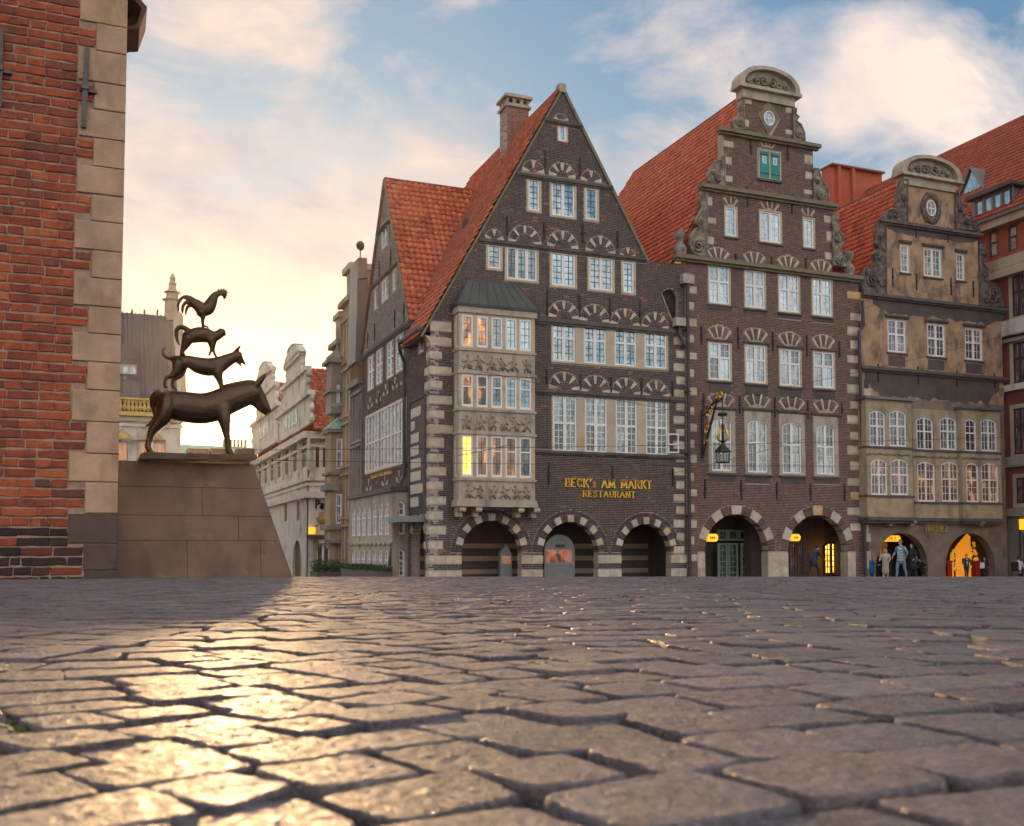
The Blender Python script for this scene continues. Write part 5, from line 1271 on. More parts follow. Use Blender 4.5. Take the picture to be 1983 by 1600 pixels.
# oriel: left bay forward, middle flat, right bay forward
vT = ff.px(1700, 776)[1]; vBt = ff.px(1700, 1002)[1]
def oriel(x0, x1, w, rows, wins, top):
    f_ = ff.off(w); u0, u1 = f_.px(x0, 880)[0], f_.px(x1, 880)[0]; vt = top; hs = []
    for (ya, yb), lst, gl in zip(rows, wins, (['glass_dark', 'glass_mixed'], ['glass_room', 'glass_dark'])):
        for i, (l, r_) in enumerate(lst):
            a, b_ = f_.px(l, (ya + yb) / 2)[0], f_.px(r_, (ya + yb) / 2)[0]
            g_ = gl[0] if gl[0] == 'glass_room' else random.choice(gl)
            hs.append(window(f_, h3, a, b_, f_.px((l + r_) / 2, ya)[1], f_.px((l + r_) / 2, yb)[1], meters=True, cas=2 if r_ - l > 28 else 1, grid=(2 if r_ - l > 28 else 2, 5), transom=.56, gl=g_, rise=.2, sur=0, bar='white_paint', barw=.013, mull=.03, sash=.04))
    vb_ = vBt
    MB().plate(f_, rect(u0, u1, vb_, vt), hs, -.28, 0).build('oriel_wall', 'oriel_stone', h3)
    if w > .2:
        for uu, s_ in ((u0, -1), (u1, 1)): 
            d = MB(); d.box(Fr((uu, YF, 0), (0, -1, 0), (-1, 0, 0)) if s_ < 0 else Fr((uu, YF, 0), (0, 1, 0), (1, 0, 0)), 0 if s_ < 0 else -w + .001, w - .001 if s_ < 0 else 0, vb_, vt, -.06, .004); d.build('oriel_cheek', 'oriel_stone', h3)
        MB().box(ff, u0 - .1, u1 + .1, vt + .001, vt + .14, 0, w + .18).build('oriel_roof', 'zinc', h3)
    midv = (f_.px((x0 + x1) / 2, rows[0][1])[1] + f_.px((x0 + x1) / 2, rows[1][0])[1]) / 2
    MB().box(ff, u0 - .03, u1 + .03, f_.px((x0 + x1) / 2, rows[0][1])[1] - .12, f_.px((x0 + x1) / 2, rows[0][1])[1] - .02, 0, w + .07).build('oriel_sill', 'ledge_dark', h3)
    MB().box(ff, u0 - .03, u1 + .03, f_.px((x0 + x1) / 2, rows[1][1])[1] - .12, f_.px((x0 + x1) / 2, rows[1][1])[1] - .02, 0, w + .07).build('oriel_sill', 'ledge_dark', h3)
    g = MB()
    for k in range(int((u1 - u0) / .16)):
        u = u0 + .08 + k * .16; g.ball(f_.pt(u, midv - .12 + .05 * abs(math.sin(k * .9)), 0), .09, .06, .07, 6, 4)
    g.build('oriel_garland', 'carved_dark', h3, True)
    MB().box(ff, u0 - .08, u1 + .08, vb_ - .18, vb_, 0, w + .12).build('oriel_base', 'ledge_dark', h3)
    MB().box(ff, u0 - .02, u1 + .02, vb_ - .32, vb_ - .18, 0, w * .9 + .05).build('oriel_base', 'ledge_dark', h3)
oriel(1678, 1767, .6, ((795, 864.5), (889, 958.5)), (((1684, 1714), (1722.5, 1755)), ((1687, 1718), (1725, 1759))), ff.px(1720, 779)[1])
oriel(1768, 1862, .12, ((808, 871), (894, 971.5)), (((1775, 1807), (1820.4, 1852)), ((1777, 1810.7), (1823.4, 1856.6))), ff.px(1815, 795)[1])
oriel(1863, 1938, .42, ((811.5, 874), (896.5, 972.5)), (((1869, 1890.4), (1899.7, 1930)), ((1871.6, 1895), (1901, 1933.5))), ff.px(1900, 797)[1])
for x in (1716, 1757, 1890):
    u, v = ff.px(x, 1003)
    MB().prism(ff.off(.05), [(u - .14, v - .42), (u + .14, v - .42), (u + .14, v - .05), (u - .14, v - .05)], 0, .35).tube([ff.pt(u - .14, v - .2, .4), ff.pt(u + .14, v - .2, .4)], .13, 8).build('corbel', 'sandstone_grey', h3)
# corner pilaster of mixed stones
rg = random.Random(8)
for k in range(22):
    y = 735 + k * 17.5
    if y > 1100: break
    u0, v1 = ff.px(1673, y); v0 = ff.px(1673, y + 16.6)[1]
    MB().box(ff, u0, u0 + (.42 if k % 2 else .3), v0, v1, -.05, .02).build('quoin', 'light_stone' if k % 3 else 'quoin_grimy', h3)
    u1, v1 = ff.px(1944, y); v0 = ff.px(1944, y + 16.6)[1]
    if k % 2: MB().box(ff, u1 - .34, u1, v0, v1, -.05, .014).build('quoin', 'stucco_base', h3)
ARCH3 = []
for xl, xr, tp in ((1696, 1797, 1031), (1831, 1927, 1032)):
    r0 = (ff.px(xr, 1080)[0] - ff.px(xl, 1080)[0]) / 2; uc = ff.px((xl + xr) / 2, 1080)[0]; vs3 = ff.px((xl + xr) / 2, tp)[1] - r0
    ap = archpoly(uc - r0, uc + r0, VB - .05, vs3); holes.append([(u, max(v, VB + .001)) for u, v in ap]); ARCH3.append((uc, r0, vs3))
    m = MB(); q = disc(uc, vs3, r0 + .09, 0, math.pi, 18); p = disc(uc, vs3, r0 - .02, 0, math.pi, 18)
    for i in range(18): m.prism(ff, [q[i], q[i + 1], p[i + 1], p[i]], -.45, .02)
    m.build('arch_rim', 'stucco_base', h3)
vmid = ff.px(1800, 1003)[1]; vm2 = ff.px(1800, 775)[1]
MB().plate(ff, [(uA, vm2), (uB, vm2), (uB, l2), (t1b, l2), (t1b, l1), (t2b, l1), (t2b, vP), (t2a, vP), (t2a, l1), (t1a, l1), (t1a, l2), (uA, l2)], [h for h in holes if min(q[1] for q in h) > vm2], -.5, -.0).build('wall', 'stucco', h3)
MB().plate(ff, rect(uA, uB, VB, vm2 - .004), [h for h in holes if min(q[1] for q in h) < vm2], -.45, -.0).build('wall', 'stucco_base', h3)
pediment(ff, h3, 1740, 338, 1857, 351, 1799, 305)
z7 = lambda p: Z(4.0, 1590, 220, p)
carve(ff, h3, z7([(660, 520), (620, 520), (590, 640), (580, 740), (520, 750), (480, 800), (480, 832), (660, 845)]), 'carved_black', bosses=[(1733, 415, 9), (1722, 420, 6), (1748, 385, 7)])
carve(ff, h3, z7([(1035, 600), (1060, 650), (1080, 710), (1120, 720), (1080, 760), (1100, 800), (1190, 850), (1220, 912), (1035, 895)]), 'carved_black', bosses=[(1870, 430, 9), (1885, 440, 6), (1857, 405, 6)])
carve(ff, h3, z7([(490, 850), (440, 850), (430, 940), (420, 1000), (440, 1050), (400, 1090), (420, 1150), (400, 1190), (330, 1200), (300, 1300), (320, 1395), (495, 1405)]), 'carved_black', bosses=[(1685, 545, 14), (1705, 550, 8), (1702, 500, 7), (1700, 460, 6), (1680, 530, 8)])
carve(ff, h3, z7([(1220, 990), (1250, 1010), (1255, 1080), (1275, 1120), (1240, 1160), (1285, 1210), (1280, 1260), (1245, 1290), (1330, 1320), (1380, 1390), (1400, 1500), (1225, 1490)]), 'carved_black', bosses=[(1920, 570, 13), (1907, 580, 8), (1903, 530, 7), (1902, 490, 6), (1928, 580, 8)])
rz, ez = 20.85, 11.6; ex = uA - .1; RX = ff.px(1799, 400)[0]; V4 = Vector((RX - ex, 0, rz - ez)); e0 = Vector((ex, YF + .3, ez)); n4 = Vector((-V4.z, 0, V4.x)).normalized()
r3 = slab(h3, [e0, (RX, YF + .3, rz), (RX, 62, rz), (ex, 62, ez)], 'roof', 'ridge_tile')
slab(h3, [(RX, YF + .3, rz), (2 * RX - ex - .3, YF + .3, ez), (2 * RX - ex - .3, 62, ez), (RX, 62, rz)], 'roof', 'ridge_tile')
tiles(r3, e0 + n4 * .02, (0, 1, 0), V4, int(11 / .27), int(V4.length / .37) + 1, .27, .37, lambda c: c.z < rz - .03, seed=7)
MB().tube([(RX, YF + .4, rz + .05), (RX, 62, rz + .05)], .12, 7).build('ridge_tiles', 'ridge_tile', h3)
a0, a1 = uA + .02, uB - .02; vt_ = vmid + .3
ac = MB(); ac.box(ff, a0, a1, vt_, vt_ + .15, -3.0, -.46); ac.box(ff, a0, a1, VB - .1, vt_, -3.15, -3.0); ac.box(ff, a0, a0 + .15, VB - .1, vt_, -3.0, -.46); ac.box(ff, a1 - .15, a1, VB - .1, vt_, -3.0, -.46)
ac.box(ff, ARCH3[0][0] + ARCH3[0][1] + .05, ARCH3[1][0] - ARCH3[1][1] - .05, VB - .1, vt_, -3.0, -1.2)
ac.build('arcade_walls', 'dark_inside', h3)
uc, r0, vs3 = ARCH3[1]
fi = ff.off(-2.4)
pp = [(fi.px(1843, 1100)[0], VB), (fi.px(1889, 1100)[0], VB), (fi.px(1889, 1100)[0], fi.px(1889, 1048)[1]), (fi.px(1874, 1036)[0], fi.px(1874, 1034)[1]), (fi.px(1858, 1050)[0], fi.px(1858, 1052)[1]), (fi.px(1843, 1100)[0], fi.px(1843, 1075)[1])]
MB().plate(fi, pp, [], -.1, 0).build('lit_doorway', 'lit_room', h3)
MB().box(fi, fi.px(1890, 1100)[0], fi.px(1905, 1100)[0], VB, fi.px(1895, 1045)[1], -.05, .02).build('door_jamb', 'tan_inside', h3)
uc, r0, vs3 = ARCH3[0]
glazed(ff.off(-2.6), h3, 1712, 1760, 1062, 3, mat='wood', gl='glass_dark', grid=(2, 4))
MB().box(ff.off(-2.6), ff.px(1775, 1080)[0] - .3, ff.px(1785, 1080)[0], VB + 1.2, VB + 2.0, -.05, .02).build('lit_picture', 'glass_warm', h3)
# lettering over the arches
lettering(ff, h3, "HACHEZ", 1791.5, 1834.5, 1029, 9.5, 'gold_dull', wt_=.16, yb2=1030, serif=False)
m = MB(); u0, v0 = ff.px(1791, 1018.5); u1 = ff.px(1833, 1018.5)[0]; rg = random.Random(4); x = u0      # an upper line, too worn to read
while x < u1 - .1:
    w_ = rg.uniform(.05, .1); m = MB(); m.box(ff, x, x + .03, v0, v0 + .15, .02, .06); m.box(ff, x + w_, x + w_ + .03, v0 + rg.uniform(0, .04), v0 + .15, .02, .06); vv = rg.choice((.0, .06, .12)); m.box(ff, x + .03, x + w_, v0 + vv, v0 + vv + .03, .02, .058)
    m.build('letter', 'gold_dull', h3); x += w_ + .075

# ================================================================== office block on the right, coming forward
XO = 46.6; fo_ = side(XO)
ho = thing('red_brick_office', 'red brick office block with yellow stone cornices and huge red tiled roof, right edge', 'building', (XO, 44, VB))
Y0, Y1 = 34.0, 66.0
holes = []; vc = 18.3
def WO(l, r_, tt, bb, frame='wood', gl='glass_sky', cas=1, sur=.0, grid=(1, 2), surm='limestone_warm', tr=None):
    h = window(fo_, ho, l, r_, tt, bb, cas=cas, grid=grid, gl=gl, sur=sur, surm=surm, frame=frame, bar=frame, transom=tr, fw=.1); holes.append(h); return h
WO(1915, 1932.5, 447, 498, frame='pipe', tr=.55); WO(1952.5, 1970, 436, 486, frame='pipe', tr=.55)
vA, vB_ = fo_.px(1950, 497)[1], fo_.px(1950, 525)[1]
for l, r_, tt, bb in ((1960, 1984, 532, 612), (1962, 1986, 662, 742), (1963, 1988, 790, 880), (1968, 1992, 925, 975)):
    WO(l, r_, tt, bb, frame='maroon_paint', gl='glass_blue', cas=2, sur=.22, grid=(2, 3), tr=.6)
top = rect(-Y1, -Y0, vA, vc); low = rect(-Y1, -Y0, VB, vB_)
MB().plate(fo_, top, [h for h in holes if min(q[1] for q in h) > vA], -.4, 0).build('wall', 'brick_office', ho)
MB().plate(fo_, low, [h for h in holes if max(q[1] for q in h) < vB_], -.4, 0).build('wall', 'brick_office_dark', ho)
MB().box(fo_, -Y1, -Y0, vB_, vA, -.4, .06).build('stone_band', 'limestone_warm', ho)
MB().box(fo_, -Y1, -Y0, vB_ - .35, vB_, -.3, .35).build('cornice', 'limestone_warm', ho)
MB().box(fo_, -Y1, -Y0, vc, vc + .45, -.3, .45).build('cornice', 'limestone_warm', ho)
MB().box(fo_, -Y1, -Y0, vc + .45, vc + .62, -.3, .6).build('gutter', 'zinc', ho)
for ya, yb, mt, pr in ((620, 650, 'limestone', .35), (655, 662, 'grey_stone', .2), (745, 757, 'limestone', .3), (885, 905, 'grey_stone', .25), (985, 1000, 'grey_stone', .35)):
    MB().box(fo_, -Y1, -Y0, fo_.px(1965, yb)[1], fo_.px(1965, ya)[1], -.1, pr).build('stone_band', mt, ho)
vg = fo_.px(1965, 1000)[1]
MB().box(fo_, -Y1, -Y0, VB, vg - .02, -.02, .05).build('shop_wall', 'grey_stone', ho)
MB().box(fo_, -41.3, -40.2, fo_.px(1978, 1026)[1], fo_.px(1978, 1006)[1], .05, .2).build('shop_sign', 'sign_yellow', ho)
MB().box(fo_, -41.2, -40.3, VB + .3, fo_.px(1978, 1030)[1], .05, .08).build('shop_pane', 'glass_dark', ho)
MB().box(fo_, -41.4, -41.32, VB, fo_.px(1970, 1010)[1], .05, .15).build('shop_post', 'pipe', ho)
XR, ZR = 53.0, 27.2; V5 = Vector((XR - XO + .5, 0, ZR - vc - .55)); e0 = Vector((XO - .5, Y0, vc + .62)); n5 = Vector((-V5.z, 0, V5.x)).normalized()
ro = slab(ho, [e0, (XR, Y0, ZR), (XR, 72, ZR), (XO - .5, 72, vc + .6)], 'roof', 'ridge_tile')
tiles(ro, e0 + n5 * .02, (0, 1, 0), V5, int(32 / .30), int(V5.length / .40) + 1, .30, .40, lambda c: c.z < ZR - .03 and c.y > 39.5, 'tile_far', seed=8)
slab(ho, [(XR, Y0, ZR), (2 * XR - XO, Y0, vc), (2 * XR - XO, 72, vc), (XR, 72, ZR)], 'roof', 'ridge_tile')
MB().tube([(XR, Y0, ZR + .05), (XR, 72, ZR + .05)], .13, 7).build('ridge_tiles', 'ridge_tile', ho)
# shed dormer with four lights
fdm = side(XO - .3); d0, d1 = fdm.px(1884, 400)[0], fdm.px(1962, 400)[0]; dv0, dv1 = fdm.px(1925, 425)[1], fdm.px(1925, 377)[1]
hs = []; n_ = 4; st = (d1 - d0 - .25) / n_
dm = None
for k in range(n_): hs.append(window(fdm, ho, d0 + .12 + k * st + .06, d0 + .12 + (k + 1) * st - .06, dv1, dv0 + .1, meters=True, cas=1, grid=(1, 1), gl='glass_sky', sur=0, frame='zinc', fw=.05, sash=.03))
MB().plate(fdm, rect(d0, d1, dv0, dv1 + .12), hs, -.12, 0).build('dormer_front', 'zinc', ho)
MB().box(fdm, d0 - .25, d1 + .25, dv1 + .12, dv1 + .3, -3.2, .35).build('dormer_roof', 'zinc_dark', ho)
for u in (d0, d1 - .08): MB().prism(Fr(fdm.pt(u, 0, 0), (1, 0, 0), (0, -1, 0)), [(0, dv0), (2.9, dv1 + .1), (0, dv1 + .1)], -.08, 0).build('dormer_cheek', 'zinc', ho)
# triangular dormer light
u0, v0 = fdm.px(1884, 357); p = Vector((XO - .5, 0, vc + .55)); 
def roof_pt(y, z): return Vector((XO - .5 + (z - vc - .55) / V5.z * V5.x, y, z))
d = ray(1903, 345)
tt = (n5.dot(e0 - EYEV)) / n5.dot(d); c = EYEV + d * tt
xf = c.x - 1.0
m = MB(); a_, b_, t_ = Vector((xf, c.y + 1.0, c.z - 1.1)), Vector((xf, c.y - 1.0, c.z - 1.1)), Vector((xf, c.y, c.z + .55)); bk_ = Vector((c.x + 1.1, c.y, c.z + .55))
a2, b2 = roof_pt(c.y + 1.0, c.z - 1.1), roof_pt(c.y - 1.0, c.z - 1.1)
m.add([a_, b_, t_, bk_, a2, b2], [(0, 2, 3, 4), (1, 5, 3, 2)]); m.build('triangle_dormer', 'zinc', ho)
m = MB(); m.add([a_ + Vector((.1, -.2, .12)), b_ + Vector((.1, .2, .12)), t_ + Vector((.1, 0, -.2))], [(0, 1, 2)]); m.build('dormer_pane', 'glass_sky', ho)
MB().tube([a_, t_], .07, 5).tube([b_, t_], .07, 5).tube([a_, b_], .07, 5).build('dormer_frame', 'zinc', ho)
fw_ = front(60.0); 
u0, v1 = fw_.px(1608, 328); u1, v1b = fw_.px(1706, 342); v1 = (v1 + v1b) / 2 + .2
fw = thing('red_fire_wall', 'flat topped red rendered fire wall rising behind the two gabled houses', 'wall', (u0, 60, VB))
MB().box(fw_, u0, u1 + .1, VB, v1, -1.0, 0).build('wall', 'fire_wall', fw)
for x in (1622, 1649): u = fw_.px(x, 370)[0]; MB().box(fw_, u - .12, u + .12, VB, v1 - .01, 0, .3).build('pilaster', 'fire_wall', fw)
MB().box(fw_, u0 - .1, u1 + .1, v1, v1 + .12, -1.1, .35).build('coping', 'ridge_tile', fw)

# ================================================================== town hall wall at the left, nearest the camera
YW = 13.2; fwl = front(YW)
tw = thing('town_hall_wall', 'red brick wall corner with pale sandstone corner blocks at the left edge', 'wall', (0, YW, -.3))
uc0 = .12; vtop = 8.4; vbot = -.35
# corner blocks: joints measured on the photo
js = [-8, 47, 100, 161, 214, 269, 324, 378, 430, 486, 540, 594.5, 647, 702, 756, 817.6, 879, 934, 995, 1053, 1105, 1130]
exq = []
rg = random.Random(31)
vj = [fwl.px(200, y)[1] for y in js]
vj = [vtop, (vtop + vj[0]) / 2] + vj
for k in range(len(vj) - 1):
    wide = (k % 2 == 0)
    v1, v0 = vj[k], vj[k + 1]
    ul = uc0 - (.545 if wide else .365) + rg.uniform(-.012, .012)
    if k == len(vj) - 2: ul = uc0 - .36
    m = MB(); g = .005; uL, uRr = ul + g, uc0
    bev = .008
    j = lambda: rg.uniform(-.004, .004)
    fr_pts = [(uL + bev + j(), v0 + g + bev), (uRr - bev, v0 + g + bev + j()), (uRr - bev, v1 - g - bev), (uL + bev + j(), v1 - g - bev + j())]
    bk_pts = [(uL, v0 + g), (uRr, v0 + g), (uRr, v1 - g), (uL, v1 - g)]
    w1 = .012 + rg.uniform(-.003, .004)
    vs = [fwl.pt(u, v, w1) for u, v in fr_pts] + [fwl.pt(u, v, w1 - bev) for u, v in bk_pts] + [fwl.pt(u, v, -.36 if wide else -.55) for u, v in bk_pts]
    m.add(vs, [(0, 1, 2, 3)] + [(i, 4 + i, 4 + (i + 1) % 4, (i + 1) % 4) for i in range(4)] + [(4 + i, 8 + i, 8 + (i + 1) % 4, 4 + (i + 1) % 4) for i in range(4)])
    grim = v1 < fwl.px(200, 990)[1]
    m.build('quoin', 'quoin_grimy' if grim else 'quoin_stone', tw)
    exq.append(rect(ul - .004, uc0 + 1, v0, v1))
MB().box(fwl, -4.0, uc0 - .013, vbot, vtop, -9.0, -.014).build('wall', 'mortar_warm', tw)
MB().box(fwl, -4.0, uc0 - .3, vtop, vtop + 6, -9.0, -.02).build('wall', 'brick_red', tw)
# every brick that shows, then the rest further left
course = .1155; far = MB(); far2 = MB(); v = vbot; row = 0; vis = []
def handbrick(mb, u0, u1, v0, v1, w1, rg):
    """hand-struck brick: wobbly outline, worn arrises"""
    n = 3 if u1 - u0 > .2 else 2; pts = []
    jx, jy = .010, .007
    for k in range(n + 1): pts.append((u0 + (u1 - u0) * k / n, v0 + rg.uniform(-jy, jy)))
    for k in range(n + 1): pts.append((u1 - (u1 - u0) * k / n, v1 + rg.uniform(-jy, jy)))
    c0_, cc = (u0 + u1) / 2, (v0 + v1) / 2
    def sh(p, d): 
        return (p[0] - math.copysign(min(d, abs(p[0] - c0_)), p[0] - c0_), p[1] - math.copysign(min(d, abs(p[1] - cc)), p[1] - cc))
    k = len(pts); cs = []
    for p in pts:
        corner = abs(abs(p[0] - c0_) - (u1 - u0) / 2) < 1e-6
        cs.append((p[0] + rg.uniform(-jx, jx) + (math.copysign(-.006, p[0] - c0_) if corner else 0), p[1]))
    tx, ty = rg.uniform(-.03, .03), rg.uniform(-.03, .03)
    def W1(p): return w1 + (p[0] - c0_) * tx + (p[1] - cc) * ty
    A = [fwl.pt(*sh(p, .009), W1(p) + rg.uniform(-.002, .002)) for p in cs]; B = [fwl.pt(*p, W1(p) - .008) for p in cs]; C_ = [fwl.pt(*p, -.02) for p in cs]
    mb.add(A + B + C_, [list(range(k))] + [(i, k + i, k + (i + 1) % k, (i + 1) % k) for i in range(k)] + [(k + i, 2 * k + i, 2 * k + (i + 1) % k, k + (i + 1) % k) for i in range(k)], rg.random())
rg = random.Random(77)
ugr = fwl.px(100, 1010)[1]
while v < vtop:
    v1 = v + course - .020
    for a, b_ in spans(rect(-3.9, uc0, vbot, vtop), exq, v, v1):
        u = b_
        k = 0; hdr = row % 2
        while u > a:
            if row % 2 == 0: L = rg.choice((.345, .36, .35, .33, .34, .20)) 
            else: L = rg.choice((.185, .175, .19, .12, .185, .18))
            u0 = max(a, u - L)
            if u0 - a < .06: u0 = a
            if u - u0 > .05:
                show = u0 > -1.32 and v > -.2 and v < 7.1
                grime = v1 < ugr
                if show and len(vis) < 300: 
                    mb = MB(); handbrick(mb, u0 + .0105, u - .0105, v + .002, v1, rg.uniform(-.006, .007), rg); mb.r = [0.0] * len(mb.r)
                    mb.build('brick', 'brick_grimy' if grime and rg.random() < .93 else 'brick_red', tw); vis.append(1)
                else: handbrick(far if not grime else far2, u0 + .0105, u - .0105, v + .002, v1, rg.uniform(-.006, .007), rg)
            u = u0
    v += course; row += 1
far.build('bricks', 'brick_red', tw, False, 'stuff'); far2.build('bricks', 'brick_grimy', tw, False, 'stuff')
ret = Fr((uc0 - .013, YW, 0), (0, 1, 0), (1, 0, 0))
bk = MB(); brickwork(bk, ret, rect(.56, 8.9, vbot, vtop), [], course, .35, .014, -.02, .004, seed=5); bk.build('bricks', 'brick_red', tw, False, 'stuff')
print('wall bricks', len(vis))
# iron wall ties
def tie(x, y0, y1, lean):
    u, v1 = fwl.px(x + lean, y0); u2, v0 = fwl.px(x, y1)
    m = MB(); m.prism(fwl, [(u2 - .03, v0), (u2 + .03, v0), (u + .03, v1), (u - .03, v1)], .02, .06)
    m.prism(fwl, [(u2 - .008, v0 + .02), (u2 + .008, v0 + .02), (u + .008, v1 - .02), (u - .008, v1 - .02)], .06, .072)
    mu, mv = (u + u2) / 2, (v0 + v1) / 2; m.box(fwl, mu - .04, mu + .04, mv - .03, mv + .03, .015, .085); m.box(fwl, mu, mu + .13, mv - .05, mv - .01, .0, .05)
    m.build('wall_tie', 'iron_grey', tw)
tie(162, 96, 249, 7); tie(-2, 60, 210, 4)
# end of the eaves cornice on the return
fe2 = Fr((uc0, 0, 0), (0, 1, 0), (1, 0, 0))
e_y = 14.3; fx = front(e_y)
pts = [fx.px(x, y) for x, y in ((243, 57), (270, 55), (285, 14), (262, -14), (243, -14))]
m = MB().plate(fx, pts, [[fx.px(x, y) for x, y in ((247, 52), (266, 46), (274, 16), (258, -4), (247, -2))]], -.7, 0); m.build('eaves_cornice', 'wood', tw)
MB().prism(fx, [fx.px(x, y) for x, y in ((246, 54), (268, 50), (278, 14), (260, -8), (246, -8))], -.6, -.55).build('lit_eaves_soffit', 'gold_dull', tw)  # gold colour stands in for the golden light inside the cornice

# ================================================================== pedestal and bronze animals
YP = 13.75; fp = front(YP)
pd = thing('stone_pedestal', 'tapering brown stone block pedestal under the bronze animals', 'pedestal', (1.2, YP, -.3))
ys = [893, 943, 998.5, 1047, 1130]
def pedge(y): return 498 + (566 - 498) * (y - 897) / (1116 - 897)
vts = [fp.px(400, y)[1] for y in ys]
jx = [[], [394], [464], [363, 506]]
lean = .18          # batter of the front face (m per m)
def fpt(u, v, w, back=0.0): return fp.pt(u, v, w - (v - vts[-1]) * lean * (1 if back == 0 else -.6))
for i in range(4):
    v1, v0 = vts[i] - .0015, vts[i + 1] + .0015; yt, yb = ys[i], ys[i + 1]
    xs_t = [150] + jx[i] + [pedge(yt)]; xs_b = [150] + jx[i] + [pedge(yb)]
    for k in range(len(xs_t) - 1):
        a, b_ = fp.px(xs_t[k], yt)[0] + .002, fp.px(xs_t[k + 1], yt)[0] - .002; c_, d_ = fp.px(xs_b[k], yb)[0] + .002, fp.px(xs_b[k + 1], yb)[0] - .002
        be = .004; m = MB()
        def blk(ins, w): return [fpt(c_ + ins, v0 + ins, w), fpt(d_ - ins, v0 + ins, w), fpt(b_ - ins, v1 - ins, w), fpt(a + ins, v1 - ins, w)]
        D = 1.9; bck = [fp.pt(c_ + .0, v0, -D), fp.pt(d_, v0, -D), fp.pt(b_, v1, -D), fp.pt(a, v1, -D)]
        vs = blk(be, .0) + blk(0, -be) + bck
        m.add(vs, [(0, 1, 2, 3)] + [(j_, 4 + j_, 4 + (j_ + 1) % 4, (j_ + 1) % 4) for j_ in range(4)] + [(4 + j_, 8 + j_, 8 + (j_ + 1) % 4, 4 + (j_ + 1) % 4) for j_ in range(4)] + [(11, 10, 9, 8)])
        m.build('block', 'pedestal_stone', pd)
YS = 14.25; fz = front(YS)
st_ = thing('bronze_animal_statue', 'dark bronze statue of stacked donkey, dog, cat and rooster on the stone pedestal', 'statue', (1.1, YS, 1.3))
def SP(zx, zy, dy=0.0): u, v = fz.px(270 + zx / 4.57, 540 + zy / 4.57); return Vector((u, YS + dy, v))
SM = fz.mpp(400, 720) / 4.57
vtp = fp.px(400, 893)[1]
bp0 = [fz.px(x, y) for x, y in ((266, 893), (484, 895), (485, 886), (479, 879), (470, 883), (420, 885), (340, 883), (280, 880), (270, 884))]
bp0 = [(u, max(v, vtp + .002)) for u, v in bp0]
MB().plate(fz, bp0, [], -.45, .42).build('base_slab', 'bronze', st_)
def remesh(mb, vox, smooth=4, name='body'):
    me = mb.mesh(name); o_ = bpy.data.objects.new('tmp', me); COL.objects.link(o_)
    r_ = o_.modifiers.new('r', 'REMESH'); r_.mode = 'VOXEL'; r_.voxel_size = vox; r_.use_smooth_shade = True
    if smooth:
        s_ = o_.modifiers.new('s', 'SMOOTH'); s_.factor = .5; s_.iterations = smooth
    bpy.context.view_layer.update()
    dg = bpy.context.evaluated_depsgraph_get(); e_ = o_.evaluated_get(dg); out = bpy.data.meshes.new_from_object(e_); out.name = name
    bpy.data.objects.remove(o_); bpy.data.meshes.remove(me)
    return out
def dens(pts, k=3):
    """smooth a control chain (x, y, r, dy) with catmull-rom"""
    out = []; P = [Vector(p + ((0,) if len(p) == 3 else ())) for p in pts]
    for i in range(len(P) - 1):
        a, b_, c_, d_ = P[max(0, i - 1)], P[i], P[i + 1], P[min(len(P) - 1, i + 2)]
        for j in range(k):
            t_ = j / k; out.append(.5 * ((2 * b_) + (c_ - a) * t_ + (2 * a - 5 * b_ + 4 * c_ - d_) * t_ ** 2 + (3 * b_ - a - 3 * c_ + d_) * t_ ** 3))
    out.append(P[-1]); return out
def limb(mb, pts, n=12, k=3, flat=1.0):
    q = dens([tuple(p) for p in pts], k)
    mb.tube([SP(p[0], p[1], p[3]) for p in q], [max(.004, p[2] * SM) for p in q], n, flat=flat)
    for e in (q[0], q[-1]): mb.ball(SP(e[0], e[1], e[3]), max(.004, e[2] * SM) * .98, max(.004, e[2] * SM) * .98 * flat, None, 10, 7)
dk = MB()
limb(dk, [(175, 1070, 70), (230, 1090, 108), (320, 1120, 128), (440, 1138, 136), (560, 1148, 136), (670, 1125, 134), (760, 1085, 128), (850, 1055, 116), (930, 1025, 108), (1000, 1008, 102)], 16, 3, .82)
limb(dk, [(985, 1002, 92), (1042, 1038, 74), (1088, 1100, 55), (1125, 1148, 40), (1148, 1170, 24)], 12, 3, .75)
limb(dk, [(1020, 1080, 52), (1075, 1150, 34), (1108, 1190, 17), (1128, 1208, 10)], 10, 3, .7)
for dy in (-.075, .075): dk.ball(SP(1062, 1050, dy), .016, .012, .018)
for dy in (-.07, .07):
    limb(dk, [(1000, 985, 26, dy), (1030, 945, 34, dy * 1.3), (1072, 895, 27, dy * 1.5), (1105, 858, 14, dy * 1.6), (1122, 838, 6, dy * 1.6)], 8, 3, .6)
for dy, ox in ((-.13, 0), (.13, 14)):
    limb(dk, [(235 + ox, 1090, 80, dy * .55), (222 + ox, 1160, 82, dy * .8), (200 + ox, 1225, 62, dy), (150 + ox, 1290, 42, dy), (105 + ox, 1345, 32, dy), (82 + ox, 1420, 24, dy), (68 + ox, 1490, 25, dy), (88 + ox, 1525, 28, dy), (100 + ox, 1548, 26, dy)], 10)
for dy, ox in ((-.13, 0), (.13, 26)):
    limb(dk, [(735, 1120, 62, dy * .55), (742, 1200, 62, dy * .8), (750 + ox * .4, 1270, 48, dy), (760 + ox * .6, 1350, 36, dy), (768 + ox, 1440, 28, dy), (775 + ox, 1520, 25, dy), (800 + ox, 1552, 27, dy)], 10)
limb(dk, [(158, 1000, 24), (118, 1045, 26), (112, 1110, 20), (130, 1180, 16), (135, 1225, 16), (105, 1275, 17), (58, 1302, 10)], 8)
limb(dk, [(740, 960, 26), (850, 938, 30), (950, 918, 28), (1005, 912, 22)], 8, 3, .5)
obj('donkey', remesh(dk, .012, 8), 'bronze', st_)
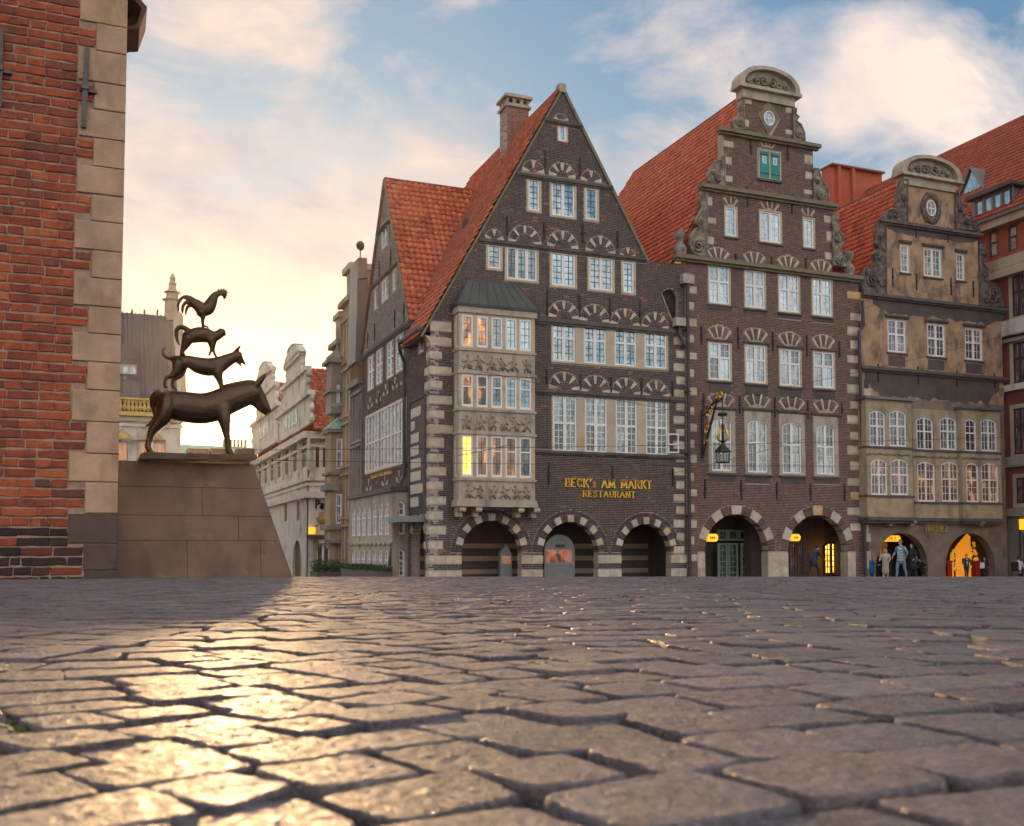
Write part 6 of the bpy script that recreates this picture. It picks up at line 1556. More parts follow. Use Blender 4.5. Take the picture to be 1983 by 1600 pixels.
dg_ = MB()
limb(dg_, [(325, 722, 46), (370, 735, 60), (440, 735, 56), (520, 765, 74), (610, 782, 80), (690, 768, 78), (760, 732, 62), (825, 700, 50), (870, 682, 46)], 14, 3, .78)
limb(dg_, [(860, 680, 48), (895, 712, 30), (925, 745, 15), (942, 762, 8)], 10, 3, .75); limb(dg_, [(855, 712, 30), (885, 752, 13), (905, 780, 7)], 8)
for dy in (-.035, .035): limb(dg_, [(845, 655, 22, dy), (870, 625, 18, dy * 1.3), (897, 588, 5, dy * 1.6)], 8, 3, .6)
limb(dg_, [(335, 760, 50, -.06), (322, 820, 36, -.07), (285, 862, 24, -.07), (235, 885, 18, -.07), (222, 915, 16, -.07), (222, 960, 15, -.07), (240, 968, 12, -.07)], 9)
limb(dg_, [(375, 780, 52, .06), (365, 835, 36, .07), (320, 872, 24, .07), (297, 900, 16, .07), (298, 950, 15, .07), (330, 978, 13, .07)], 9)
for dy, ox in ((-.06, 0), (.06, 14)): limb(dg_, [(690, 785, 50, dy * .6), (692, 830, 46, dy * .9), (697 + ox, 880, 32, dy), (712 + ox, 930, 22, dy), (728 + ox, 985, 18, dy), (772 + ox, 1010, 14, dy)], 9)
limb(dg_, [(315, 700, 20), (255, 702, 17), (215, 675, 14), (206, 635, 11), (232, 608, 6)], 8)
obj('dog', remesh(dg_, .011, 7), 'bronze', st_)
ct = MB()
limb(ct, [(425, 510, 48), (455, 510, 62), (530, 495, 70), (600, 503, 66), (650, 512, 54), (695, 498, 42), (725, 478, 40)], 12, 3, .75)
ct.ball(SP(728, 474), 37 * SM, 34 * SM, 36 * SM); limb(ct, [(740, 485, 22), (755, 492, 14)], 8)
for dy in (-.02, .02): limb(ct, [(712, 452, 13, dy), (710, 436, 4, dy * 1.2)], 6)
for dy in (-.05, .05): limb(ct, [(425, 540, 50, dy), (400, 600, 32, dy), (378, 640, 20, dy), (380, 672, 18, dy), (395, 676, 12, dy)], 9)
limb(ct, [(625, 550, 34, -.04), (632, 610, 17, -.04), (630, 645, 13, -.04), (614, 682, 10, -.04)], 8); limb(ct, [(655, 550, 34, .04), (655, 620, 16, .04), (670, 665, 12, .04), (688, 690, 11, .04)], 8)
limb(ct, [(440, 465, 26), (390, 430, 23), (345, 435, 21), (326, 480, 19), (335, 545, 14), (355, 588, 7)], 8)
obj('cat', remesh(ct, .010, 6), 'bronze', st_)
rs = MB()
limb(rs, [(470, 205, 38), (510, 232, 50), (560, 270, 58), (605, 262, 60), (640, 205, 48), (665, 155, 35), (700, 130, 26), (740, 132, 22)], 12, 3, .7)
limb(rs, [(545, 300, 42), (560, 325, 30), (562, 350, 20)], 9)
rs.ball(SP(745, 135), 24 * SM, 18 * SM, 22 * SM); limb(rs, [(748, 150, 15), (750, 186, 4)], 6)
limb(rs, [(490, 210, 34), (440, 175, 30), (395, 162, 18), (358, 190, 13), (342, 235, 11), (344, 282, 8)], 8, 3, .5)
limb(rs, [(480, 220, 30), (425, 205, 20), (390, 235, 15), (380, 275, 14), (384, 302, 9)], 8, 3, .5); limb(rs, [(470, 235, 22), (430, 245, 16), (412, 290, 12), (410, 322, 7)], 8, 3, .5)
for x, y, x2, y2 in ((715, 115, 694, 90), (728, 110, 722, 84), (742, 110, 748, 86), (752, 116, 772, 98), (758, 126, 785, 118), (760, 138, 778, 146)): limb(rs, [(x, y, 10), (x2, y2, 6)], 6, 2)
limb(rs, [(755, 150, 10), (768, 168, 7)], 6)
for dy in (-.015, .02): limb(rs, [(558, 330, 20, dy), (560, 380, 14, dy), (564, 425, 13, dy)], 8)
limb(rs, [(556, 415, 10), (600, 425, 9), (612, 440, 6)], 6)
obj('rooster', remesh(rs, .007, 2), 'bronze', st_)

# ================================================================== houses down the lane
XH = 13.0; fh = side(XH)
VG = -1.9
def lane_house(name, label, ya, yb, vtop, mat, rows, n, trim, roofz=None, gl='glass_mixed'):
    h = thing(name, label, 'house', (XH, (ya + yb) / 2, VG)); hs = []
    st = (yb - ya) / n
    for v0, v1, rise in rows:
        for k in range(n): hs.append(window(fh, h, -yb + k * st + .14, -yb + (k + 1) * st - .14, v1, v0, meters=True, cas=1, grid=(1, 3), gl=gl, rise=rise, sur=0, frame='cream_paint' if trim != 'white' else 'white_paint', bar='white_paint'))
    MB().plate(fh, rect(-yb, -ya, VG, vtop), hs, -.4, 0).build('wall', mat, h)
    for v0, v1, _ in rows:
        MB().box(fh, -yb, -ya, v1 + .25, v1 + .4, 0, .14).build('ledge', mat, h); MB().box(fh, -yb, -ya, v0 - .3, v0 - .18, 0, .12).build('ledge', mat, h)
    for k in range(n + 1): MB().box(fh, -yb + k * st - .06, -yb + k * st + .06, rows[-1][0] - .15, rows[0][1] + .2, 0, .1).build('pilaster', mat, h)
    MB().box(fh, -yb, -ya, vtop, vtop + .3, -.4, .3).build('cornice', mat, h)
    MB().box(fh, -yb, -ya, VG, vtop, -8, -.41).build('house_body', mat, h)
    return h
hA = lane_house('narrow_stone_house', 'narrow grey stone house with a slim parapet post next to the brick corner house', 54.7, 57.4, 9.3, 'grey_stone', [(6.4, 8.6, 0), (3.2, 5.6, 0), (0.6, 2.6, 0), (-1.5, 0.1, 0)], 4, 'white')
f5 = front(54.75)
MB().plate(f5, [f5.px(x, y) for x, y in ((697, 700), (703, 692), (712, 640), (715, 590), (712, 540), (709, 500), (694, 500), (692, 545), (690, 620), (688, 700))], [], -2.0, 0).build('parapet_gable', 'zinc', hA)
MB().plate(f5.off(.0), [f5.px(x, y) for x, y in ((710, 500), (693, 500), (693, 540), (710.5, 540))], [], -.9, .08).build('parapet_post', 'grey_stone', hA)
pc = f5.px(700, 498); fn = MB(); fn.tube([f5.pt(pc[0], pc[1], -.3), f5.pt(pc[0], pc[1] + .45, -.3)], .03, 6); fn.ball(f5.pt(pc[0], pc[1] + .72, -.3), .24, .2, .28); fn.build('finial', 'iron', hA, True)
hB = lane_house('tan_stone_house', 'tan stone house with pilasters and a tall corniced gable in the lane', 57.5, 60.2, 14.6, 'tan_stone', [(11.4, 13.4, 0), (8.2, 10.4, 0), (5.2, 7.2, 0), (2.2, 4.2, 0), (-1.4, 1.2, 0)], 3, 'cream')
f6 = front(57.45)
MB().box(f6, XH - .0, XH + 1.2, 14.6, 16.4, -1.6, 0).build('attic_block', 'tan_stone', hB); MB().box(f6, XH - .25, XH + 1.4, 16.4, 16.75, -1.8, .2).build('attic_cornice', 'limestone_warm', hB)
hC = lane_house('ochre_stone_house', 'ochre stone house with stepped finials beyond the tan house, partly hidden', 60.3, 63.0, 12.6, 'tan_stone', [(9.6, 11.6, 0), (6.4, 8.6, 0)], 3, 'cream')
f7 = front(60.25)
MB().box(f7, XH - .1, XH + .9, 12.6, 14.2, -1.4, 0).build('attic_block', 'limestone_warm', hC); MB().box(f7, XH - .25, XH + 1.0, 14.2, 14.5, -1.6, .2).build('attic_cornice', 'limestone_warm', hC)
# stone bay tower with a green copper hood on that house
f8 = front(60.0)
b0_, b1_ = f8.px(640, 900)[0], f8.px(672, 900)[0]
def tower(y0, y1): return f8.px(655, y1)[1], f8.px(655, y0)[1]
for ya, yb, mt in ((836, 1050, 'tan_stone'), (700, 800, 'grey_stone')):
    v0, v1 = tower(ya, yb); hs = []
    if ya == 836:
        for a, b_ in ((850, 908), (957, 1014)): hs.append(window(f8, hC, f8.px(651, 900)[0], f8.px(663, 900)[0], f8.px(655, a)[1], f8.px(655, b_)[1], meters=True, cas=1, grid=(2, 3), transom=.6, gl='glass_mixed', sur=.06, surm='tan_stone', bar='white_paint'))
    else: hs.append(window(f8, hC, f8.px(647, 900)[0] + .1, f8.px(657, 900)[0], f8.px(655, 745)[1], f8.px(655, 785)[1], meters=True, cas=1, grid=(1, 2), gl='glass_dark', sur=.05, surm='grey_stone'))
    MB().plate(f8, rect(b0_, b1_, v0, v1), hs, -1.6, 0).build('bay_tower', mt, hC)
for ya, yb, pr in ((832, 838, .25), (915, 920, .18), (938, 950, .25), (1018, 1026, .25), (1045, 1052, .35), (696, 703, .25), (755, 760, .15)):
    v0, v1 = tower(ya, yb); MB().box(f8, b0_ - pr, b1_ + pr, v0, v1, -1.7, pr).build('bay_ledge', 'grey_stone', hC)
v0, v1 = tower(812, 832); c = (b0_ + b1_) / 2
m = MB(); m.add([f8.pt(b0_ - .3, v0, .3), f8.pt(b1_ + .3, v0, .3), f8.pt(b1_ + .3, v0, -1.7), f8.pt(b0_ - .3, v0, -1.7), f8.pt(b1_ - .1, v1 + .55, -.7)], [(0, 1, 4), (1, 2, 4), (3, 0, 4)]); m.build('bay_hood', 'copper_green', hC)
v0, v1 = tower(676, 696); MB().lathe(f8.pt(c, v0, -.6), [(.7, 0), (.72, .15), (.35, .5), (.1, .7), (.05, 1.5), (.09, 1.6), (.02, 2.1)], 8).build('bay_finial', 'grey_stone', hC)
v0, v1 = tower(1050, 1116); MB().box(f8, b0_ + .35, b1_, v0 - .3, v1, -1.6, -.3).build('bay_base', 'tan_stone', hC)
MB().prism(f8, [f8.px(637, 788), f8.px(672, 786), f8.px(672, 780), f8.px(645, 781)], -.2, .05).build('copper_gutter', 'copper_green', hC)
# ---- pale limestone house with two stepped gables
XL = 13.8; YL0, YL1 = 75.0, 107.0; fl = side(XL); fl2 = front(YL0)
hw = thing('limestone_gable_house', 'pale limestone house with two stepped gables and red roof, behind the pedestal', 'house', (XL + 4, YL0, -2.2))
vc = fl.px(596, 838)[1]; VW = -2.4; holes = []
def WL(l, r_, tt, bb, fr=None, gl='glass_dark', fm='cream_paint', **k): holes.append(window(fr or fl, hw, l, r_, tt, bb, gl=gl, sur=.0, frame=fm, **k))
v1, v0 = fl.px(560, 866)[1], fl.px(560, 918)[1]
for k in range(8): 
    a = -YL1 + .8 + k * 3.95
    holes.append(window(fl, hw, a + .5, a + 3.3, v1, v0, meters=True, cas=2, grid=(1, 2), gl='glass_dark', sur=0, frame='limestone_warm', transom=.5))
for l, r_, tt, bb in ((550, 556, 965, 1012), (574, 580, 958, 1010)): WL(l, r_, tt, bb, cas=1, grid=(1, 2))
a, b_ = fl.px(567, 1090)[0], fl.px(583, 1090)[0]; dv = fl.px(575, 1065)[1]
ap = archpoly(a, b_, VW, dv - (b_ - a) * .3)
m = MB(); m.prism(fl, [(u, v) for u, v in ap], -.25, -.2); m.build('door', 'wood', hw); holes.append([(u, max(v, VW + .01)) for u, v in ap])
MB().plate(fl, rect(-YL1, -YL0, VW, vc), holes, -.5, 0).build('wall', 'limestone', hw)
for yy, h_, pr in ((838, .5, .5), (925, .25, .2), (936, .2, .12), (953, .45, .4), (862, .2, .15)):
    v = fl.px(596, yy)[1]; MB().box(fl, -YL1, -YL0 + pr, v - h_, v, -.2, pr).build('cornice', 'limestone', hw); MB().box(fl2, XL, XL + 9, v - h_ + .003, v - .003, -.2, pr - .01).build('cornice', 'limestone', hw)
for k in range(9): u = -YL1 + .65 + k * 3.95; MB().box(fl, u - .25, u + .25, fl.px(560, 925)[1], vc - .5, 0, .18).build('pilaster', 'limestone', hw)
holes = []
for l, r_ in ((609.5, 618), (625.5, 634)): WL(l, r_, 860, 905, fr=fl2, gl='maroon_paint', cas=1, grid=(1, 2), fm='maroon_paint', transom=.5)
a, b_ = fl2.px(613, 1090)[0], fl2.px(638, 1090)[0]; dv = fl2.px(625, 1053)[1]
holes.append(window(fl2, hw, a, b_, dv, VW + .02, meters=True, cas=2, grid=(1, 1), gl='glass_dark', rise=.5, sur=0, frame='white_paint'))
MB().plate(fl2, rect(XL, XL + 9, VW, vc), holes, -.5, -.002).build('wall', 'limestone', hw)
MB().plate(fl2, rect(a - .28, b_ + .28, VW, dv + .45), [[(u, max(v, VW + .01)) for u, v in holes[-1]]], 0, .14).build('door_case', 'tan_stone', hw)
MB().box(fl2, a - .8, b_ + .5, dv + .45, dv + .65, 0, .6).build('door_hood', 'ledge_dark', hw)
lettering(fl2, hw, 'Pas', 611, 632, 985, 16, 'black_sign', wt_=.2, serif=False, depth=.08)
u, v = fl2.px(625, 1003); m = MB()
sh = MB().lathe(fl2.pt(u, v, .0), [(.5, 0), (.45, .12), (.25, .18)], 14, axis=(0, -1, 0)).build('crest', 'carved_stone', hw)
MB().lathe(fl2.pt(u, v, .18), [(.25, 0), (.2, .06)], 10, axis=(0, -1, 0)).build('crest_boss', 'gold', sh)
def step_gable(stages, cap, n):
    for (xa, xb, ya, yb) in stages:
        u0, u1 = fl.px(xa, (ya + yb) / 2)[0], fl.px(xb, (ya + yb) / 2)[0]; v1, v0 = fl.px((xa + xb) / 2, ya)[1], fl.px((xa + xb) / 2, yb)[1]
        MB().box(fl, u0, u1, v0, v1, -.22, .0).build('gable_stage', 'limestone', hw)
        MB().box(fl, u0 - .3, u1 + .3, v1 - .25, v1 + .1, -.3, .25).build('gable_ledge', 'limestone', hw)
        for k in range(3):
            vv = v0 + (v1 - v0) * (k + .5) / 3
            for uu in (u0, u1): MB().ball(fl.pt(uu, vv, -.1), .22, .35, .34, 8, 6).build('gable_knob', 'limestone', hw)
    (xa, xb, ya, yb) = cap
    u0, u1 = fl.px(xa, yb)[0], fl.px(xb, yb)[0]; v1, v0 = fl.px((xa + xb) / 2, ya)[1], fl.px((xa + xb) / 2, yb)[1]
    q = [(u1 + (u0 - u1) * k / 8, v0 + (v1 - v0) * math.sin(math.pi * k / 8) ** .7) for k in range(9)]
    MB().plate(fl, q, [], -.25, .25).build('gable_cap', 'limestone', hw)
    m = MB()
    for k in range(2, 6): m.prism(fl, [q[k], q[k + 1], (q[k + 1][0], q[k + 1][1] + .12), (q[k][0], q[k][1] + .12)], -.35, .32)
    m.build('cap_flashing', 'copper_green', hw)
step_gable([(555, 584, 697, 733), (548, 594, 733, 783), (538, 601, 783, 838)], (554, 587, 671, 697), 1)
step_gable([(501, 527, 727, 760), (497, 534, 760, 803), (488, 540, 803, 868)], (500, 527, 705, 727), 2)
for l, r_, tt, bb in ((552, 577, 800, 828), (500, 520, 822, 848)):
    u0, u1 = fl.px(l, (tt + bb) / 2)[0], fl.px(r_, (tt + bb) / 2)[0]; v1, v0 = fl.px((l + r_) / 2, tt)[1], fl.px((l + r_) / 2, bb)[1]
    for k in range(4):
        a = u0 + (u1 - u0) * k / 4 + .15; MB().box(fl, a, u0 + (u1 - u0) * (k + 1) / 4 - .15, v0, v1, 0, .04).build('gable_light', 'glass_dark', hw)
gy = -fl.px(570, 760)[0]; rz = fl.px(586, 697)[1]
for gy, rz, hf in ((-fl.px(570, 760)[0], fl.px(584, 700)[1], None), (-fl.px(514, 780)[0], fl.px(527, 730)[1], None)):
    y0 = gy - 7.6; V6 = Vector((0, gy - y0, rz - vc)); e0 = Vector((XL + .25, y0, vc + .05)); n6 = Vector((0, -V6.z, V6.y)).normalized()
    rw_ = slab(hw, [e0, (XL + .25, gy, rz), (XL + 14, gy, rz), (XL + 14, y0, vc)], 'roof', 'ridge_tile')
    slab(hw, [(XL + .25, gy + 7.6, vc), (XL + .25, gy, rz), (XL + 14, gy, rz), (XL + 14, gy + 7.6, vc)], 'roof', 'ridge_tile')
    tiles(rw_, e0 + n6 * .02, (1, 0, 0), V6, 22, int(V6.length / .5) + 1, .36, .5, lambda c: c.z < rz, 'tile_far', seed=9)
ls = thing('yellow_lamp_sign', 'small yellow glowing cube sign on the corner of the limestone house', 'sign', (XL, YL0 - .4, 0))
u, v = fl2.px(602, 1028); MB().box(fl2, u - .22, u + .22, v - .25, v + .25, .25, .6).build('lamp_box', 'sign_yellow', ls); MB().tube([fl2.pt(u + .2, v + .3, .4), fl2.pt(u + .5, v + .4, 0)], .04, 6).build('bracket', 'iron', ls)

# ---- hall with a seamed metal roof, far left
YH = 68.0; fg = front(YH)
hh3 = thing('guild_hall', 'pale stone hall with gilded balustrade and tall seamed metal roof behind the donkey', 'building', (1, YH, -2))
u0, u1 = fg.px(150, 850)[0], fg.px(350, 850)[0]; ve = fg.px(300, 800)[1]
hs = []
for l, r_ in ((226, 245), (268, 284), (300, 318)):
    hs.append(window(fg, hh3, l, r_, 856, 905, cas=2, grid=(1, 2), gl='orange_curtain', sur=.1, surm='limestone_warm', frame='cream_paint'))
MB().plate(fg, rect(u0, u1, -2.4, ve), hs, -.5, 0).build('wall', 'limestone', hh3)
MB().box(fg, u0, u1, -2.4, ve, -9, -.51).build('hall_body', 'limestone', hh3)
for cx in (236, 294):
    ua, va = fg.px(cx - 28, 852); ub = fg.px(cx + 28, 852)[0]; um = (ua + ub) / 2; m = MB().prism(fg, [(ua, va), (ub, va), (um, va + .75)], 0, .25); m.build('window_gable', 'limestone_warm', hh3)
    MB().prism(fg, [(ua + .35, va + .1), (ub - .35, va + .1), (um, va + .55)], .25, .3).build('gilding', 'gold_dull', hh3)
for ya, yb, mt, pr in ((800, 808, 'gold_dull', .35), (810, 818, 'limestone_warm', .2), (822, 828, 'limestone', .12)):
    MB().box(fg, u0, u1 + .1, fg.px(300, yb)[1], fg.px(300, ya)[1], 0, pr).build('cornice', mt, hh3)
vb0, vb1 = fg.px(300, 798)[1], fg.px(300, 773)[1]
MB().box(fg, u0, u1, vb1 - .12, vb1, -.1, .2).build('balustrade_rail', 'gold_dull', hh3)
for k in range(26): u = u0 + (u1 - u0) * (k + .5) / 26; MB().lathe(fg.pt(u, vb0, .05), [(.06, 0), (.13, .2), (.06, .42), (.12, .62), (.07, vb1 - vb0 - .12)], 6).build('baluster', 'gold_dull', hh3)
MB().box(fg, u0, u1, vb0, vb1 - .15, -.4, -.2).build('parapet_back', 'zinc_dark', hh3)
vr = front(YH + 6).px(280, 609)[1]
u2 = fg.px(345, 800)[0]; ur = front(YH + 6).px(336, 609)[0]
rs_ = slab(hh3, [(u0, YH + .5, vb0), (u2, YH + .5, vb0), (ur, YH + 6, vr), (u0, YH + 6, vr)], 'roof', 'copper_roof')
for k in range(22):
    f = k / 21; p = Vector((u0 + (u2 - u0) * f, YH + .45, vb0)); q = Vector((u0 + (ur - u0) * f, YH + 5.95, vr + .04)); MB().tube([p, q], .05, 4).build('seam', 'copper_roof', rs_)
# gable edge, pinnacle and roof studs
MB().tube([(u2 + .25, YH + .6, vb0), (ur + .3, YH + 6, vr + .2)], .34, 4).build('gable_edge', 'limestone_warm', hh3)
fq = front(YH + 6); pu, pv = fq.px(333, 606)
tp = fq.px(333, 530)[1]; H_ = tp - pv
MB().lathe(fq.pt(pu, pv - .6, 0), [(.5, 0), (.5, .6 + H_ * .30), (.68, .6 + H_ * .31), (.68, .6 + H_ * .33), (.4, .6 + H_ * .35), (.38, .6 + H_ * .50), (.58, .6 + H_ * .51), (.56, .6 + H_ * .53), (.3, .6 + H_ * .56), (.24, .6 + H_ * .70), (.3, .6 + H_ * .73), (.17, .6 + H_ * .80), (.2, .6 + H_ * .88), (.06, .6 + H_)], 8).build('pinnacle', 'limestone_warm', hh3)
for x in (256, 280, 305): u, v = fq.px(x, 607); MB().tube([fq.pt(u, v - .2, 0), fq.pt(u, v + .25, 0)], .07, 5).build('roof_stud', 'iron', hh3)
u, v = fg.px(243, 722); fd_ = front(YH + 2.2); du, dv = fd_.px(243, 722)
ml = MB().box(fd_, du - .95, du + .95, dv - 1.1, dv + .9, -1.6, 0).build('roof_dormer', 'copper_roof', hh3)
MB().prism(fd_, disc(du, dv + .9, .95), -1.6, .05).build('dormer_head', 'copper_roof', hh3)
window(fd_, hh3, du - .7, du + .7, dv + .55, dv - .1, meters=True, cas=3, grid=(1, 1), gl='glass_sky', sur=0, rec=-.08, frame='limestone_warm')
# ---- low roof far back
YQ = 105.0; fk = front(YQ)
hq = thing('low_green_roof_house', 'low distant house with a dull green roof and small brown dormers', 'house', (8, YQ, -3))
u0, u1 = fk.px(349, 860)[0], fk.px(500, 860)[0]; v1, v0 = fk.px(420, 858)[1], fk.px(420, 900)[1]
slab(hq, [(u0, YQ, v0), (u1, YQ, v0), (u1, YQ + 3, v1), (u0, YQ + 3, v1)], 'roof', 'copper_green')
MB().box(fk, u0, u1, -4, v0, -3, 0).build('wall', 'limestone_warm', hq)
for x in (383, 428, 478): u, v = fk.px(x, 885); MB().box(fk, u - 1.0, u + 1.0, v - 1, v + .8, -2.5, .3).build('dormer', 'wood', hq)
for k in range(7): u, v = fk.px(440 + k * 7, 855); MB().box(fk.off(-3), u - .12, u + .12, v - .8, v + .5, -.2, .2).build('roof_post', 'limestone_warm', hq)

# ================================================================== lanterns, signs, cables, planting
def iron_tube(mb, pts, r_): mb.tube(pts, r_, 6)
br_ = thing('lantern_bracket', 'ornate black and gold wrought iron arm on the scroll gabled house', 'bracket', (26.9, YF, 5))
ub = ff.px(1360, 850)[0]
za, zb, zt = ff.px(1360, 872)[1], ff.px(1360, 805)[1], None
dist_w = 1.75
def BP(w, z): return ff.pt(ub, z, w)
ztip = front(YF - dist_w).px(1403, 772)[1]
arm = MB(); arm.tube([BP(.05, za - .3), BP(.4, za + .5), BP(.8, za + 1.25), BP(1.25, ztip - .15), BP(dist_w, ztip)], [.05, .06, .06, .05, .04], 7)
arm.tube([BP(.05, zb), BP(.5, zb + .12), BP(.95, zb + .45), BP(1.4, ztip + .05), BP(dist_w, ztip)], [.05, .06, .06, .05, .04], 7)
arm.box(ff, ub - .06, ub + .06, za - .4, zb + .3, 0, .08); arm.build('arm', 'iron', br_)
for w, z, r_ in ((.28, za + .35, .16), (.38, za + .9, .2), (.5, zb + .0, .18), (.75, zb + .22, .14), (1.35, ztip + .1, .12), (1.6, ztip + .12, .16), (.62, za + 1.1, .14)):
    pts = [BP(w + r_ * (1 - k / 14) * math.cos(k * .6), z + 1.5 * r_ * (1 - k / 14) * math.sin(k * .6)) for k in range(12)]
    MB().tube(pts, [.05] * 9 + [.04, .03, .02], 6).build('gilded_scroll', 'gold', br_, True)
ln = thing('hanging_lantern', 'black cage lantern with gilded basket hanging from the wrought iron arm', 'lantern', (ub, YF - dist_w, 5))
lc = BP(dist_w, 0); fL = front(YF - dist_w)
def LZ(y): return fL.px(1408, y)[1]
MB().tube([Vector((lc.x, lc.y, ztip)), Vector((lc.x, lc.y, LZ(880)))], .025, 6).build('rod', 'iron', ln)
MB().lathe((lc.x, lc.y, LZ(803)), [(.2, -.08), (.24, 0), (.2, .08)], 10).build('crown', 'iron', ln)
for k in range(6):
    a = k * math.pi / 3; pts = [Vector((lc.x + r_ * math.cos(a), lc.y + r_ * math.sin(a), z)) for r_, z in ((.03, LZ(822)), (.2, LZ(835)), (.27, LZ(845)), (.2, LZ(853)), (.08, LZ(856)))]
    MB().tube(pts, .05, 6).build('basket_leaf', 'gold' if k % 2 else 'iron', ln, True)
MB().lathe((lc.x, lc.y, LZ(876)), [(.42, 0), (.40, .05), (.16, .28), (.07, .42), (.03, .6)], 6).build('lantern_roof', 'iron', ln)
for k in range(12):
    a = k * math.pi / 6; MB().tube([Vector((lc.x + .33 * math.cos(a), lc.y + .33 * math.sin(a), LZ(877))), Vector((lc.x + .3 * math.cos(a), lc.y + .3 * math.sin(a), LZ(897)))], .016, 4).build('cage_bar', 'iron', ln)
MB().lathe((lc.x, lc.y, LZ(897)), [(.3, 0), (.31, .04), (.12, -.0)], 10).build('lantern_base', 'iron', ln)
M('frosted', [(0.5, .5, .46), (.6, .6, .56)], .4, 3)
MB().lathe((lc.x, lc.y, LZ(895)), [(.2, 0), (.24, LZ(880) - LZ(895))], 10).build('lantern_glass', 'frosted', ln)
def light_sign(lbl, fr, x0, x1, y0, y1, text=None, grp=None):
    a, v1 = fr.px(x0, y0); b_, v0 = fr.px(x1, y1); t_ = thing('light_sign', lbl, 'sign', fr.pt((a + b_) / 2, v0, 0), grp)
    r_ = min(.1, (b_ - a) * .2)
    MB().plate(fr, [(a + r_, v0), (b_ - r_, v0), (b_, v0 + r_), (b_, v1 - r_), (b_ - r_, v1), (a + r_, v1), (a, v1 - r_), (a, v0 + r_)], [], -.12, .12).build('light_box', 'sign_yellow', t_)
    MB().tube([fr.pt((a + b_) / 2, v1, 0), fr.pt((a + b_) / 2, v1 + .6, -.2)], .025, 5).build('hanger', 'iron', t_)
    if text: lettering(fr.off(.12), t_, text, x0 + 5, x1 - 5, y1 - 2.5, (y1 - y0) * .55, 'black_sign', wt_=.18, w0=.002, depth=.01)
    else:
        for k in range(3): MB().box(fr.off(.12), a + (b_ - a) * (.3 + .16 * k), a + (b_ - a) * (.4 + .16 * k), v0 + (v1 - v0) * .35, v0 + (v1 - v0) * .65, .001, .01).build('letter', 'black_sign', t_)
light_sign('orange yellow light box sign at the left arch of the scroll gabled house', ff.off(-.75), 1366, 1388, 1034, 1049)
light_sign('orange yellow light box sign at the right arch of the scroll gabled house', ff.off(-.75), 1530, 1547.5, 1034.5, 1048)
light_sign('wide bright yellow light box sign in the left arch of the stucco house', ff.off(-.8), 1700, 1741, 1037, 1049, 'HACHEZ')
# gold figures and red boxes in the lit doorway
fz3 = ff.off(-1.7)
for x, yt, lb in ((1848, 1062, 'gold decorated display tree at the left of the lit doorway'), (1884, 1050, 'taller gold decorated display tree at the right of the lit doorway')):
    u, v = fz3.px(x, yt); b_ = fz3.pt(u, 0, 0); zf = gz(b_.x, b_.y); t_ = thing('display_tree', lb, 'decoration', (b_.x, b_.y, zf)); H_ = v - zf
    MB().tube([(b_.x, b_.y, zf), (b_.x, b_.y, v - .1)], .05, 6).build('trunk', 'wood', t_); rg = random.Random(x)
    M('gold_glow_%d' % x, [(.8, .45, .05), (1, .6, .1)], .35, 5, metal=.4, emit=(1, .45, .05), estr=.10)
    m = MB()
    for k in range(60):
        f = rg.random() ** 1.3; rr_ = .28 * (1 - f) + .06; a = rg.uniform(0, 6.28); m.ball((b_.x + rr_ * math.cos(a) * rg.random() ** .5, b_.y + rr_ * math.sin(a), zf + H_ * (.3 + .68 * f)), rg.uniform(.05, .1), None, None, 6, 4)
    m.build('baubles', 'gold_glow_%d' % x, t_, True, 'stuff')
for x, lb in ((1839, 'small red stand left of the lit doorway'), (1893, 'small red stand right of the lit doorway')):
    u, v = ff.off(-.9).px(x, 1086); b_ = ff.off(-.9).pt(u, 0, 0); zf = gz(b_.x, b_.y); t_ = thing('red_stand', lb, 'stand', (b_.x, b_.y, zf)); fx_ = front(b_.y)
    MB().box(fx_, u - .17, u + .17, zf, zf + .9, -.25, 0).build('cabinet', 'red_paint', t_); MB().box(fx_, u - .2, u + .2, zf + .9, v, -.28, .03).build('top', 'red_paint', t_)
# overhead cables
def cable(lb, x0, y0, x1, y1, Y, sag, r_=.011):
    a, b_ = wpos(x0, y0, Y), wpos(x1, y1, Y + .5); o_ = MB().tube([a.lerp(b_, k / 16) - Vector((0, 0, sag * 4 * (k / 16) * (1 - k / 16))) for k in range(17)], r_, 5).build('overhead_cable', 'cable', None)
    tag(o_, lb, 'cable', 'cables strung over the square')
cable('thin overhead cable crossing the bay window at the lit row, upper one', 440, 872, 1985, 846, 34, .1)
cable('thin overhead cable crossing the bay window at the lit row, lower one', 440, 890, 1985, 902, 34.6, .1)
cable('thin cable slanting down across the front of the corner house', 812, 690, 1335, 800, 38, .12, .009)
cable('thin cable rising from the corner house towards the office block', 1250, 800, 1985, 640, 37, .25, .009)
cable('short cable crossing the lowest bay windows at a slant', 888, 882, 985, 862, 36, .02, .014)
cable('thin cable crossing the arched windows of the scroll gabled house', 1240, 930, 1560, 850, 36, .08, .009)
cable('cable in front of the upper windows of the stucco house', 1660, 600, 1985, 505, 38, .1, .009)
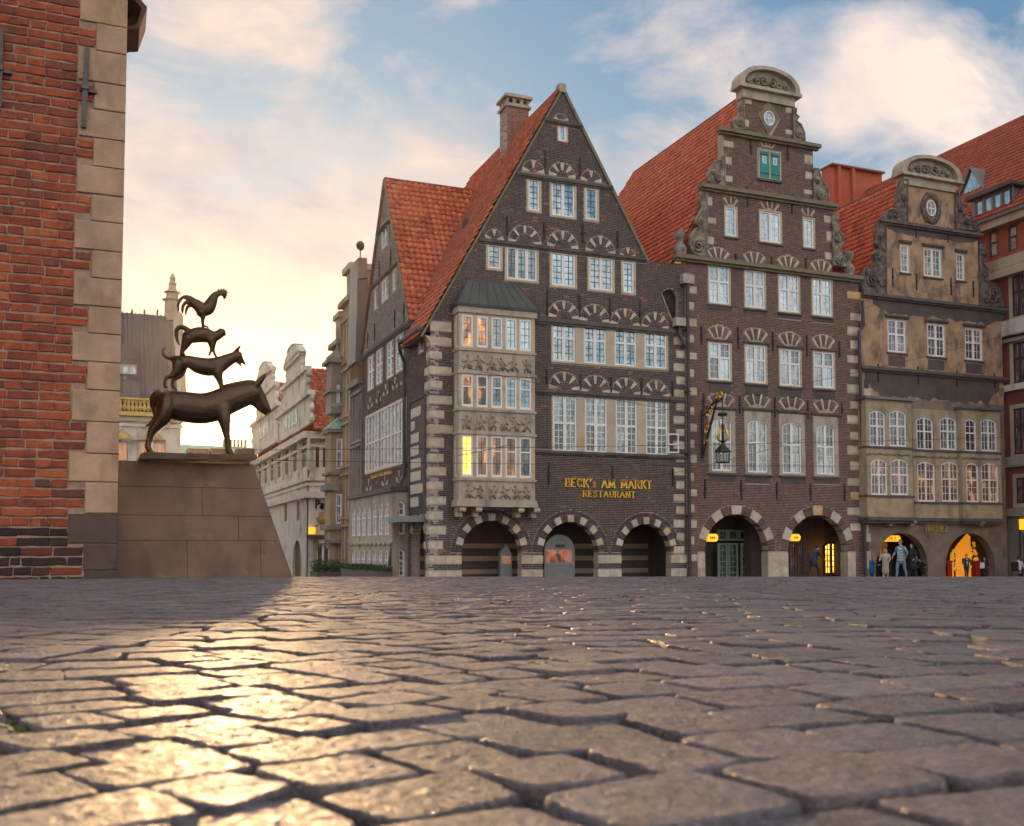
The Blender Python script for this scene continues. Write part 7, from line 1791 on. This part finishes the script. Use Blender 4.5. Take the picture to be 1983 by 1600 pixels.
# planting along the lane
def leafmass(name, lb, c, sx_, sy_, sz_, n, seed, mat='hedge'):
    rg = random.Random(seed); t_ = thing(name, lb, 'hedge', (c[0], c[1], c[2]))
    MB().box(Fr((c[0], c[1], 0), (1, 0, 0), (0, -1, 0)), -sx_, sx_, c[2], c[2] + .45, -sy_, sy_).build('planter_box', 'planter', t_)
    m = MB()
    for k in range(n):
        p = Vector((c[0] + rg.uniform(-sx_, sx_) * 1.05, c[1] + rg.uniform(-sy_, sy_), c[2] + .4 + sz_ * rg.random() ** .8 * (.75 + .25 * math.sin(k))))
        d = Vector((rg.uniform(-1, 1), rg.uniform(-1, 1), rg.uniform(-.2, 1))).normalized(); e = d.orthogonal().normalized() * .035; l = d * rg.uniform(.07, .13)
        m.add([p, p + l * .5 + e, p + l, p + l * .5 - e], [(0, 1, 2, 3)])
    m.build('foliage', mat, t_, False, 'stuff')
zg = gz(11.7, 48)
leafmass('planter_hedge', 'low green hedge in a planter along the arched oriel of the corner house', (11.85, 49.2, zg - .05), .3, 4.0, .32, 2600, 1)
leafmass('planter_hedge', 'dense green hedge box at the foot of the ochre stone bay', (11.9, 58.5, gz(11.9, 58.5) - .05), .8, 1.2, .8, 1800, 2)

# ================================================================== people
for nm, c in dict(skin=(.55, .30, .22), hair_grey=(.16, .14, .12), hair_dark=(.03, .022, .018), hair_blond=(.42, .27, .14), coat_blue=(.02, .11, .30), coat_cream=(.55, .46, .38), jeans=(.16, .26, .36), jeans_dark=(.03, .035, .05), coat_black=(.02, .02, .023), coat_navy=(.035, .042, .058), coat_olive=(.035, .045, .03), shirt_white=(.6, .62, .68), shoe=(.05, .045, .04), bag_grey=(.14, .17, .20), scarf_red=(.25, .025, .03), bag_lilac=(.4, .34, .42)).items():
    M(nm, [[x * .85 for x in c], [min(1, x * 1.12) for x in c]], .75 if nm != 'skin' else .55, 14, .2, 60)
# checked shirt
m = bpy.data.materials.new('plaid'); m.use_nodes = True; t = NT(m.node_tree); t.n.clear()
geo = t.new('ShaderNodeNewGeometry'); sp_ = t.new('ShaderNodeSeparateXYZ'); t.l.new(geo.outputs['Position'], sp_.inputs[0])
def stripe(sock, f, th): return t.math('GREATER_THAN', t.math('FRACT', t.math('MULTIPLY', sock, f)), th)
k1 = t.math('MAXIMUM', stripe(t.math('ADD', sp_.outputs[0], t.math('MULTIPLY', sp_.outputs[1], .6)), 7.5, .78), stripe(sp_.outputs[2], 7.5, .78))
col = t.mix(k1, c4((.33, .47, .55)), c4((.10, .13, .17)))
b = t.new('ShaderNodeBsdfPrincipled'); t.l.new(col, b.inputs['Base Color']); b.inputs['Roughness'].default_value = .8
o = t.new('ShaderNodeOutputMaterial'); t.l.new(b.outputs[0], o.inputs[0]); MATS['plaid'] = m

def person(lbl, px, top, Y, head, coat, legs, hair, lean=0.0, stride=.25, coat_len=.78, hairlen=0, arms=((.15, .1), (-.1, .12)), seated=False, wide=1.0, bag=None, hood=False, hold=None, scarf=None, open_=None):
    """head: heading in degrees, 0 = towards the right of the picture; arms: (swing forward, elbow bend) for each side"""
    u, vt = front(Y).px(px, top); zf = gz(u, Y); H = vt - zf
    if seated: H = H + .42
    s = H / 1.76 / max(.8, math.cos(lean * .6)); hd = R(head); f_ = Vector((math.cos(hd), math.sin(hd), 0)); r_ = Vector((math.sin(hd), -math.cos(hd), 0)); O = Vector((u, Y, zf))
    t_ = thing('person', lbl, 'person', (u, Y, zf))
    hipz = .93 if not seated else .52
    def L(a, b_, z): 
        # lean bends everything above the hips forward
        if z > hipz and lean: dz = z - hipz; a = a + dz * math.sin(lean); z = hipz + dz * math.cos(lean)
        return O + (f_ * a + r_ * b_ + Vector((0, 0, z))) * s
    up = hipz - .93
    def T(mb, pts, n=9): 
        mb.tube([L(*p[:3]) for p in pts], [p[3] * s for p in pts], n)
        for p in (pts[0], pts[-1]): mb.ball(L(*p[:3]), p[3] * s * .98, None, None, 8, 6)
    W_ = wide
    def leg_pts(sd, st):
        if seated: return [(0, sd * .09, hipz, .085), (.25, sd * .1, hipz + .02, .075), (.44, sd * .1, hipz - .02, .06), (.46, sd * .1, .28, .05), (.45, sd * .1, .08, .04)]
        return [(0, sd * .09, .93, .085), (st * .45, sd * .095, .68, .078), (st * .62 + .03, sd * .09, .49, .058), (st * .8 - .02, sd * .09, .3, .052), (st, sd * .09, .09, .038)]
    body = MB(); z0 = up
    T(body, [(0, 0, .95 + z0, .12), (.0, 0, 1.15 + z0, .115), (0, 0, 1.36 + z0, .12), (.0, 0, 1.46 + z0, .06), (.015, 0, 1.55 + z0, .05)])
    lg = [leg_pts(1, stride), leg_pts(-1, -stride)]
    for q in lg: T(body, [(a, b_, c_, r0 * .85) for a, b_, c_, r0 in q])
    arms_p = []
    for sd, (sw, el) in zip((1, -1), arms):
        sh = (0, sd * .185 * W_, 1.40 + z0); e_ = (sw * .75, sd * .235 * W_, 1.14 + z0 + abs(sw) * .06); h_ = (sw + el, sd * .21 * W_, .92 + z0 + el * .8)
        if hold and sd == 1: h_ = (.36, sd * .06, 1.1 + z0)
        arms_p.append((sh, e_, h_))
        T(body, [sh + (.04,), e_ + (.034,), h_ + (.027,)], 8)
    hx = .03
    hc = L(hx, 0, 1.645 + z0)
    body.ball(hc, .088 * s, .082 * s, .115 * s, 12, 9); body.ball(L(hx + .04, 0, 1.60 + z0), .058 * s, .055 * s, .07 * s, 10, 7)
    T(body, [(hx + .085, 0, 1.655 + z0, .012), (hx + .112, 0, 1.625 + z0, .016), (hx + .09, 0, 1.615 + z0, .012)], 6)
    for sd in (1, -1): body.ball(L(hx - .005, sd * .085, 1.64 + z0), .014 * s, .016 * s, .03 * s, 6, 5)
    me = remesh(body, .017 * s, 2)
    # hands: palm and five fingers each, then eyes and mouth
    ex = MB()
    for sd, (sh, e_, h_) in zip((1, -1), arms_p):
        d = (Vector(h_) - Vector(e_)).normalized()
        def Hp(k, lat, fw_): q = Vector(h_) + d * k; return (q.x + fw_, q.y + lat, q.z)
        ex.tube([L(*Hp(0, 0, 0)), L(*Hp(.05, 0, .0)), L(*Hp(.09, 0, .01))], [.024 * s, .036 * s, .03 * s], 8, flat=.6)
        for i, (lat, ln_) in enumerate(((-.027, .068), (-.009, .08), (.009, .075), (.026, .058))):
            ex.tube([L(*Hp(.08, 0, lat)), L(*Hp(.08 + ln_ * .55, -sd * .006, lat)), L(*Hp(.08 + ln_, -sd * .022, lat * .9))], [.0095 * s, .009 * s, .006 * s], 6)
        ex.tube([L(*Hp(.02, 0, .028)), L(*Hp(.055, -sd * .01, .05)), L(*Hp(.085, -sd * .02, .052))], [.011 * s, .010 * s, .007 * s], 6)
    bm = bmesh.new(); bm.from_mesh(me); tmp = ex.mesh('x'); bm.from_mesh(tmp); bm.to_mesh(me); bm.free(); bpy.data.meshes.remove(tmp)
    me.polygons.foreach_set('use_smooth', [True] * len(me.polygons))
    bo = obj('body', me, 'skin', t_)
    for sd in (1, -1): MB().ball(L(hx + .079, sd * .032, 1.665 + z0), .011 * s, None, None, 8, 6).build('eye', 'hair_dark', bo, True)
    MB().tube([L(hx + .094, -.022, 1.585 + z0), L(hx + .098, 0, 1.583 + z0), L(hx + .094, .022, 1.585 + z0)], .006 * s, 5).build('mouth', 'scarf_red', bo)
    # trousers, shoes
    tr = MB()
    for q in lg: T(tr, [(a, b_, c_, r0 + .012) for a, b_, c_, r0 in q])
    T(tr, [(0, -.05, .95 + z0, .12), (0, .05, .95 + z0, .12)])
    obj('trousers', remesh(tr, .02 * s, 2), legs, t_)
    for q in lg:
        a, b_, c_, _ = q[-1]; sm_ = MB(); sm_.tube([L(a - .07, b_, .045), L(a + .02, b_, .05), L(a + .13, b_, .035), L(a + .18, b_, .03)], [.04 * s, .05 * s, .042 * s, .025 * s], 8); sm_.build('shoe', 'shoe', t_, True)
    # coat or jacket with sleeves
    ct_ = MB(); low = coat_len + z0 if not seated else hipz - .05
    T(ct_, [(0, 0, low, .17 * W_), (0, 0, (low + 1.1 + z0) / 2, .155 * W_), (0, 0, 1.12 + z0, .15 * W_), (0, 0, 1.3 + z0, .165 * W_), (0, 0, 1.42 + z0, .11), (.0, 0, 1.48 + z0, .075)], 14)
    T(ct_, [(0, -.14 * W_, 1.39 + z0, .075), (0, .14 * W_, 1.39 + z0, .075)])
    for sh, e_, h_ in arms_p: T(ct_, [sh + (.068,), e_ + (.056,), (h_[0] * .97 + e_[0] * .03, h_[1], h_[2] + .015, .045)])
    co = obj('jacket', remesh(ct_, .022 * s, 3), coat, t_)
    if open_:
        m_ = MB(); T(m_, [(.13, 0, 1.0 + z0, .06), (.135, 0, 1.2 + z0, .06), (.10, 0, 1.4 + z0, .045)]); m_.build('shirt', open_, t_, True)
    # hair
    hr = MB()
    hr.ball(L(hx - .018, 0, 1.675 + z0), .098 * s, .094 * s, .105 * s, 12, 8)
    if hairlen:
        for k in range(-3, 4):
            b_ = .03 * k; T(hr, [(hx - .05 + .006 * abs(k), b_, 1.66 + z0, .035), (hx - .075 + .012 * abs(k), b_ * 1.15, 1.66 - hairlen * .5 + z0, .036), (hx - .06 + .012 * abs(k), b_ * 1.2, 1.66 - hairlen + z0, .022)], 6)
    hm = remesh(hr, .016 * s, 2)
    # keep the face clear of hair
    bm = bmesh.new(); bm.from_mesh(hm)
    fc = L(hx + .085, 0, 1.62 + z0)
    bmesh.ops.delete(bm, geom=[v_ for v_ in bm.verts if (v_.co - hc).dot(f_) > .035 * s and v_.co.z < L(0, 0, 1.712 + z0).z], context='VERTS'); bm.to_mesh(hm); bm.free()
    obj('hair' if not hood else 'hood', hm, hair, t_)
    if bag == 'back':
        b2_ = MB(); T(b2_, [(-.22, 0, .95 + z0, .13), (-.25, 0, 1.15 + z0, .15), (-.21, 0, 1.36 + z0, .11)], 12); obj('backpack', remesh(b2_, .02, 2), 'coat_navy', t_)
        for sd in (1, -1): MB().tube([L(-.12, sd * .1, 1.42 + z0), L(.05, sd * .12, 1.46 + z0), L(.16, sd * .12, 1.3 + z0), L(.1, sd * .16, 1.05 + z0)], .02 * s, 6).build('strap', 'bag_grey', t_)
    if bag == 'tote':
        p = L(-.3, .1, .95 + z0); b2_ = MB(); b2_.tube([L(-.28, .05, 1.2 + z0), L(-.3, .1, 1.0 + z0), L(-.3, .12, .82 + z0)], [.06 * s, .14 * s, .13 * s], 10, flat=.5); b2_.build('shoulder_bag', 'bag_grey', t_, True)
    if scarf: MB().tube([L(.1, -.06, 1.46 + z0), L(.14, .03, 1.44 + z0), L(.17, .04, 1.25 + z0), L(.16, .05, 1.0 + z0)], [.05 * s, .055 * s, .05 * s, .045 * s], 8, flat=.6).build('scarf', scarf, t_, True)
    return t_, L, s
person('hooded walker in dark jacket with backpack stooping past the scroll gabled house arch', 1575, 1056, 39.5, 0, 'coat_navy', 'jeans_dark', 'coat_black', lean=.32, stride=.3, coat_len=.8, arms=((.3, .12), (.15, .1)), wide=1.15, bag='back', hood=True)
person('small person in a bright blue coat seen from behind by the drainpipe', 1688, 1078, 38.5, -35, 'coat_blue', 'jeans_dark', 'hair_grey', lean=.1, stride=.06, coat_len=.5, wide=1.35, arms=((.28, .22), (.26, .2)))
person('blond woman in a long cream coat looking down in front of the left shop arch', 1714, 1063, 38.0, 215, 'coat_cream', 'coat_cream', 'hair_blond', stride=.1, coat_len=.42, hairlen=.24, wide=1.2, arms=((.12, .18), (.08, .1)))
person('man in pale blue checked jacket and light jeans walking left past the shop', 1744, 1045, 37.0, 180, 'plaid', 'jeans', 'hair_grey', stride=.2, coat_len=.82, wide=1.12, arms=((.14, .1), (-.16, .1)), open_='shirt_white')
person('person in black coat with long dark hair behind the checked jacket man', 1766, 1053, 38.6, 180, 'coat_black', 'jeans_dark', 'hair_dark', stride=.15, coat_len=.6, hairlen=.35, wide=1.2, bag='tote', arms=((.1, .1), (.0, .1)))
person('stooping figure all in black beside the stucco pillar', 1788, 1082, 39.2, 180, 'coat_black', 'jeans_dark', 'coat_black', lean=.6, stride=.1, coat_len=.6, wide=1.4)
person('young man in dark green jacket over white shirt in front of the lit doorway', 1871, 1073, 38.6, -120, 'coat_olive', 'jeans_dark', 'hair_dark', stride=.1, coat_len=.8, wide=1.2, open_='shirt_white', arms=((.08, .1), (.05, .1)))
pp_, Lf, ss = person('person in dark coat with red scarf holding a white paper by the right arch', 1908, 1080, 38.2, 200, 'coat_black', 'jeans_dark', 'hair_grey', lean=.2, stride=.08, coat_len=.7, scarf='scarf_red', hold=True, wide=1.3)
hp = Lf(.40, .06, 1.14)
nt = thing('paper_sheet', 'white sheet of paper held by the person with the red scarf', 'paper', hp)
fpz = Fr(hp, (.8, -.6, 0), (-.6, -.8, 0)); MB().plate(fpz, rect(-.10, .10, -.16, .12), [], 0, .006).build('sheet', 'shirt_white', nt)
pp_, Lf, ss = person('dark haired person in white top sitting at the right edge of the picture', 1973, 1081, 38.0, 10, 'shirt_white', 'jeans_dark', 'hair_dark', seated=True, lean=-.1)
u, _ = front(38.0).px(1973, 1100); zf = gz(u, 38.0)
cr = thing('bistro_chair', 'dark metal bistro chair under the seated person at the right edge', 'chair', (u, 38, zf)); fch_ = front(38.0)
MB().box(fch_, u - .25, u + .22, zf + .38, zf + .42, -.24, .24).build('seat', 'iron', cr)
for a in (-.22, .19):
    for w in (-.2, .2): MB().tube([fch_.pt(u + a, zf + .38, w), fch_.pt(u + a * 1.1, zf, w * 1.1)], .018, 6).build('leg', 'iron', cr)
MB().box(fch_, u - .3, u - .25, zf + .42, zf + .85, -.22, .22).build('backrest', 'iron', cr)

# ================================================================== evening air
hz_ = MB().box(Fr((0, 0, 0), (1, 0, 0), (0, -1, 0)), -470, 470, -9, 33, -470, 470).build('haze', None, None, False, 'stuff')
tag(hz_, 'thin warm evening haze filling the whole square', 'haze')
m = bpy.data.materials.new('haze'); m.use_nodes = True; t = NT(m.node_tree); t.n.clear()
pv = t.new('ShaderNodeVolumePrincipled'); pv.inputs['Color'].default_value = (.95, .88, .80, 1); pv.inputs['Density'].default_value = .00022; pv.inputs['Anisotropy'].default_value = .75
o = t.new('ShaderNodeOutputMaterial'); t.l.new(pv.outputs[0], o.inputs['Volume'])
hz_.data.materials.append(m)
